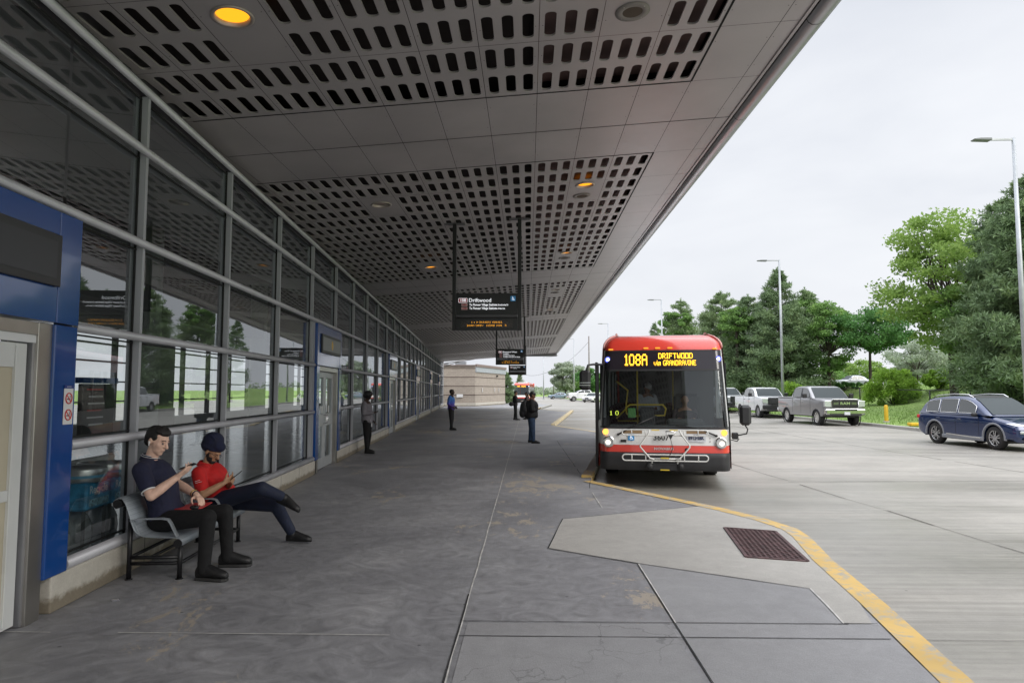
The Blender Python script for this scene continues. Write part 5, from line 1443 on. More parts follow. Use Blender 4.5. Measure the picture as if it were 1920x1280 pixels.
    for x in (-.62,-.36,.36,.62):
        g.tube([(x,Y0,1.04),(x,Y0,1.145)], .012, 6); g.tube([(x,Y0,.56),(x,Y0,.675)], .012, 6)
    for s in (-1,1): g.tube([(s*.28,Y0-.015,1.14),(s*.30,Y0-.015,1.08),(s*.46,Y0-.02,.86),(s*.46,Y0-.02,.82),(s*.28,Y0-.015,.61),(s*.2,Y0-.015,.59)], .015, 8)
    g.tube([(-.3,Y0,.60),(.3,Y0,.60)], .015, 8); 
    for s in (-1,1): g.tube([(s*.24,Y0,.60),(s*.24,-.05,.44)], .016, 6)
    rk = g.build('bike_rack', M_rack, t)
    g = MB()
    for x in (-.17,.17): g.box((x,Y0-.016,1.142),(.15,.010,.02))
    g.box((0,Y0-.020,.615),(.16,.010,.022)); g.box((0,-.10,.385),(.17,.03,.02)); g.build('yellow_tab', M_byel, rk)
    g = MB(); g.box((0,-.06,.44),(.50,.10,.13),.01)
    for s in (-1,1): g.lathe((s*.29,-.10,.45),[(0,-.03),(.06,-.03),(.07,0),(.07,.03)],16,'y')
    g.prism([(.06,1.06),(.16,1.06),(.11,.96)],Y0-.03,Y0-.01,'y'); g.tube([(.11,Y0-.01,.98),(.15,Y0-.01,.80),(.08,Y0-.01,.64)],.006,5)
    g.build('rack_bracket', M_bblack, rk)
    g = MB(); g.tube([(.02,Y0-.02,1.12),(.20,Y0-.02,1.12)],.010,6); g.tube([(.02,Y0-.02,1.12),(.05,Y0-.02,1.05),(.17,Y0-.02,1.05),(.20,Y0-.02,1.12)],.008,6); g.build('rack_handle', M_chrome, rk)
    # mirrors
    g = MB(); g.box((-1.52,.05,2.10),(.22,.16,.40),.05); m_ = g.build('mirror', M_bblack, t)
    g = MB(); g.tube([(-1.16,.38,2.42),(-1.36,.20,2.42),(-1.46,.08,2.40),(-1.50,.05,2.28)],.022,8); g.build('mirror_arm', M_bblack, m_)
    for z in (2.05,2.0): g = MB(); g.box((-1.52,-.032,z),(.215,.006,.012)); g.build('mirror_stripe', M_chrome, m_)
    g = MB(); g.box((1.51,.02,1.43),(.21,.15,.385),.05); m_ = g.build('mirror', M_bblack, t)
    g = MB(); g.tube([(1.50,.02,1.25),(1.55,.02,1.16),(1.53,.05,1.08),(1.42,.1,1.05),(1.27,.2,1.02)],.013,8); g.tube([(1.27,.2,.95),(1.36,.1,.93),(1.40,.1,.98)],.010,6); g.box((1.33,.14,1.03),(.12,.10,.13),.02); g.build('mirror_arm', M_bblack, m_)
    # open front door leaf at the left
    g = MB(); g.box((-1.315,.62,1.42),(.055,.50,2.10),.012); dr = g.build('door', M_bblack, t)
    g = MB(); g.box((-1.30,.36,1.42),(.05,.012,1.7)); g.build('door_seal', M_bblack, dr)
    # interior
    g = MB(); g.box((0,.62,1.12),(2.2,.62,.16),.05); g.box((.45,.80,1.24),(.75,.35,.16),.05); g.build('dashboard', mat('dash_grey', (.07,.075,.08), .6), t)
    g = MB(); pts = [(.50+.22*math.cos(a), 1.0-.12*math.sin(a), 1.36+.12*math.sin(a)) for a in [2*math.pi*i/20 for i in range(21)]]; g.tube(pts,.016,6,False); g.tube([(.50,1.0,1.36),(.5,1.1,1.2)],.03,6); g.build('steering_wheel', M_black, t)
    g = MB(); g.tube([(-.50,1.15,.5),(-.50,1.15,2.6)],.018,8); g.tube([(-.95,1.3,1.30),(-.75,1.3,1.5),(-.70,1.3,1.9),(-.95,1.3,2.1)],.018,8)
    g.tube([(-.73,1.0,1.42),(-.73,1.0,1.55),(-.65,1.0,1.60),(.02,1.0,1.60),(.08,1.0,1.52),(.05,1.0,1.38),(-.65,1.0,1.36),(-.73,1.0,1.42)],.018,8)
    g.tube([(-.95,2.4,1.2),(-.45,2.4,1.2)],.018,8); g.tube([(.3,2.4,.6),(.3,2.4,2.6)],.018,8); g.build('grab_rail', M_byel, t)
    g = MB(); g.box((-.62,.98,1.43),(.16,.05,.20),.01); g.build('green_card', mat('green_card', (.15,.42,.12), .5), t)
    g = MB(); g.box((-.30,1.05,1.10),(.30,.3,.9),.03); g.build('farebox', mat('farebox_dark', (.05,.05,.055), .4), t)
    for k in range(5):
        for x in (-.75,.75):
            g = MB(); g.box((x,3.2+k*1.2,1.15),(.85,.10,.75),.05); g.box((x,2.95+k*1.2,.85),(.85,.45,.10),.04); g.build('passenger_seat', mat('seat_red_dark', (.07,.025,.03), .8), t)
    g = MB(); g.box((.55,1.75,1.35),(.55,.14,.95),.06); g.build('driver_seat', M_black, t)
    g = MB(); g.quad((-1.1,2.0,.5),(-.25,2.0,.5),(-.25,2.0,2.6),(-1.1,2.0,2.6)); 
    g = MB(); g.box((.8,2.05,1.6),(.7,.04,2.0)); g.build('partition', M_int, t)
    g = MB(); o_ = Vector((-1.05,.50,1.40)); dots(g, '1 0', frame_M(o_,(1,0,0),(0,0,1)), .085, .17, .5); g.build('run_number', emit('run_yellow', (.75,.9,.1), 1.5), t)
    return t
bus = make_bus((2.63,13.35,-.15), R(-9), 'red and white bus showing 108A with headlights on, parked at the near bay', True)
bx, by, _ = at(978, 105); make_bus((bx, by, -.15), R(-4), 'small far bus with a red roof approaching behind the two women waiting', False)
# ================================================================== CARS AND TRUCKS
M_cglass = mat('car_glass_dark', (.035,.042,.045), .06, 0, coat=1.0); M_trim = mat('black_trim', (.018,.018,.019), .5)
M_wsg = mat('windshield_grey', (.045,.055,.058), .3, 0, spec=.10)
M_hlens = mat('headlamp_glass', (.55,.57,.6), .1, .4, coat=1)
def offset_poly(P_, d):
    out = []; n = len(P_)
    area = sum(P_[i][0]*P_[(i+1)%n][1]-P_[(i+1)%n][0]*P_[i][1] for i in range(n)); s = 1 if area > 0 else -1
    for i in range(n):
        a, b_, c = P_[i-1], P_[i], P_[(i+1)%n]
        t1 = Vector((b_[0]-a[0], b_[1]-a[1])); t2 = Vector((c[0]-b_[0], c[1]-b_[1]))
        if t1.length < 1e-6 or t2.length < 1e-6: out.append(b_); continue
        t1.normalize(); t2.normalize(); nn = Vector((-t1.y-t2.y, t1.x+t2.x))*s
        if nn.length < 1e-6: out.append(b_); continue
        nn.normalize(); out.append((b_[0]+nn.x*d, b_[1]+nn.y*d))
    return out
def shell(mb, prof, layers, keep=None):
    """side profile (y,z) swept over x layers [(x, inset)...], capped with fans of ngons"""
    n = len(prof); rings = []
    for x, ins in layers:
        p = offset_poly(prof, ins) if ins else prof
        if keep and ins: p = [a if keep(a) else b_ for a, b_ in zip(prof, p)]
        rings.append(mb.add([(x, q[0], q[1]) for q in p]))
    for a, b_ in zip(rings, rings[1:]):
        for i in range(n): mb.face((a+i, a+(i+1)%n, b_+(i+1)%n, b_+i))
    mb.face([rings[0]+i for i in range(n)]); mb.face([rings[-1]+i for i in reversed(range(n))])
def arch(yc, r, z0, n=9): return [(yc+r*math.cos(a), max(z0, .38+r*math.sin(a))) for a in [math.pi-math.pi*i/n*1.0 for i in range(n+1)]]
def vehicle_body(t, prof, w, M_, name='body', keep=None):
    g = MB(); g.smooth = False; W2 = w/2
    shell(g, prof, [(-W2,.15),(-W2+.010,.105),(-W2+.035,.062),(-W2+.08,.028),(-W2+.16,.008),(-W2+.28,0),(W2-.28,0),(W2-.16,.008),(W2-.08,.028),(W2-.035,.062),(W2-.010,.105),(W2,.15)], keep)
    o = g.build(name, M_, t); smooth_by(o, 20); return o
def smooth_by(o, deg):
    o.data.polygons.foreach_set('use_smooth', [True]*len(o.data.polygons)); o.data.set_sharp_from_angle(angle=R(deg)); o.data.update()
def frustum(mb, B, T, zb, zt, wb, wt, crown=.03):
    """B=(y0,y1) base, T=(y0,y1) roof"""
    v = [(-wb,B[0],zb),(wb,B[0],zb),(wb,B[1],zb),(-wb,B[1],zb),(-wt,T[0],zt),(wt,T[0],zt),(wt,T[1],zt),(-wt,T[1],zt)]
    n = mb.add(v)
    for f in ((0,1,5,4),(1,2,6,5),(2,3,7,6),(3,0,4,7),(4,5,6,7)): mb.face([n+i for i in f])
def side_pt(B, T, zb, zt, wb, wt, s, y, f, out=.006):
    """point on the side face at height fraction f, at fraction y along its length"""
    y0 = B[0]+(T[0]-B[0])*f; y1 = B[1]+(T[1]-B[1])*f
    return Vector((s*(wb+(wt-wb)*f+out), y0+(y1-y0)*y, zb+(zt-zb)*f))
def wheels(t, ys, w, r, rimmat, spokes=5, tw=.24):
    for y in ys:
        for s in (-1,1):
            xo = s*(w/2-.02)
            g = MB(); g.lathe((xo-s*tw/2, y, r), [(r*.66,-tw/2),(r*.93,-tw/2),(r,-tw*.35),(r,tw*.35),(r*.93,tw/2),(r*.66,tw/2)], 28, 'x'); wh = g.build('wheel', M_rub, t)
            g = MB(); g.lathe((xo-s*.03, y, r), [(0,0),(r*.15,s*.012),(r*.2,0)], 16, 'x')
            g.lathe((xo-s*.01, y, r), [(r*.60,-s*.02),(r*.64,s*.006),(r*.68,-s*.01)], 28, 'x')
            for k in range(spokes):
                a = R(90+360/spokes*k); d = Vector((0,math.cos(a),math.sin(a))); n_ = Vector((0,-math.sin(a),math.cos(a))); c = Vector((xo-s*.03,y,r))
                for e in (-1,1): g.bar(c+d*r*.12+n_*e*r*.04, c+d*r*.62+n_*e*r*.13, .02, r*.10, n_)
            g.build('rim', rimmat, wh)
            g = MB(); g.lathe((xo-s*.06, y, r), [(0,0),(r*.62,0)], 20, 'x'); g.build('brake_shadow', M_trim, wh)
def make_cab(t, P_, zb, w, tum, paint, wins, ws, rw=None, name='cab'):
    """cab or cabin swept from a curved side profile with leaning sides; curved glass follows it"""
    W2 = w/2; h = max(q[1] for q in P_)
    def tx(v): return (v[0]*(1-tum*max(0, v[2]-zb)/(h-zb)), v[1], v[2])
    g = MB(); shell(g, P_, [(-W2,.13),(-W2+.02,.085),(-W2+.06,.04),(-W2+.13,.012),(-W2+.24,0),(W2-.24,0),(W2-.13,.012),(W2-.06,.04),(W2-.02,.085),(W2,.13)], lambda q: q[1] < zb+.02)
    g.v = [tx(v) for v in g.v]; cab = g.build(name, paint, t); smooth_by(cab, 40)
    def sub_(i0, i1, nm, m_):
        q = offset_poly(P_, -.010)[i0:i1+1]; g = MB(); g.smooth = True; n = len(q); xs = [-.86,-.5,0,.5,.86]
        b0 = g.add([tx((W2*x, a, c)) for a, c in q for x in xs])
        for i in range(n-1):
            for j in range(4): g.face((b0+i*5+j, b0+i*5+j+1, b0+(i+1)*5+j+1, b0+(i+1)*5+j))
        g.build(nm, m_, cab)
    sub_(ws[0], ws[1], 'windshield', M_wsg)
    if rw: sub_(rw[0], rw[1], 'rear_window', M_cglass)
    def ztop(y):
        best = zb
        for a, b_ in zip(P_, P_[1:]):
            if min(a[0],b_[0]) <= y <= max(a[0],b_[0]) and abs(a[0]-b_[0]) > 1e-6: best = max(best, a[1]+(b_[1]-a[1])*(y-a[0])/(b_[0]-a[0]))
        return best
    for s_ in (-1, 1):
        for y0, y1 in wins:
            n = 6; ys = [y0+(y1-y0)*i/n for i in range(n+1)]; pts = [(y0, zb+.05), (y1, zb+.05)] + [(y, max(zb+.07, ztop(y)-.115)) for y in reversed(ys)]
            g = MB(); g.poly([tx((s_*(W2+.006), a, c)) for a, c in pts]); g.build('side_window', M_cglass, cab)
            g = MB(); q = [tx((s_*(W2+.009), a, c)) for a, c in pts]; g.tube(q+[q[0]], .009, 4, False); g.build('window_trim', M_trim if name == 'cab' else M_chrome, cab)
    return cab
def pickup(loc, rz, label, paint, L_=5.95, w=2.02, h=1.96, grille='chrome', letters=None, bumper=None, grp='pickup trucks parked along the far kerb', wr=.41, detail=True):
    t = empty('pickup_truck', loc, rz, label, 'pickup truck', grp)
    belt = 1.27; r = wr; fy, ry = .95, L_-1.25
    prof = [(.08,.60),(.02,.85),(.02,1.30),(.10,1.40),(.5,1.46),(1.45,1.50),(L_-.02,1.47),(L_-.02,.70),(ry+.6,.58)]+list(reversed(arch(ry,.50,.5)))+[(ry-.6,.50),(fy+.6,.50)]+list(reversed(arch(fy,.50,.5)))+[(fy-.55,.5)]
    body = vehicle_body(t, prof, w, paint, keep=lambda q: q[1] < .94 and min(abs(q[0]-fy), abs(q[0]-ry)) < .62)
    zb = 1.46; cab = make_cab(t, [(1.30,zb-.02),(1.38,zb+.02),(1.60,zb+.20),(1.85,zb+.40),(2.10,h-.10),(2.30,h-.035),(2.6,h-.008),(3.0,h),(3.5,h-.015),(3.80,h-.06),(3.96,h-.16),(4.05,h-.40),(4.08,zb-.02)], zb, w-.06, .15, paint, [(1.80,2.72),(2.82,3.84)], (1,4))
    for s in (-1,1):
        for yy in (1.62,2.78,3.86):
            g = MB(); g.box((s*(w/2-.003),yy,1.03),(.014,.012,.80)); g.build('door_gap', M_trim, body)
        for yy in (2.62,3.70): g = MB(); g.box((s*(w/2+.008),yy,1.27),(.03,.20,.035),.008); g.build('door_handle', M_trim if grille != 'chrome' else M_chrome, body)
        g = MB(); g.box((s*(w/2+.22),1.78,1.60),(.26,.12,.26),.04); g.tube([(s*(w/2-.08),1.8,1.50),(s*(w/2+.1),1.78,1.50)],.025,6); g.build('mirror', M_trim, t)
        g = MB(); g.lathe((s*(w/2-.02),fy,.41),[(.47,-.01*s),(.50,.03*s),(.47,.035*s)],28,'x'); g.build('wheel_arch', M_trim, body)
        g = MB(); g.lathe((s*(w/2-.02),ry,.41),[(.47,-.01*s),(.50,.03*s),(.47,.035*s)],28,'x'); g.build('wheel_arch', M_trim, body)
        g = MB(); g.prism([(s*(w/2-.38),1.02),(s*(w/2-.012),1.04),(s*(w/2-.015),1.34),(s*(w/2-.36),1.33)],-.03,.12,'y'); g.build('headlight', M_hlens, t, bevel=.01)
    g = MB(); g.box((0,(4.1+L_-.1)/2,1.478),(w-.26,L_-4.3,.03)); g.build('bed_floor', M_trim, t)
    g = MB(); 
    for s in (-1,1): g.box((s*(w/2-.09),(4.05+L_)/2,1.49),(.14,L_-4.07,.05),.015)
    g.box((0,L_-.06,1.49),(w-.1,.09,.05),.015); g.build('bed_rail', paint, body)
    gw = w-.86
    g = MB(); g.box((0,-.025,1.17),(gw+.10,.06,.48),.05); gl = g.build('grille', mat('grille_black', (.012,.012,.013), .4), t)
    g = MB()
    for k in range(5 if grille != 'chrome' else 0): g.box((0,-.06,1.00+.08*k),(gw-.06,.012,.02))
    if grille == 'chrome':
        pp = rrect(gw+.10,.50,.09,4,0,1.17); g.tube([(p[0],-.05,p[1]) for p in pp+[pp[0]]],.018,6)
        for s in (-1,1): g.box((s*gw*.36,-.058,1.24),(gw*.20,.012,.02)); g.box((s*gw*.36,-.058,1.16),(gw*.20,.012,.02))
    if g.v: g.build('grille_trim', M_chrome if grille == 'chrome' else mat('grille_grey', (.10,.10,.11), .4), gl)
    if letters: text_obj('grille_letters', letters, .19, M_chrome, gl, frame_M((0,-.066,1.20),(1,0,0),(0,0,1)), 'CENTER', .004, .006, 1.35, 1.05)
    g = MB(); g.box((0,-.03,.76),(w-.02,.24,.30),.06); g.build('front_bumper', bumper or M_chrome, t)
    g = MB(); g.box((0,-.125,.60),(w-.5,.05,.10),.02); g.box((0,-.152,.86),(w-1.0,.02,.09)); g.build('air_intake', M_trim, t)
    g = MB(); g.box((.05,-.160,.68),(.31,.012,.155)); g.build('licence_plate', mat('plate_white', (.62,.64,.68), .4), t)
    g = MB(); g.box((0,L_+.06,.70),(w-.1,.16,.18),.04); g.build('rear_bumper', M_chrome, t)
    g = MB(); g.box((0,L_/2,.50),(w-.5,L_-1,.12)); g.build('chassis', M_trim, t)
    wheels(t, (fy, ry), w, r, M_chrome if grille == 'chrome' else M_alu, 8, .26)
    return t
def suv(loc, rz, label, paint, L_=4.65, w=1.86, h=1.72, kind='suv', grp=None, name='parked_car', cat='car'):
    t = empty(name, loc, rz, label, cat, grp); r = .375 if kind == 'suv' else .32
    fy, ry = .93, L_-.98; zb = 1.06 if kind == 'suv' else .92
    A_ = .44 if kind == 'suv' else .38
    prof = [(.10,.28),(.0,.45),(.0,.68),(.06,.80),(.40,.93),(1.0,zb-.01),(1.35,zb+.03),(L_-.35,zb+.07),(L_-.06,zb+.0),(L_-.0,.75),(L_-.03,.45),(L_-.15,.32),(ry+.50,.28)]+list(reversed([(ry+A_*math.cos(a), max(.28,r+A_*math.sin(a))) for a in [math.pi-math.pi*i/10 for i in range(11)]]))+[(ry-.5,.24),(fy+.5,.24)]+list(reversed([(fy+A_*math.cos(a), max(.26,r+A_*math.sin(a))) for a in [math.pi-math.pi*i/10 for i in range(11)]]))
    body = vehicle_body(t, prof, w, paint, keep=lambda q: q[1] < r+A_+.02 and min(abs(q[0]-fy), abs(q[0]-ry)) < A_+.08)
    zc = zb+.03
    if kind == 'suv':
        T = (1.95, L_-.52); PF = [(1.02,zc-.02),(1.10,zc+.02),(1.42,zc+.22),(1.75,zc+.43),(2.0,h-.08),(2.25,h-.02),(2.7,h),(3.3,h-.015),(3.8,h-.06),(4.15,h-.13),(4.38,h-.30),(4.52,zc+.12),(4.56,zc-.02)]; wins = [(1.70,2.50),(2.58,3.40),(3.48,4.12)]; wsr = (1,4); rwr = (9,11)
    else:
        T = (2.05, L_-1.45); PF = [(1.25,zc-.02),(1.32,zc+.02),(1.65,zc+.22),(2.0,h-.06),(2.35,h-.01),(2.8,h),(3.2,h-.05),(3.6,h-.18),(3.95,zc+.06),(4.0,zc-.02)]; wins = [(1.80,2.55),(2.62,3.40)]; wsr = (1,3); rwr = (6,8)
    zt = h; wt = (w-.05)/2*(1-.20)
    cab = make_cab(t, PF, zc, w-.05, .20, paint, wins, wsr, rwr, 'cabin')
    if kind == 'suv':
        roof = MB(); roof.smooth = True; q = offset_poly(PF, -.012)[4:10]; b0 = roof.add([((w/2-.25)*x*.84, a_, c_) for a_, c_ in q for x in (-1,1)])
        for i in range(len(q)-1): roof.face((b0+2*i,b0+2*i+1,b0+2*i+3,b0+2*i+2))
        roof.build('roof_panel', M_trim, cab)
    for s in (-1,1):
        if kind == 'suv':
            g = MB(); g.tube([(s*(wt-.10),2.1,zt-.06),(s*(wt-.09),2.3,zt+.035),(s*(wt-.09),3.0,zt+.05),(s*(wt-.09),3.8,zt+.0),(s*(wt-.10),4.1,zt-.11)],.020,6); g.build('roof_rail', M_chrome, cab)
            g = MB(); g.box((s*(w/2-.005),L_/2,.31),(.05,L_-2.7,.13),.02); g.build('sill_cladding', M_grey_paint, body)
            g = MB(); g.bar((s*(w/2+.014),fy+.55,.345),(s*(w/2+.014),ry-.6,.40),.02,.035); g.build('sill_chrome', M_chrome, body)
        for yc in (fy, ry):
            g = MB(); g.smooth = True; n0 = None
            for i in range(13):
                a = R(-6+192*i/12); 
                ring = g.add([(s*(w/2-.03), yc+(A_-.01)*math.cos(a), r+(A_-.01)*math.sin(a)),(s*(w/2+.012), yc+(A_-.005)*math.cos(a), r+(A_-.005)*math.sin(a)),(s*(w/2+.008), yc+(A_+.055)*math.cos(a), r+(A_+.055)*math.sin(a)),(s*(w/2-.03), yc+(A_+.07)*math.cos(a), r+(A_+.07)*math.sin(a))])
                if n0 is not None:
                    for k in range(3): g.face((n0+k,n0+k+1,ring+k+1,ring+k))
                n0 = ring
            g.build('wheel_arch', M_grey_paint if kind == 'suv' else paint, body)
        for yy in (1.55,2.62,3.62): 
            g = MB(); g.box((s*(w/2-.002),yy,.68),(.010,.010,.62)); g.build('door_gap', M_trim, body)
        for yy in (2.42,3.45): g = MB(); g.box((s*(w/2+.010),yy,.93),(.03,.18,.03),.008); g.build('door_handle', paint, body)
        g = MB(); g.box((s*(w/2+.08),1.62,1.10),(.20,.12,.14),.04); g.build('mirror', M_trim, t)
        g = MB(); g.poly([(s*(w/2-.005),.42,.86),(s*(w/2-.06),.10,.80),(s*(w/2-.48),-.008,.76),(s*(w/2-.48),-.008,.80),(s*(w/2-.10),.22,.88)]); g.box((s*(w/2-.27),.0,.60),(.30,.04,.09),.02); g.build('headlight', M_hlens, t)
        g = MB(); g.box((s*(w/2-.04),L_-.12,.95),(.10,.16,.12),.02); g.build('tail_light', M_red, t)
    g = MB(); g.box((0,-.01,.62),(.62,.05,.26),.03); g.build('grille', M_trim, t)
    g = MB(); g.box((0,-.005,.38),(w-.45,.06,.14),.03); g.build('air_intake', M_trim, t)
    g = MB(); g.box((0,-.04,.45),(.30,.01,.12)); g.build('licence_plate', mat('plate_white', (.62,.64,.68), .4), t)
    g = MB(); g.box((0,L_/2,.26),(w-.3,L_-1.2,.08)); g.build('chassis', M_trim, t)
    wheels(t, (fy, ry), w, r, M_alu if kind != 'suv' else mat('alloy_two_tone', (.45,.45,.46), .25, .8), 5, .22)
    return t
P_blue = mat('deep_blue_metallic', (.007,.022,.085), .22, .3, coat=1.0); P_silver = mat('silver_metallic', (.27,.27,.28), .3, .5, coat=.8, noise=(1,.05)); P_white = mat('white_car_paint', (.68,.69,.70), .3, 0, coat=.8)
P_grey = mat('grey_car_paint', (.25,.27,.30), .3, .4, coat=.8); P_bsil = mat('blue_silver_paint', (.20,.26,.34), .3, .4, coat=.8)
# blue crossover: wheels at (14.64,25.05) rear and (14.89,22.41) front, heading towards the camera
suv((15.92, 21.55, -.15), R(5.4), 'deep blue crossover with a black roof at the right edge, parked nearest on the road', P_blue)
pickup((16.85, 36.9, -.15), R(3), 'silver grey crew cab pickup with a big chrome and black grille, first of the queue', P_silver, w=2.2, h=2.15, wr=.43, letters='RAM', grp='pickup trucks parked along the far kerb')
pickup((17.05, 47.2, -.15), R(1), 'white crew cab pickup with a black bumper parked behind the silver one', P_white, grille='black', bumper=M_trim, w=2.1, h=2.12, wr=.43)
pickup((17.4, 57.2, -.15), R(7), 'white pickup half hidden behind the bus, last of the parked queue', P_white, grille='black', bumper=M_trim, h=2.15, w=2.1)
x, y, _ = at(1064, 118); pickup((x, y, -.15), R(-84), 'white pickup seen side on far down the road left of the bus mirror', P_white, h=1.98, grille='chrome', grp='far vehicles beyond the platform')
x, y, _ = at(1100, 108); suv((x, y, -.15), R(-30), 'white car partly hidden behind the bus mirror on the left', P_white, h=1.5, kind='sedan', grp='far vehicles beyond the platform')
x, y, _ = at(1028, 150); suv((x, y, -.15), R(-80), 'small blue grey car far away beside the curved lamp post', P_bsil, h=1.45, kind='sedan', grp='far vehicles beyond the platform')
for px, Y, zz, rot, p, lab, kd in ((1490,86,1.72,-85,P_white,'white car roof showing behind the silver pickup above the fence','sedan'),(1566,90,1.85,-85,P_grey,'grey car showing above the grass bank left of the round maple','sedan'),(1424,92,1.3,-85,P_white,'white van shape glimpsed under the pines','suv'),(1448,96,1.6,-85,P_white,'second pale vehicle glimpsed under the pines','sedan')):
    x, y, _ = at(px, Y); suv((x, y, max(zz, bank_height(x,y)) if bank_height(x,y) > .5 else zz), R(rot), lab, p, h=1.5 if kd == 'sedan' else 1.9, kind=kd, grp='vehicles beyond the bank')
# ================================================================== PEOPLE
M_skinA = mat('skin_light', (.74,.48,.37), .5, noise=(30,.10), bump=(220,.15)); M_skinB = mat('skin_brown', (.44,.24,.14), .5, noise=(12,.08)); M_skinD = mat('skin_dark', (.06,.032,.022), .5)
M_hair = mat('hair_black', (.012,.010,.009), .6, noise=(60,.5), bump=(90,.6)); M_navyc = mat('navy_polo', (.012,.014,.040), .85, noise=(25,.18), bump=(16,1.0))
M_redc = mat('red_polo', (.52,.012,.012), .8, noise=(20,.12), bump=(15,1.0)); M_blkc = mat('black_trousers', (.004,.004,.005), .85, noise=(20,.25), bump=(12,1.0))
M_nvyt = mat('navy_trousers', (.009,.014,.036), .8, noise=(15,.2), bump=(13,1.0)); M_shoe = mat('black_shoe', (.010,.010,.011), .5, noise=(20,.3)); M_turb = mat('navy_turban', (.010,.013,.040), .9, noise=(18,.3), bump=(14,.8))
M_sole = mat('shoe_sole', (.03,.03,.03), .7); M_phone = mat('phone_black', (.01,.01,.012), .15); M_piping = mat('white_piping', (.7,.7,.72), .7)
def bake_remesh(mb, name, m_, parent, vox, smooth=2, fac=.5):
    o = mb.build(name+'_src', m_, None, fix=True)
    md = o.modifiers.new('r', 'REMESH'); md.mode = 'VOXEL'; md.voxel_size = vox; md.use_smooth_shade = True
    if smooth: s = o.modifiers.new('s', 'SMOOTH'); s.iterations = smooth; s.factor = fac
    dg = bpy.context.evaluated_depsgraph_get(); dg.update()
    me = bpy.data.meshes.new_from_object(o.evaluated_get(dg)); old = o.data
    bpy.data.objects.remove(o); bpy.data.meshes.remove(old)
    me.name = name; me.materials.clear(); me.materials.append(m_)
    me.polygons.foreach_set('use_smooth', [True]*len(me.polygons))
    q = bpy.data.objects.new(name, me); COL.objects.link(q)
    if parent is not None: q.parent = parent
    return q
def cap(mb, a, b_, r0, r1):
    mb.sphere(a, r0, 14, 8); mb.sphere(b_, r1, 14, 8)
    a = Vector(a); b_ = Vector(b_)
    if (b_-a).length > 1e-4: mb.tube([a, b_], [r0, r1], 14)
def loft(mb, secs, side, fwd, seg=18):
    """closed loft of ellipses: (centre, half side, half depth)"""
    sm = mb.smooth; mb.smooth = True; rings = []
    for c, a, b_ in secs:
        rings.append(mb.add([Vector(c)+side*(a*math.copysign(abs(math.cos(t))**.85, math.cos(t)))+fwd*(b_*math.sin(t)) for t in [2*math.pi*j/seg for j in range(seg)]]))
    for i in range(len(rings)-1):
        for j in range(seg): mb.face((rings[i]+j, rings[i]+(j+1)%seg, rings[i+1]+(j+1)%seg, rings[i+1]+j))
    mb.face([rings[0]+j for j in range(seg)]); mb.face([rings[-1]+j for j in reversed(range(seg))]); mb.smooth = sm
def head_shape(mb, c, f, u, s=1.0, ear=True):
    """c head centre, f facing, u up"""
    f = Vector(f).normalized(); u = (Vector(u)-f*Vector(u).dot(f)).normalized(); l = u.cross(f)
    M_ = Matrix((f, l, u)).transposed(); rot = M_.to_euler(); c = Vector(c)
    def P3(x, y, z): return c + (f*x+l*y+u*z)*s
    def E3(x, y, z, r): mb.sphere(P3(x,y,z), tuple(q*s for q in r), 16, 10, rot)
    E3(-.012,0,.030,(.098,.076,.088)); E3(.030,0,-.010,(.062,.062,.085)); E3(.036,0,-.060,(.050,.050,.046)); E3(.062,0,-.088,(.024,.026,.020))
    E3(.078,0,.030,(.018,.050,.016)); cap(mb, P3(.088,0,.020), P3(.112,0,-.018), .009*s, .014*s); E3(.098,.010,-.022,(.010,.008,.007)); E3(.098,-.010,-.022,(.010,.008,.007))
    E3(.086,0,-.047,(.013,.024,.007)); E3(.084,0,-.057,(.012,.021,.007)); E3(.052,.040,-.015,(.024,.022,.024)); E3(.052,-.040,-.015,(.024,.022,.024))
    if ear:
        for sg in (-1,1): E3(-.008,sg*.078,-.002,(.018,.010,.030)); E3(-.006,sg*.080,-.022,(.010,.008,.012))
    return P3, rot, l
def hand(mb, w, d, n, side, s=1.0, curls=(.5,.5,.55,.6), spread=1.0, thumb=.6, tc=.4):
    """w wrist, d direction of palm, n palm normal (the side the fingers curl to), side: direction of the thumb"""
    d = Vector(d).normalized(); n = (Vector(n)-d*Vector(n).dot(d)).normalized(); t = Vector(side); t = (t-d*t.dot(d)-n*t.dot(n)).normalized(); w = Vector(w)
    def P3(a, b_, c): return w + (d*a+t*b_+n*c)*s
    for b_ in (-.028,-.010,.010,.028): cap(mb, P3(.010,b_*.75,0), P3(.085,b_,0.0), .014*s, .0125*s)
    cap(mb, P3(-.02,0,0), P3(.02,0,0), .026*s, .024*s)
    cap(mb, P3(.03,.02,.01), P3(.05,.025,.012), .018*s, .016*s)
    for k, (b_, L_) in enumerate(((.029,.072),(.010,.080),(-.010,.074),(-.028,.058))):
        p = P3(.088,b_,0); a = 0; dirv = (d + t*(b_*1.6*spread)).normalized(); c_ = curls[k]
        for j, fr_ in enumerate((.44,.31,.25)):
            a += c_*(.75 if j == 0 else .9); q = p + (dirv*math.cos(a)+n*math.sin(a))*L_*fr_*s
            cap(mb, p, q, (.0095-.0008*j)*s, (.0088-.0010*j)*s); p = q
    p = P3(.030,.030,.008); q = p+(d*.55+t*thumb+n*.25).normalized()*.042*s; cap(mb, p, q, .0135*s, .011*s)
    r = q+(d*(.8)+t*(thumb*.3-tc*.4)+n*(.2+tc)).normalized()*.032*s; cap(mb, q, r, .011*s, .0095*s); r2 = r+(d*.9+n*tc-t*tc*.4).normalized()*.022*s; cap(mb, r, r2, .0095*s, .008*s)
    return P3
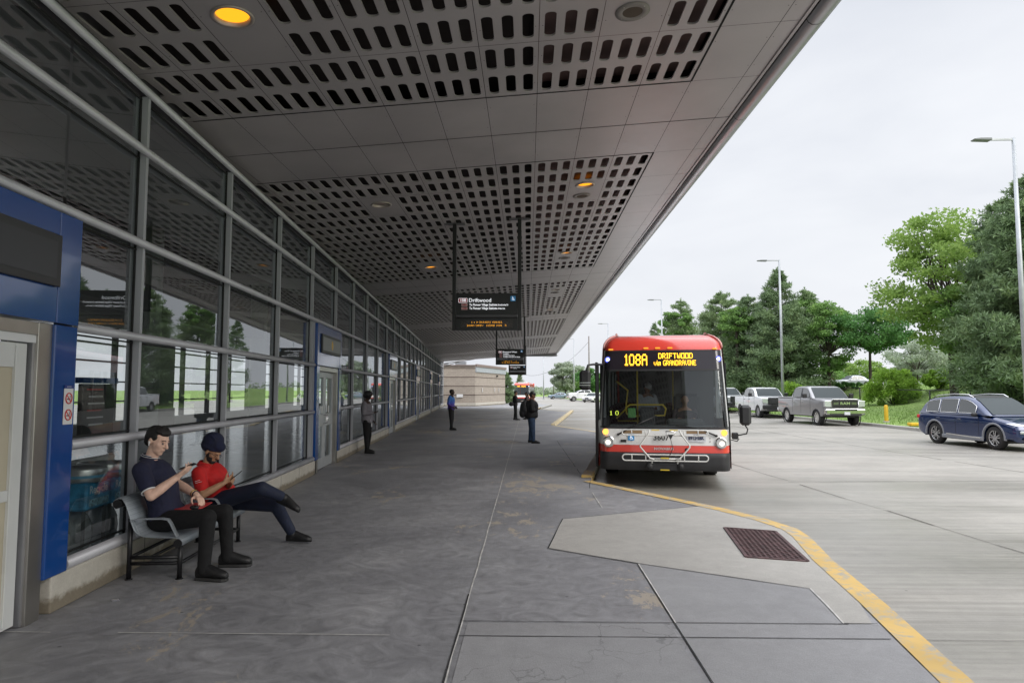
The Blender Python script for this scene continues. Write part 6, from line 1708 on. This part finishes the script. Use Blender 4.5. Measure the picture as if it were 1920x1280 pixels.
def shoe(mb, ank, toe, s=1.0, flat=None):
    ank = Vector(ank); toe = Vector(toe); d = (toe-ank); up = Vector((0,0,1)) if flat is None else Vector(flat)
    d = (d-up*d.dot(up)).normalized(); l = up.cross(d)
    secs = []; heel = ank - up*.085*s - d*.06*s
    for x, hw, hh in ((-.015,.020,.030),(.01,.034,.045),(.05,.038,.052),(.10,.038,.050),(.15,.042,.042),(.20,.046,.034),(.245,.042,.028),(.275,.028,.022),(.285,.010,.012)):
        c = heel+d*x*s; hh *= 1.22; secs.append((c+up*hh*s, hw*s, hh*s))
    rings = []; sm = mb.smooth; mb.smooth = True
    for c, a, b_ in secs: rings.append(mb.add([c+l*a*math.cos(t)+up*max(-b_*.95, b_*1.05*math.sin(t)) for t in [2*math.pi*j/16 for j in range(16)]]))
    for i in range(len(rings)-1):
        for j in range(16): mb.face((rings[i]+j, rings[i]+(j+1)%16, rings[i+1]+(j+1)%16, rings[i+1]+j))
    mb.face([rings[0]+j for j in range(16)]); mb.face([rings[-1]+j for j in reversed(range(16))]); mb.smooth = sm
    cap(mb, ank, heel+d*.05*s+up*.06*s, .048*s, .045*s)
    return heel, d, l, up
def torso(mb, pel, chest_top, side, s=1.0, wide=1.0, fat=1.0, bend=.03, grow=0.0, neck=True):
    pel = Vector(pel); top = Vector(chest_top); up = (top-pel).normalized(); side = (Vector(side)-up*Vector(side).dot(up)).normalized(); fwd = side.cross(up)*-1
    T = [(-.06,.10,.08),(0,.165,.115),(.15,.165,.118),(.32,.150,.110),(.52,.165,.122),(.72,.180,.125),(.86,.178,.108),(.95,.135,.085),(1.0,.075,.062)]
    secs = []
    for t, a, b_ in T:
        c = pel.lerp(top, t) - fwd*bend*math.sin(math.pi*min(1,max(0,t)))
        secs.append((c, a*s*wide+grow, b_*s*fat+grow))
    loft(mb, secs, side, fwd); return up, side, fwd

def seated_man1():
    Yc = 6.66
    def J(zx, zy, Y): return Vector(at(220+zx/3.766, Y, 770+zy/3.766))
    root = wallpt(6.60+.36,.42,0)
    t = empty('person', root, 0, 'seated man with dark hair in a navy polo and black trousers holding a phone up', 'person', 'people waiting'); ro = Vector(root)
    def L(v): return Vector(v)-ro
    hc = L(J(283,213,6.62)); neck = L(J(232,330,6.64)); 
    shR = L(J(168,420,6.42)); shL = L(J(300,395,6.86)); elR = L(J(238,600,6.34)); wrR = L(J(428,462,6.46)); elL = L(J(420,510,6.95)); wrL = L(J(560,592,6.80))
    pel = Vector((L(wallpt(6.96,.33,0)).x, L(wallpt(6.96,.33,0)).y, .505)); hipR = pel+Vector((.02,-.10,-.01)); hipL = pel+Vector((.02,.10,-.01))
    knR = L(J(640,752,6.40)); anR = L(J(612,1105,6.38)); knL = L(J(762,712,6.84)); anL = L(J(775,1010,6.86))
    toR = anR+Vector((.22,-.03,-.05)); toL = anL+Vector((.22,.03,-.05))
    anR.z = .115; anL.z = .115
    side = (shL-shR).normalized()
    # body (one surface)
    g = MB()
    hf = Vector((.90,-.20,-.34)); hu = Vector((.25,0,1))
    P3, rot, l = head_shape(g, hc, hf, hu, 1.13)
    cap(g, neck+Vector((-.0,0,-.05)), hc+Vector((-.02,0,-.05)), .064, .056)
    torso(g, pel, neck+Vector((0,0,-.02)), side, 1.0)
    for a, b_, c, in ((shR, elR, wrR),(shL, elL, wrL)):
        cap(g, a, b_, .058, .047); cap(g, b_, a.lerp(b_,.6), .046, .052); cap(g, b_, b_.lerp(c,.35), .046, .047); cap(g, b_.lerp(c,.35), c, .047, .029)
    for h_, k, a in ((hipR,knR,anR),(hipL,knL,anL)): cap(g, h_, k, .08, .055); cap(g, k, k.lerp(a,.35), .052, .055); cap(g, k.lerp(a,.35), a, .055, .035)
    # right hand holds the phone up in front, palm up; left hand rests on the lap
    hd = (L(J(520,395,6.48))-wrR).normalized()
    HP = hand(g, wrR, hd, Vector((-.45,.25,.85)), Vector((-.2,1,.35)), 1.05, (.35,.40,.5,.62), 1.2, .8, .5)
    hdl = (L(J(628,672,6.66))-wrL).normalized(); hand(g, wrL, hdl, Vector((-.2,-.1,-1)), Vector((-.4,-1,0)), 1.05, (.30,.30,.36,.42), 1.0, .8, .3)
    bake_remesh(g, 'body', M_skinA, t, .0065, 2, .4)
    # polo shirt
    g = MB(); torso(g, pel+Vector((0,0,-.03)), neck+Vector((0,0,-.035)), side, 1.0, 1.06, 1.16, .035, .012)
    ebR = shR.lerp(elR,.60); ebL = shL.lerp(elL,.55)
    cap(g, shR, ebR, .082, .076); cap(g, shL, ebL, .080, .072)
    cap(g, neck.lerp(shR,.35)+Vector((0,0,-.03)), shR, .075, .078); cap(g, neck.lerp(shL,.35)+Vector((0,0,-.03)), shL, .072, .074)
    g.sphere(pel+Vector((.03,0,.05)), (.15,.20,.12), 16, 10)
    sh = bake_remesh(g, 'polo_shirt', M_navyc, t, .011, 3)
    def ringat(c, d, r, w_, nm, m_, parent, sq=1.0):
        d = d.normalized(); u = d.orthogonal().normalized(); v = d.cross(u); g = MB(); g.tube([c+(u*math.cos(a)+v*math.sin(a)*sq)*r for a in [2*math.pi*i/24 for i in range(25)]], w_, 6, False); return g.build(nm, m_, parent)
    ringat(ebR-(ebR-shR).normalized()*.0+(elR-shR).normalized()*.062, elR-shR, .066, .007, 'sleeve_trim', M_piping, sh)
    # collar
    g = MB(); cn = neck+Vector((.0,0,.005)); cu = (hc-neck).normalized(); 
    g.lathe((0,0,0), [(.092,-.035),(.085,-.005),(.074,.026),(.070,.026),(.080,-.01)], 26); g.v = [tuple(cn+Matrix.Rotation(R(12),3,'Y')@Vector(v)) for v in g.v]; g.build('collar', M_navyc, sh)
    for z_, r_ in ((.0235,.0755),(.008,.083)):
        g = MB(); g.tube([cn+Matrix.Rotation(R(12),3,'Y')@Vector((r_*math.cos(a), r_*math.sin(a), z_)) for a in [2*math.pi*i/26 for i in range(27)]], .0028, 5, False); g.build('collar_stripe', M_piping, sh)
    # trousers
    g = MB()
    for h_, k, a in ((hipR,knR,anR),(hipL,knL,anL)):
        cap(g, h_+Vector((0,0,.0)), k, .105, .078); cap(g, k, a+Vector((0,0,.02)), .076, .058); cap(g, a+Vector((0,0,.05)), a+Vector((0,0,-.02)), .060, .060)
    g.sphere(pel+Vector((.0,0,-.02)), (.16,.19,.12), 18, 10); tr = bake_remesh(g, 'trousers', M_blkc, t, .011, 3)
    for a, o_ in ((anR,toR),(anL,toL)):
        g = MB(); heel, d, lv, up = shoe(g, a, o_, 1.08); sh_ = bake_remesh(g, 'shoe', M_shoe, t, .008, 1)
        g = MB(); pts = [heel+d*x+lv*w_ for x, w_ in ((-.012,.03),(-.012,-.03),(.12,-.042),(.2,-.052),(.27,-.047),(.305,-.02),(.305,.02),(.27,.047),(.2,.052),(.12,.042))]
        n = len(pts); zb = .003-0
        b0 = g.add([(p.x,p.y,zb) for p in pts]); b1 = g.add([(p.x,p.y,zb+.026) for p in pts]); g.face([b0+i for i in range(n)]); g.face([b1+i for i in reversed(range(n))])
        for i in range(n): g.face((b0+i,b0+(i+1)%n,b1+(i+1)%n,b1+i))
        g.build('sole', M_sole, sh_, bevel=.006)
        g = MB()
        for q in range(4): c = heel+d*(.10+.028*q)+up*(.098-.012*q); g.tube([c-lv*.026, c+up*.006, c+lv*.026], .004, 5)
        g.build('laces', M_shoe, sh_)
    # hair
    g = MB()
    s = 1.13
    for x, y, z, r in ((-.030,0,.048,(.092,.080,.082)),(-.040,0,.020,(.078,.080,.080)),(.010,0,.092,(.082,.066,.040)),(.048,0,.080,(.030,.052,.024)),(-.060,0,-.020,(.050,.066,.050)),(.0,.066,.040,(.040,.016,.034)),(.0,-.066,.040,(.040,.016,.034))):
        g.sphere(P3(x,y,z), tuple(q*s for q in r), 16, 10, rot)
    rgh = random.Random(4)
    for k in range(60):
        a = rgh.uniform(-2.2,2.2); e = rgh.uniform(.5,1.5); g.sphere(P3(-.015+.088*math.cos(a)*math.cos(e)+.02, .080*math.sin(a)*math.cos(e), .045+.088*math.sin(e)), .014, 8, 5)
    bake_remesh(g, 'hair', M_hair, t, .008, 1)
    for sg in (-1,1):
        g = MB(); g.sphere(P3(.083,sg*.030,.008), .0085*s, 12, 8); ey = g.build('eye', mat('eye_white', (.2,.16,.14), .3), t)
        g = MB(); g.sphere(P3(.0895,sg*.031,.004), .0042*s, 10, 6); g.build('iris', M_hair, ey)
        g = MB(); g.tube([P3(.092,sg*.014,.033), P3(.094,sg*.030,.040), P3(.082,sg*.050,.034)], .0034*s, 6); g.build('eyebrow', M_hair, t)
    g = MB(); g.sphere(P3(-.002,-.090,-.006), .010, 8, 6); g.tube([P3(-.002,-.092,-.008), P3(.008,-.092,-.036)], .005, 6); g.build('earbud', mat('earbud_white', (.85,.85,.85), .3), t)
    d_ = (elL-wrL).normalized(); ringat(wrL+d_*.02, d_, .034, .006, 'bracelet', M_black, t); ringat(wrL+d_*.045, d_, .035, .005, 'watch', mat('gold_watch', (.5,.35,.1), .25, .9), t)
    # phone in the hand, folder and wallet on the lap
    pc = ro+HP(.115,.0,.022); g = MB(); g.prism(rrect(.072,.148,.010), -.004, .004); 
    fz = (Vector((-.35,.15,.80))).normalized(); fy_ = hd; fy_ = (fy_-fz*fy_.dot(fz)).normalized(); fx = fy_.cross(fz)
    g.v = [tuple(pc+fx*v[0]+fy_*v[1]+fz*v[2]) for v in g.v]; tag(g.build('phone', M_phone, bevel=.002), 'black phone held up in the hand of the man in the navy polo', 'phone')
    g = MB(); fl = [J(385,655,6.62), J(520,612,6.95), J(672,650,6.95), J(600,690,6.60), J(470,690,6.50)]
    fz0 = max(knR.z, pel.z)+.105; fl = [Vector((p.x, p.y, .60 + (p.x-fl[0].x)*.05)) for p in fl]
    n = len(fl); b0 = g.add([p for p in fl]); b1 = g.add([p+Vector((0,0,.010)) for p in fl]); g.face([b0+i for i in reversed(range(n))]); g.face([b1+i for i in range(n)])
    for i in range(n): g.face((b0+i,b0+(i+1)%n,b1+(i+1)%n,b1+i))
    tag(g.build('folder', mat('folder_red', (.50,.03,.035), .45), bevel=.003), 'flat red folder resting on the lap of the man in navy', 'folder')
    g = MB(); c = J(545,655,6.56); g.sphere((c.x,c.y,.632), (.045,.030,.022), 16, 10); tag(g.build('glasses_case', mat('case_black', (.012,.012,.013), .25)), 'small glossy black case lying on the red folder', 'case')
    return t
seated_man1()

def seated_man2():
    def J(zx, zy, Y): return Vector(at(220+zx/3.766, Y, 770+zy/3.766))
    root = wallpt(6.60+1.44,.45,0)
    t = empty('person', root, 0, 'seated bearded man in a red polo and navy turban with one leg crossed', 'person', 'people waiting'); ro = Vector(root)
    def L(v): return Vector(v)-ro
    hc = L(J(668,292,7.66)); neck = L(J(622,372,7.66)); shR = L(J(575,440,7.48)); shL = L(J(660,420,7.86)); elR = L(J(607,590,7.38)); wrR = L(J(752,508,7.46)); elL = L(J(750,560,7.95)); wrL = L(J(800,515,7.66))
    pel = L(wallpt(8.08,.40,.50)); side = (shL-shR).normalized()
    hipR = pel+Vector((.03,-.10,0)); hipL = pel+Vector((.03,.10,-.01))
    knR = L(J(1020,548,7.52)); anR = L(J(1170,608,7.62)); knL = L(J(1120,665,7.80)); anL = L(J(1238,868,7.93))
    anL.z = max(anL.z,.10)
    g = MB(); hf = Vector((.84,-.22,-.50)); hu = Vector((.4,0,1)); P3, rot, l = head_shape(g, hc, hf, hu, .98)
    cap(g, neck+Vector((0,0,-.05)), hc+Vector((-.02,0,-.04)), .056, .050); torso(g, pel, neck+Vector((0,0,-.02)), side, .95)
    for a, b_, c in ((shR,elR,wrR),(shL,elL,wrL)): cap(g, a, b_, .052, .042); cap(g, b_, b_.lerp(c,.35), .042, .042); cap(g, b_.lerp(c,.35), c, .042, .026)
    for h_, k, a in ((hipR,knR,anR),(hipL,knL,anL)): cap(g, h_, k, .075, .05); cap(g, k, k.lerp(a,.35), .05, .052); cap(g, k.lerp(a,.35), a, .052, .033)
    hand(g, wrR, L(J(812,470,7.52))-wrR, Vector((-.5,.5,.6)), Vector((-.1,.3,1)), .98, (.5,.55,.6,.7), 1, .6, .6)
    hand(g, wrL, L(J(835,480,7.55))-wrL, Vector((-.5,-.6,.5)), Vector((0,-.2,1)), .98, (.6,.65,.7,.75), 1, .6, .6)
    bake_remesh(g, 'body', M_skinB, t, .0068, 2, .4)
    g = MB(); torso(g, pel+Vector((0,0,-.02)), neck+Vector((0,0,-.03)), side, .95, 1.08, 1.22, .05, .012)
    cap(g, shR, shR.lerp(elR,.66), .078, .074); cap(g, shL, shL.lerp(elL,.66), .076, .070); cap(g, neck.lerp(shR,.35)+Vector((0,0,-.03)), shR, .070, .074); cap(g, neck.lerp(shL,.35)+Vector((0,0,-.03)), shL, .068, .070)
    g.sphere(pel+Vector((.05,0,.09)), (.16,.19,.13), 16, 10); sh = bake_remesh(g, 'polo_shirt', M_redc, t, .011, 3)
    g = MB(); g.lathe((0,0,0), [(.088,-.035),(.080,-.005),(.068,.022),(.064,.022)], 24); g.v = [tuple(neck+Matrix.Rotation(R(18),3,'Y')@Vector(v)) for v in g.v]; g.build('collar', M_redc, sh)
    c = shR.lerp(elR,.40); f_ = Vector((.15,-1,.1)).normalized()
    text_obj('sleeve_lettering', 'STAFF', .026, M_piping, sh, frame_M(c+Vector((-.035,-.088,.012)),(1,0,.25),(-.25,0,1)), 'LEFT', .0005) if False else None
    g = MB()
    for k_, (dx, dz, w_) in enumerate(((0,.012,.05),(.006,-.004,.065))): g.bar(c+Vector((-.02+dx,-.083,dz)), c+Vector((-.02+dx+w_,-.080,dz+.016)), .004, .009, (0,1,0))
    g.build('sleeve_logo', M_piping, sh)
    g = MB()
    for h_, k, a in ((hipR,knR,anR),(hipL,knL,anL)): cap(g, h_, k, .105, .080); cap(g, k, a.lerp(k,.12), .078, .058)
    g.sphere(pel+Vector((0,0,0)), (.15,.18,.13), 18, 10); bake_remesh(g, 'trousers', M_nvyt, t, .011, 3)
    g = MB(); shoe(g, anL, anL+Vector((.25,-.02,-.05)), 1.02); bake_remesh(g, 'shoe', M_shoe, t, .008, 1)
    d = (anR-knR).normalized(); upf = Vector((-.35,.0,.94)); 
    g = MB(); shoe(g, anR+d*.02, anR+Vector((.24,-.03,-.09)), 1.0, flat=Vector((.36,0,.93)).normalized()); bake_remesh(g, 'shoe', M_shoe, t, .008, 1)
    g = MB(); cap(g, anL.lerp(knL,.10), anL, .040, .040); g.build('sock', M_piping, t)
    # turban: wound layers
    g = MB(); s = .98
    for x, y, z, r in ((-.055,0,.105,(.122,.112,.115)),(-.035,0,.080,(.120,.106,.092)),(-.065,0,.050,(.105,.100,.084)),(.025,0,.100,(.090,.088,.066)),(-.03,0,.130,(.098,.088,.060))): g.sphere(P3(x,y,z), tuple(q*s for q in r), 18, 10, rot)
    for k in range(7):
        u0 = -.9+.3*k
        for sg_ in (1,):
            pp = []
            for i_ in range(12):
                th = math.pi*(.10+.62*i_/11); rr_ = 1.03; x_ = .085*math.cos(th*1.05)-.045; y_ = .112*math.sin(u0)*math.sin(th)**.6; z_ = .085+.128*math.sin(th)*math.cos(u0*.75); pp.append(P3(x_*rr_, y_*rr_, z_))
            g.tube(pp, .010, 6)
    for k in range(6):
        z = .045+.020*k; rr = 1.02-.055*k; tl = -.35+.06*k
        pts = [P3((-.035+.108*rr*math.cos(a)), .096*rr*math.sin(a), z+.050*math.cos(a)*(-tl)) for a in [2*math.pi*i/28 for i in range(28)]]; g.tube(pts+[pts[0]], .016, 8, False) if False else [g.sphere(p_, .020*s, 8, 5) for p_ in pts]
    bake_remesh(g, 'turban', M_turb, t, .008, 3)
    g = MB()
    for x, y, z, r in ((.060,0,-.085,(.034,.046,.028)),(.040,.045,-.055,(.040,.014,.040)),(.040,-.045,-.055,(.040,.014,.040)),(.094,0,-.036,(.010,.026,.007)),(.010,.066,-.02,(.018,.010,.04)),(.010,-.066,-.02,(.018,.010,.04))): g.sphere(P3(x,y,z), r, 14, 8, rot)
    bake_remesh(g, 'beard', M_hair, t, .006, 2)
    g = MB(); 
    for sg in (-1,1): pts = [P3(.096,sg*.030+.022*math.cos(a),.006+.018*math.sin(a)) for a in [2*math.pi*i/16 for i in range(17)]]; g.tube(pts,.0025,5,False); g.tube([P3(.094,sg*.050,.010),P3(.0,sg*.076,.008)],.0025,5)
    g.tube([P3(.1,.008,.008),P3(.1,-.008,.008)],.0025,5); g.build('glasses', M_black, t)
    pc = J(838,455,7.52); g = MB(); g.prism(rrect(.07,.145,.010), -.004, .004); fy_ = Vector((.75,-.1,.55)).normalized(); fz = Vector((-.5,-.2,.75)); fz = (fz-fy_*fz.dot(fy_)).normalized(); fx = fy_.cross(fz)
    g.v = [tuple(pc+fx*v[0]+fy_*v[1]+fz*v[2]) for v in g.v]; tag(g.build('phone', M_phone, bevel=.002), 'black phone held low in both hands of the man in red', 'phone')
    return t
seated_man2()

def standing(px, Y, h, face, label, top, legs, skin, hairm, shoem=None, arm='phone', fat=1.0, vox=.014, headcover='hair', bow=-.25, extras=None, stance=.10, lean=0, zoff=0, grp='people waiting'):
    x, _, _ = at(px, Y); t = empty('person', (x, Y, zoff), R(face), label, 'person', grp); s = h/1.75
    # person frame: +x forward, +y left
    V = lambda a, b_, c: Vector((a*s, b_*s, c*s))
    pel = V(0,0,.93); neck = V(.0+lean,0,1.47); hc = V(.04+lean,0,1.60); side = Vector((0,1,0))
    shR, shL = V(lean,-.19,1.40), V(lean,.19,1.40)
    if arm == 'phone': arms = ((shR, V(.02+lean,-.25,1.12), V(.21,-.08,1.14)), (shL, V(.0+lean,.26,1.12), V(.10,.27,.90)))
    elif arm == 'both': arms = ((shR, V(.06,-.25,1.12), V(.33,-.08,1.13)), (shL, V(.06,.25,1.12), V(.32,.06,1.12)))
    elif arm == 'pocket': arms = ((shR, V(-.06,-.27,1.12), V(.12,-.22,.98)), (shL, V(-.06,.27,1.12), V(.12,.22,.98)))
    else: arms = ((shR, V(0,-.25,1.12), V(.04,-.26,.86)), (shL, V(0,.25,1.12), V(.04,.26,.86)))
    hips = (V(0,-.09,.92), V(0,.09,.92)); kn = (V(.03,-.10-stance*.2,.50), V(.02,.10+stance*.2,.50)); an = (V(.06,-.10-stance*.4,.09), V(-.03,.10+stance*.4,.09))
    g = MB(); P3, rot, l = head_shape(g, hc, Vector((1,0,bow)), Vector((-bow,0,1)), s)
    cap(g, neck-V(0,0,.05), hc-V(.02,0,.05), .055*s, .050*s); torso(g, pel, neck, side, s, 1, fat)
    for a, b_, c in arms:
        cap(g, a, b_, .050*s, .040*s); cap(g, b_, c, .040*s, .028*s); d = (c-b_).normalized()
        hand(g, c, d, Vector((-.2,0,1)) if arm in ('phone','both') else Vector((0,-1 if c.y > 0 else 1,0)), Vector((0,1 if c.y < 0 else -1,.3)), s, (.4,.45,.5,.55))
    for h_, k, a in zip(hips, kn, an): cap(g, h_, k, .078*s, .052*s); cap(g, k, a, .052*s, .035*s)
    bake_remesh(g, 'body', skin, t, vox*.8, 1)
    g = MB(); torso(g, pel+V(0,0,-.06), neck-V(0,0,.03), side, s, 1.08*(.5+.5*fat), fat*1.15, .0, .015)
    for a, b_, c in arms: cap(g, a, b_, .072*s*fat**.5, .060*s*fat**.5); cap(g, b_, b_.lerp(c,.88), .060*s*fat**.5, .044*s)
    if fat > 1.1: g.sphere(V(.04,0,1.02), (.19*s,.21*s,.17*s), 16, 10)
    top_o = bake_remesh(g, 'jacket' if fat > 1.1 or arm == 'pocket' else 'shirt', top, t, vox, 2)
    g = MB()
    for h_, k, a in zip(hips, kn, an): cap(g, h_, k, .108*s*fat**.4, .078*s*fat**.4); cap(g, k, a+V(0,0,.02), .078*s*fat**.4, .060*s)
    g.sphere(pel-V(0,0,.02), (.13*s*fat,.17*s,.12*s), 16, 10); bake_remesh(g, 'trousers', legs, t, vox, 2)
    for a in an: g = MB(); shoe(g, a, a+V(.25,0,-.05), s); bake_remesh(g, 'shoe', shoem or M_shoe, t, .012, 1)
    g = MB()
    if headcover == 'wrap':
        for x_, z_, r in ((-.03,.05,(.125,.115,.105)),(-.05,.0,(.10,.10,.09)),(.0,.09,(.11,.10,.08)),(.02,.0,(.085,.08,.07))): g.sphere(P3(x_,0,z_), tuple(q*s for q in r), 16, 10, rot)
        bake_remesh(g, 'head_wrap', hairm, t, vox*.8, 2)
    else:
        for x_, z_, r in ((-.030,.048,(.092,.082,.080)),(-.045,.010,(.076,.080,.080)),(.005,.080,(.078,.068,.040))): g.sphere(P3(x_,0,z_), tuple(q*s for q in r), 16, 10, rot)
        if headcover == 'long': cap(g, P3(-.07,0,0), P3(-.10,0,-.22), .07*s, .05*s)
        bake_remesh(g, 'hair', M_hair, t, vox*.7, 1)
        if headcover == 'cap':
            g = MB(); g.sphere(P3(-.005,0,.070), (.100*s,.088*s,.070*s), 16, 10, rot); g.sphere(P3(.095,0,.050), (.065*s,.068*s,.010*s), 16, 8, rot); bake_remesh(g, 'cap', hairm, t, vox*.6, 1)
    if arm in ('phone','both'):
        c = arms[0][2]+V(.07,.02,.03); w = Matrix.Rotation(R(face),3,'Z')@c+Vector(t.location); g = MB(); g.box((0,0,0),(.12,.065,.012),.004)
        g.v = [tuple(Matrix.Rotation(R(face),3,'Z')@(Matrix.Rotation(R(-25),3,'Y')@Vector(v))+w) for v in g.v]
        tag(g.build('phone', M_phone), 'phone held by the '+extras['who'], 'phone')
    return t, P3, s, V, top_o
M_shirtg = mat('grey_shirt', (.20,.19,.21), .8, noise=(12,.15)); M_jean = mat('blue_jeans', (.028,.055,.11), .8, noise=(10,.3)); M_blkj = mat('black_jacket', (.010,.010,.012), .8, noise=(10,.3))
m, nt, b = nodemat('blue_purple_jacket'); v = objvec(nt); sx = N(nt,'ShaderNodeSeparateXYZ'); nt.links.new(v, sx.inputs[0])
mr_ = N(nt,'ShaderNodeMapRange'); mr_.inputs[1].default_value = .9; mr_.inputs[2].default_value = 1.45; nt.links.new(sx.outputs[2], mr_.inputs[0])
cc = ramp(nt, mr_.outputs[0], [(.35,(.075,.030,.26)),(.55,(.05,.09,.46)),(.8,(.03,.15,.45))]).outputs[0]; nt.links.new(cc, b.inputs['Base Color']); b.inputs['Roughness'].default_value = .6; M_purp = m
t1, P3, s, V, to = standing(689, 19.1, 1.73, -5, 'standing person in a grey shirt and black head wrap reading a phone beside the wall', M_shirtg, M_blkc, M_skinD, M_black, arm='phone', headcover='wrap', bow=-.5, extras={'who':'person in the grey shirt by the glass wall'}, lean=-.03)
g = MB(); g.tube([V(.11,-.08,1.0),V(.16,-.10,.86)],.006,5); g.box(V(.17,-.10,.80),(.02,.05,.10),.004); g.build('lanyard', M_piping, t1)
standing(846, 30.3, 1.82, -8, 'standing man in a blue and purple jacket with hands in his pockets, alone mid platform', M_purp, M_blkc, M_skinD, M_hair, arm='pocket', headcover='hair', bow=-.02, vox=.018, extras={'who':''})
t3, P3, s, V, to = standing(996, 22.9, 1.72, 4, 'heavy set man in a black jacket, jeans and cap with a backpack, facing the road', M_blkj, M_jean, mat('skin_mid', (.20,.10,.06), .5), M_black, arm='phone', headcover='cap', bow=-.35, fat=1.6, extras={'who':'heavy set man in the black jacket'}, stance=.25)
g = MB(); g.sphere(V(-.22,.0,1.16), (.17*s,.20*s,.29*s), 16, 10); g.sphere(V(-.30,0,1.02),(.11,.17,.17),14,8); bp_ = bake_remesh(g, 'backpack', mat('backpack_black', (.015,.015,.018), .7, noise=(8,.3)), t3, .018, 2)
t4, P3, s, V, to = standing(966, 40.5, 1.74, 8, 'far woman in black with a cap and shoulder bag, arms forward', M_blkj, M_blkc, mat('skin_mid', (.20,.10,.06), .5), M_black, arm='both', headcover='cap', bow=-.2, vox=.02, extras={'who':'far woman in black with a cap'})
g = MB(); g.sphere(V(-.24,-.12,.95), (.15,.10,.13), 14, 8); g.tube([V(-.2,-.1,1.05),V(0,.1,1.42)],.012,5); g.build('shoulder_bag', M_blkj, t4)
standing(988, 41.5, 1.66, 178, 'far dark haired woman facing her friend, mostly hidden behind the man with the backpack', mat('dark_top', (.05,.03,.03), .8), M_blkc, mat('skin_mid', (.20,.10,.06), .5), M_hair, arm='down', headcover='long', bow=-.15, vox=.02, extras={'who':''})
# people inside the bus
def inbus(x, y, lab, top, capm, facing):
    M_ = Matrix.Translation(Vector(bus.location)) @ Matrix.Rotation(R(-9),4,'Z'); w = M_ @ Vector((x,y,0))
    return w
w = inbus(-.30, 1.55, '', None, None, 0)
t5, P3, s, V, to = standing(0, 1, 1.60, -70, 'person in a pale shirt and grey cap standing at the farebox inside the near bus', mat('pale_shirt', (.36,.38,.42), .8), M_blkc, mat('skin_mid', (.20,.10,.06), .5), mat('cap_grey', (.30,.30,.30), .8), arm='both', headcover='cap', bow=-.6, vox=.016, extras={'who':'person at the farebox in the bus'}, zoff=.33)
t5.location = (w.x, w.y, .33)
ph = [o for o in bpy.data.objects if o.get('label','').startswith('phone held by the person at the farebox')][0]; bpy.data.objects.remove(ph)
w = inbus(.50, 1.62, '', None, None, 0)
t6 = empty('person', (w.x,w.y,.33), R(-99), 'bus driver in dark clothes seated at the wheel of the near bus', 'person', 'people waiting')
g = MB(); P3, rot, l = head_shape(g, Vector((.06,0,1.20)), Vector((1,0,-.1)), Vector((0,0,1)), 1.0); cap(g, (.0,0,1.0),(.04,0,1.12),.055,.05); torso(g, Vector((0,0,.48)), Vector((0,0,1.05)), Vector((0,1,0)), 1.0)
for s_ in (-1,1): cap(g, (0,s_*.19,.97),(.14,s_*.25,.74),.055,.045); cap(g, (.14,s_*.25,.74),(.42,s_*.16,.82),.045,.03); hand(g,(.42,s_*.16,.82),(1,0,.2),(0,-s_*.4,-1),(0,-s_,.6),1.0); cap(g,(0,s_*.1,.48),(.42,s_*.12,.50),.08,.055); cap(g,(.42,s_*.12,.50),(.45,s_*.12,.10),.055,.04)
bake_remesh(g, 'body', M_skinB, t6, .013, 1)
g = MB(); torso(g, Vector((0,0,.44)), Vector((0,0,1.02)), Vector((0,1,0)), 1.0, 1.08, 1.15, 0, .012)
for s_ in (-1,1): cap(g, (0,s_*.19,.97),(.14,s_*.25,.74),.07,.06); cap(g,(.14,s_*.25,.74),(.36,s_*.18,.80),.058,.045)
bake_remesh(g, 'uniform_shirt', mat('driver_shirt', (.05,.03,.04), .8), t6, .014, 2)
g = MB()
for s_ in (-1,1): cap(g,(0,s_*.1,.48),(.42,s_*.12,.50),.10,.075); cap(g,(.42,s_*.12,.50),(.45,s_*.12,.10),.075,.055)
bake_remesh(g, 'trousers', M_blkc, t6, .014, 2)
g = MB(); g.sphere(P3(-.030,0,.048), (.092,.082,.080), 14, 8, rot); bake_remesh(g, 'hair', M_hair, t6, .012, 1)
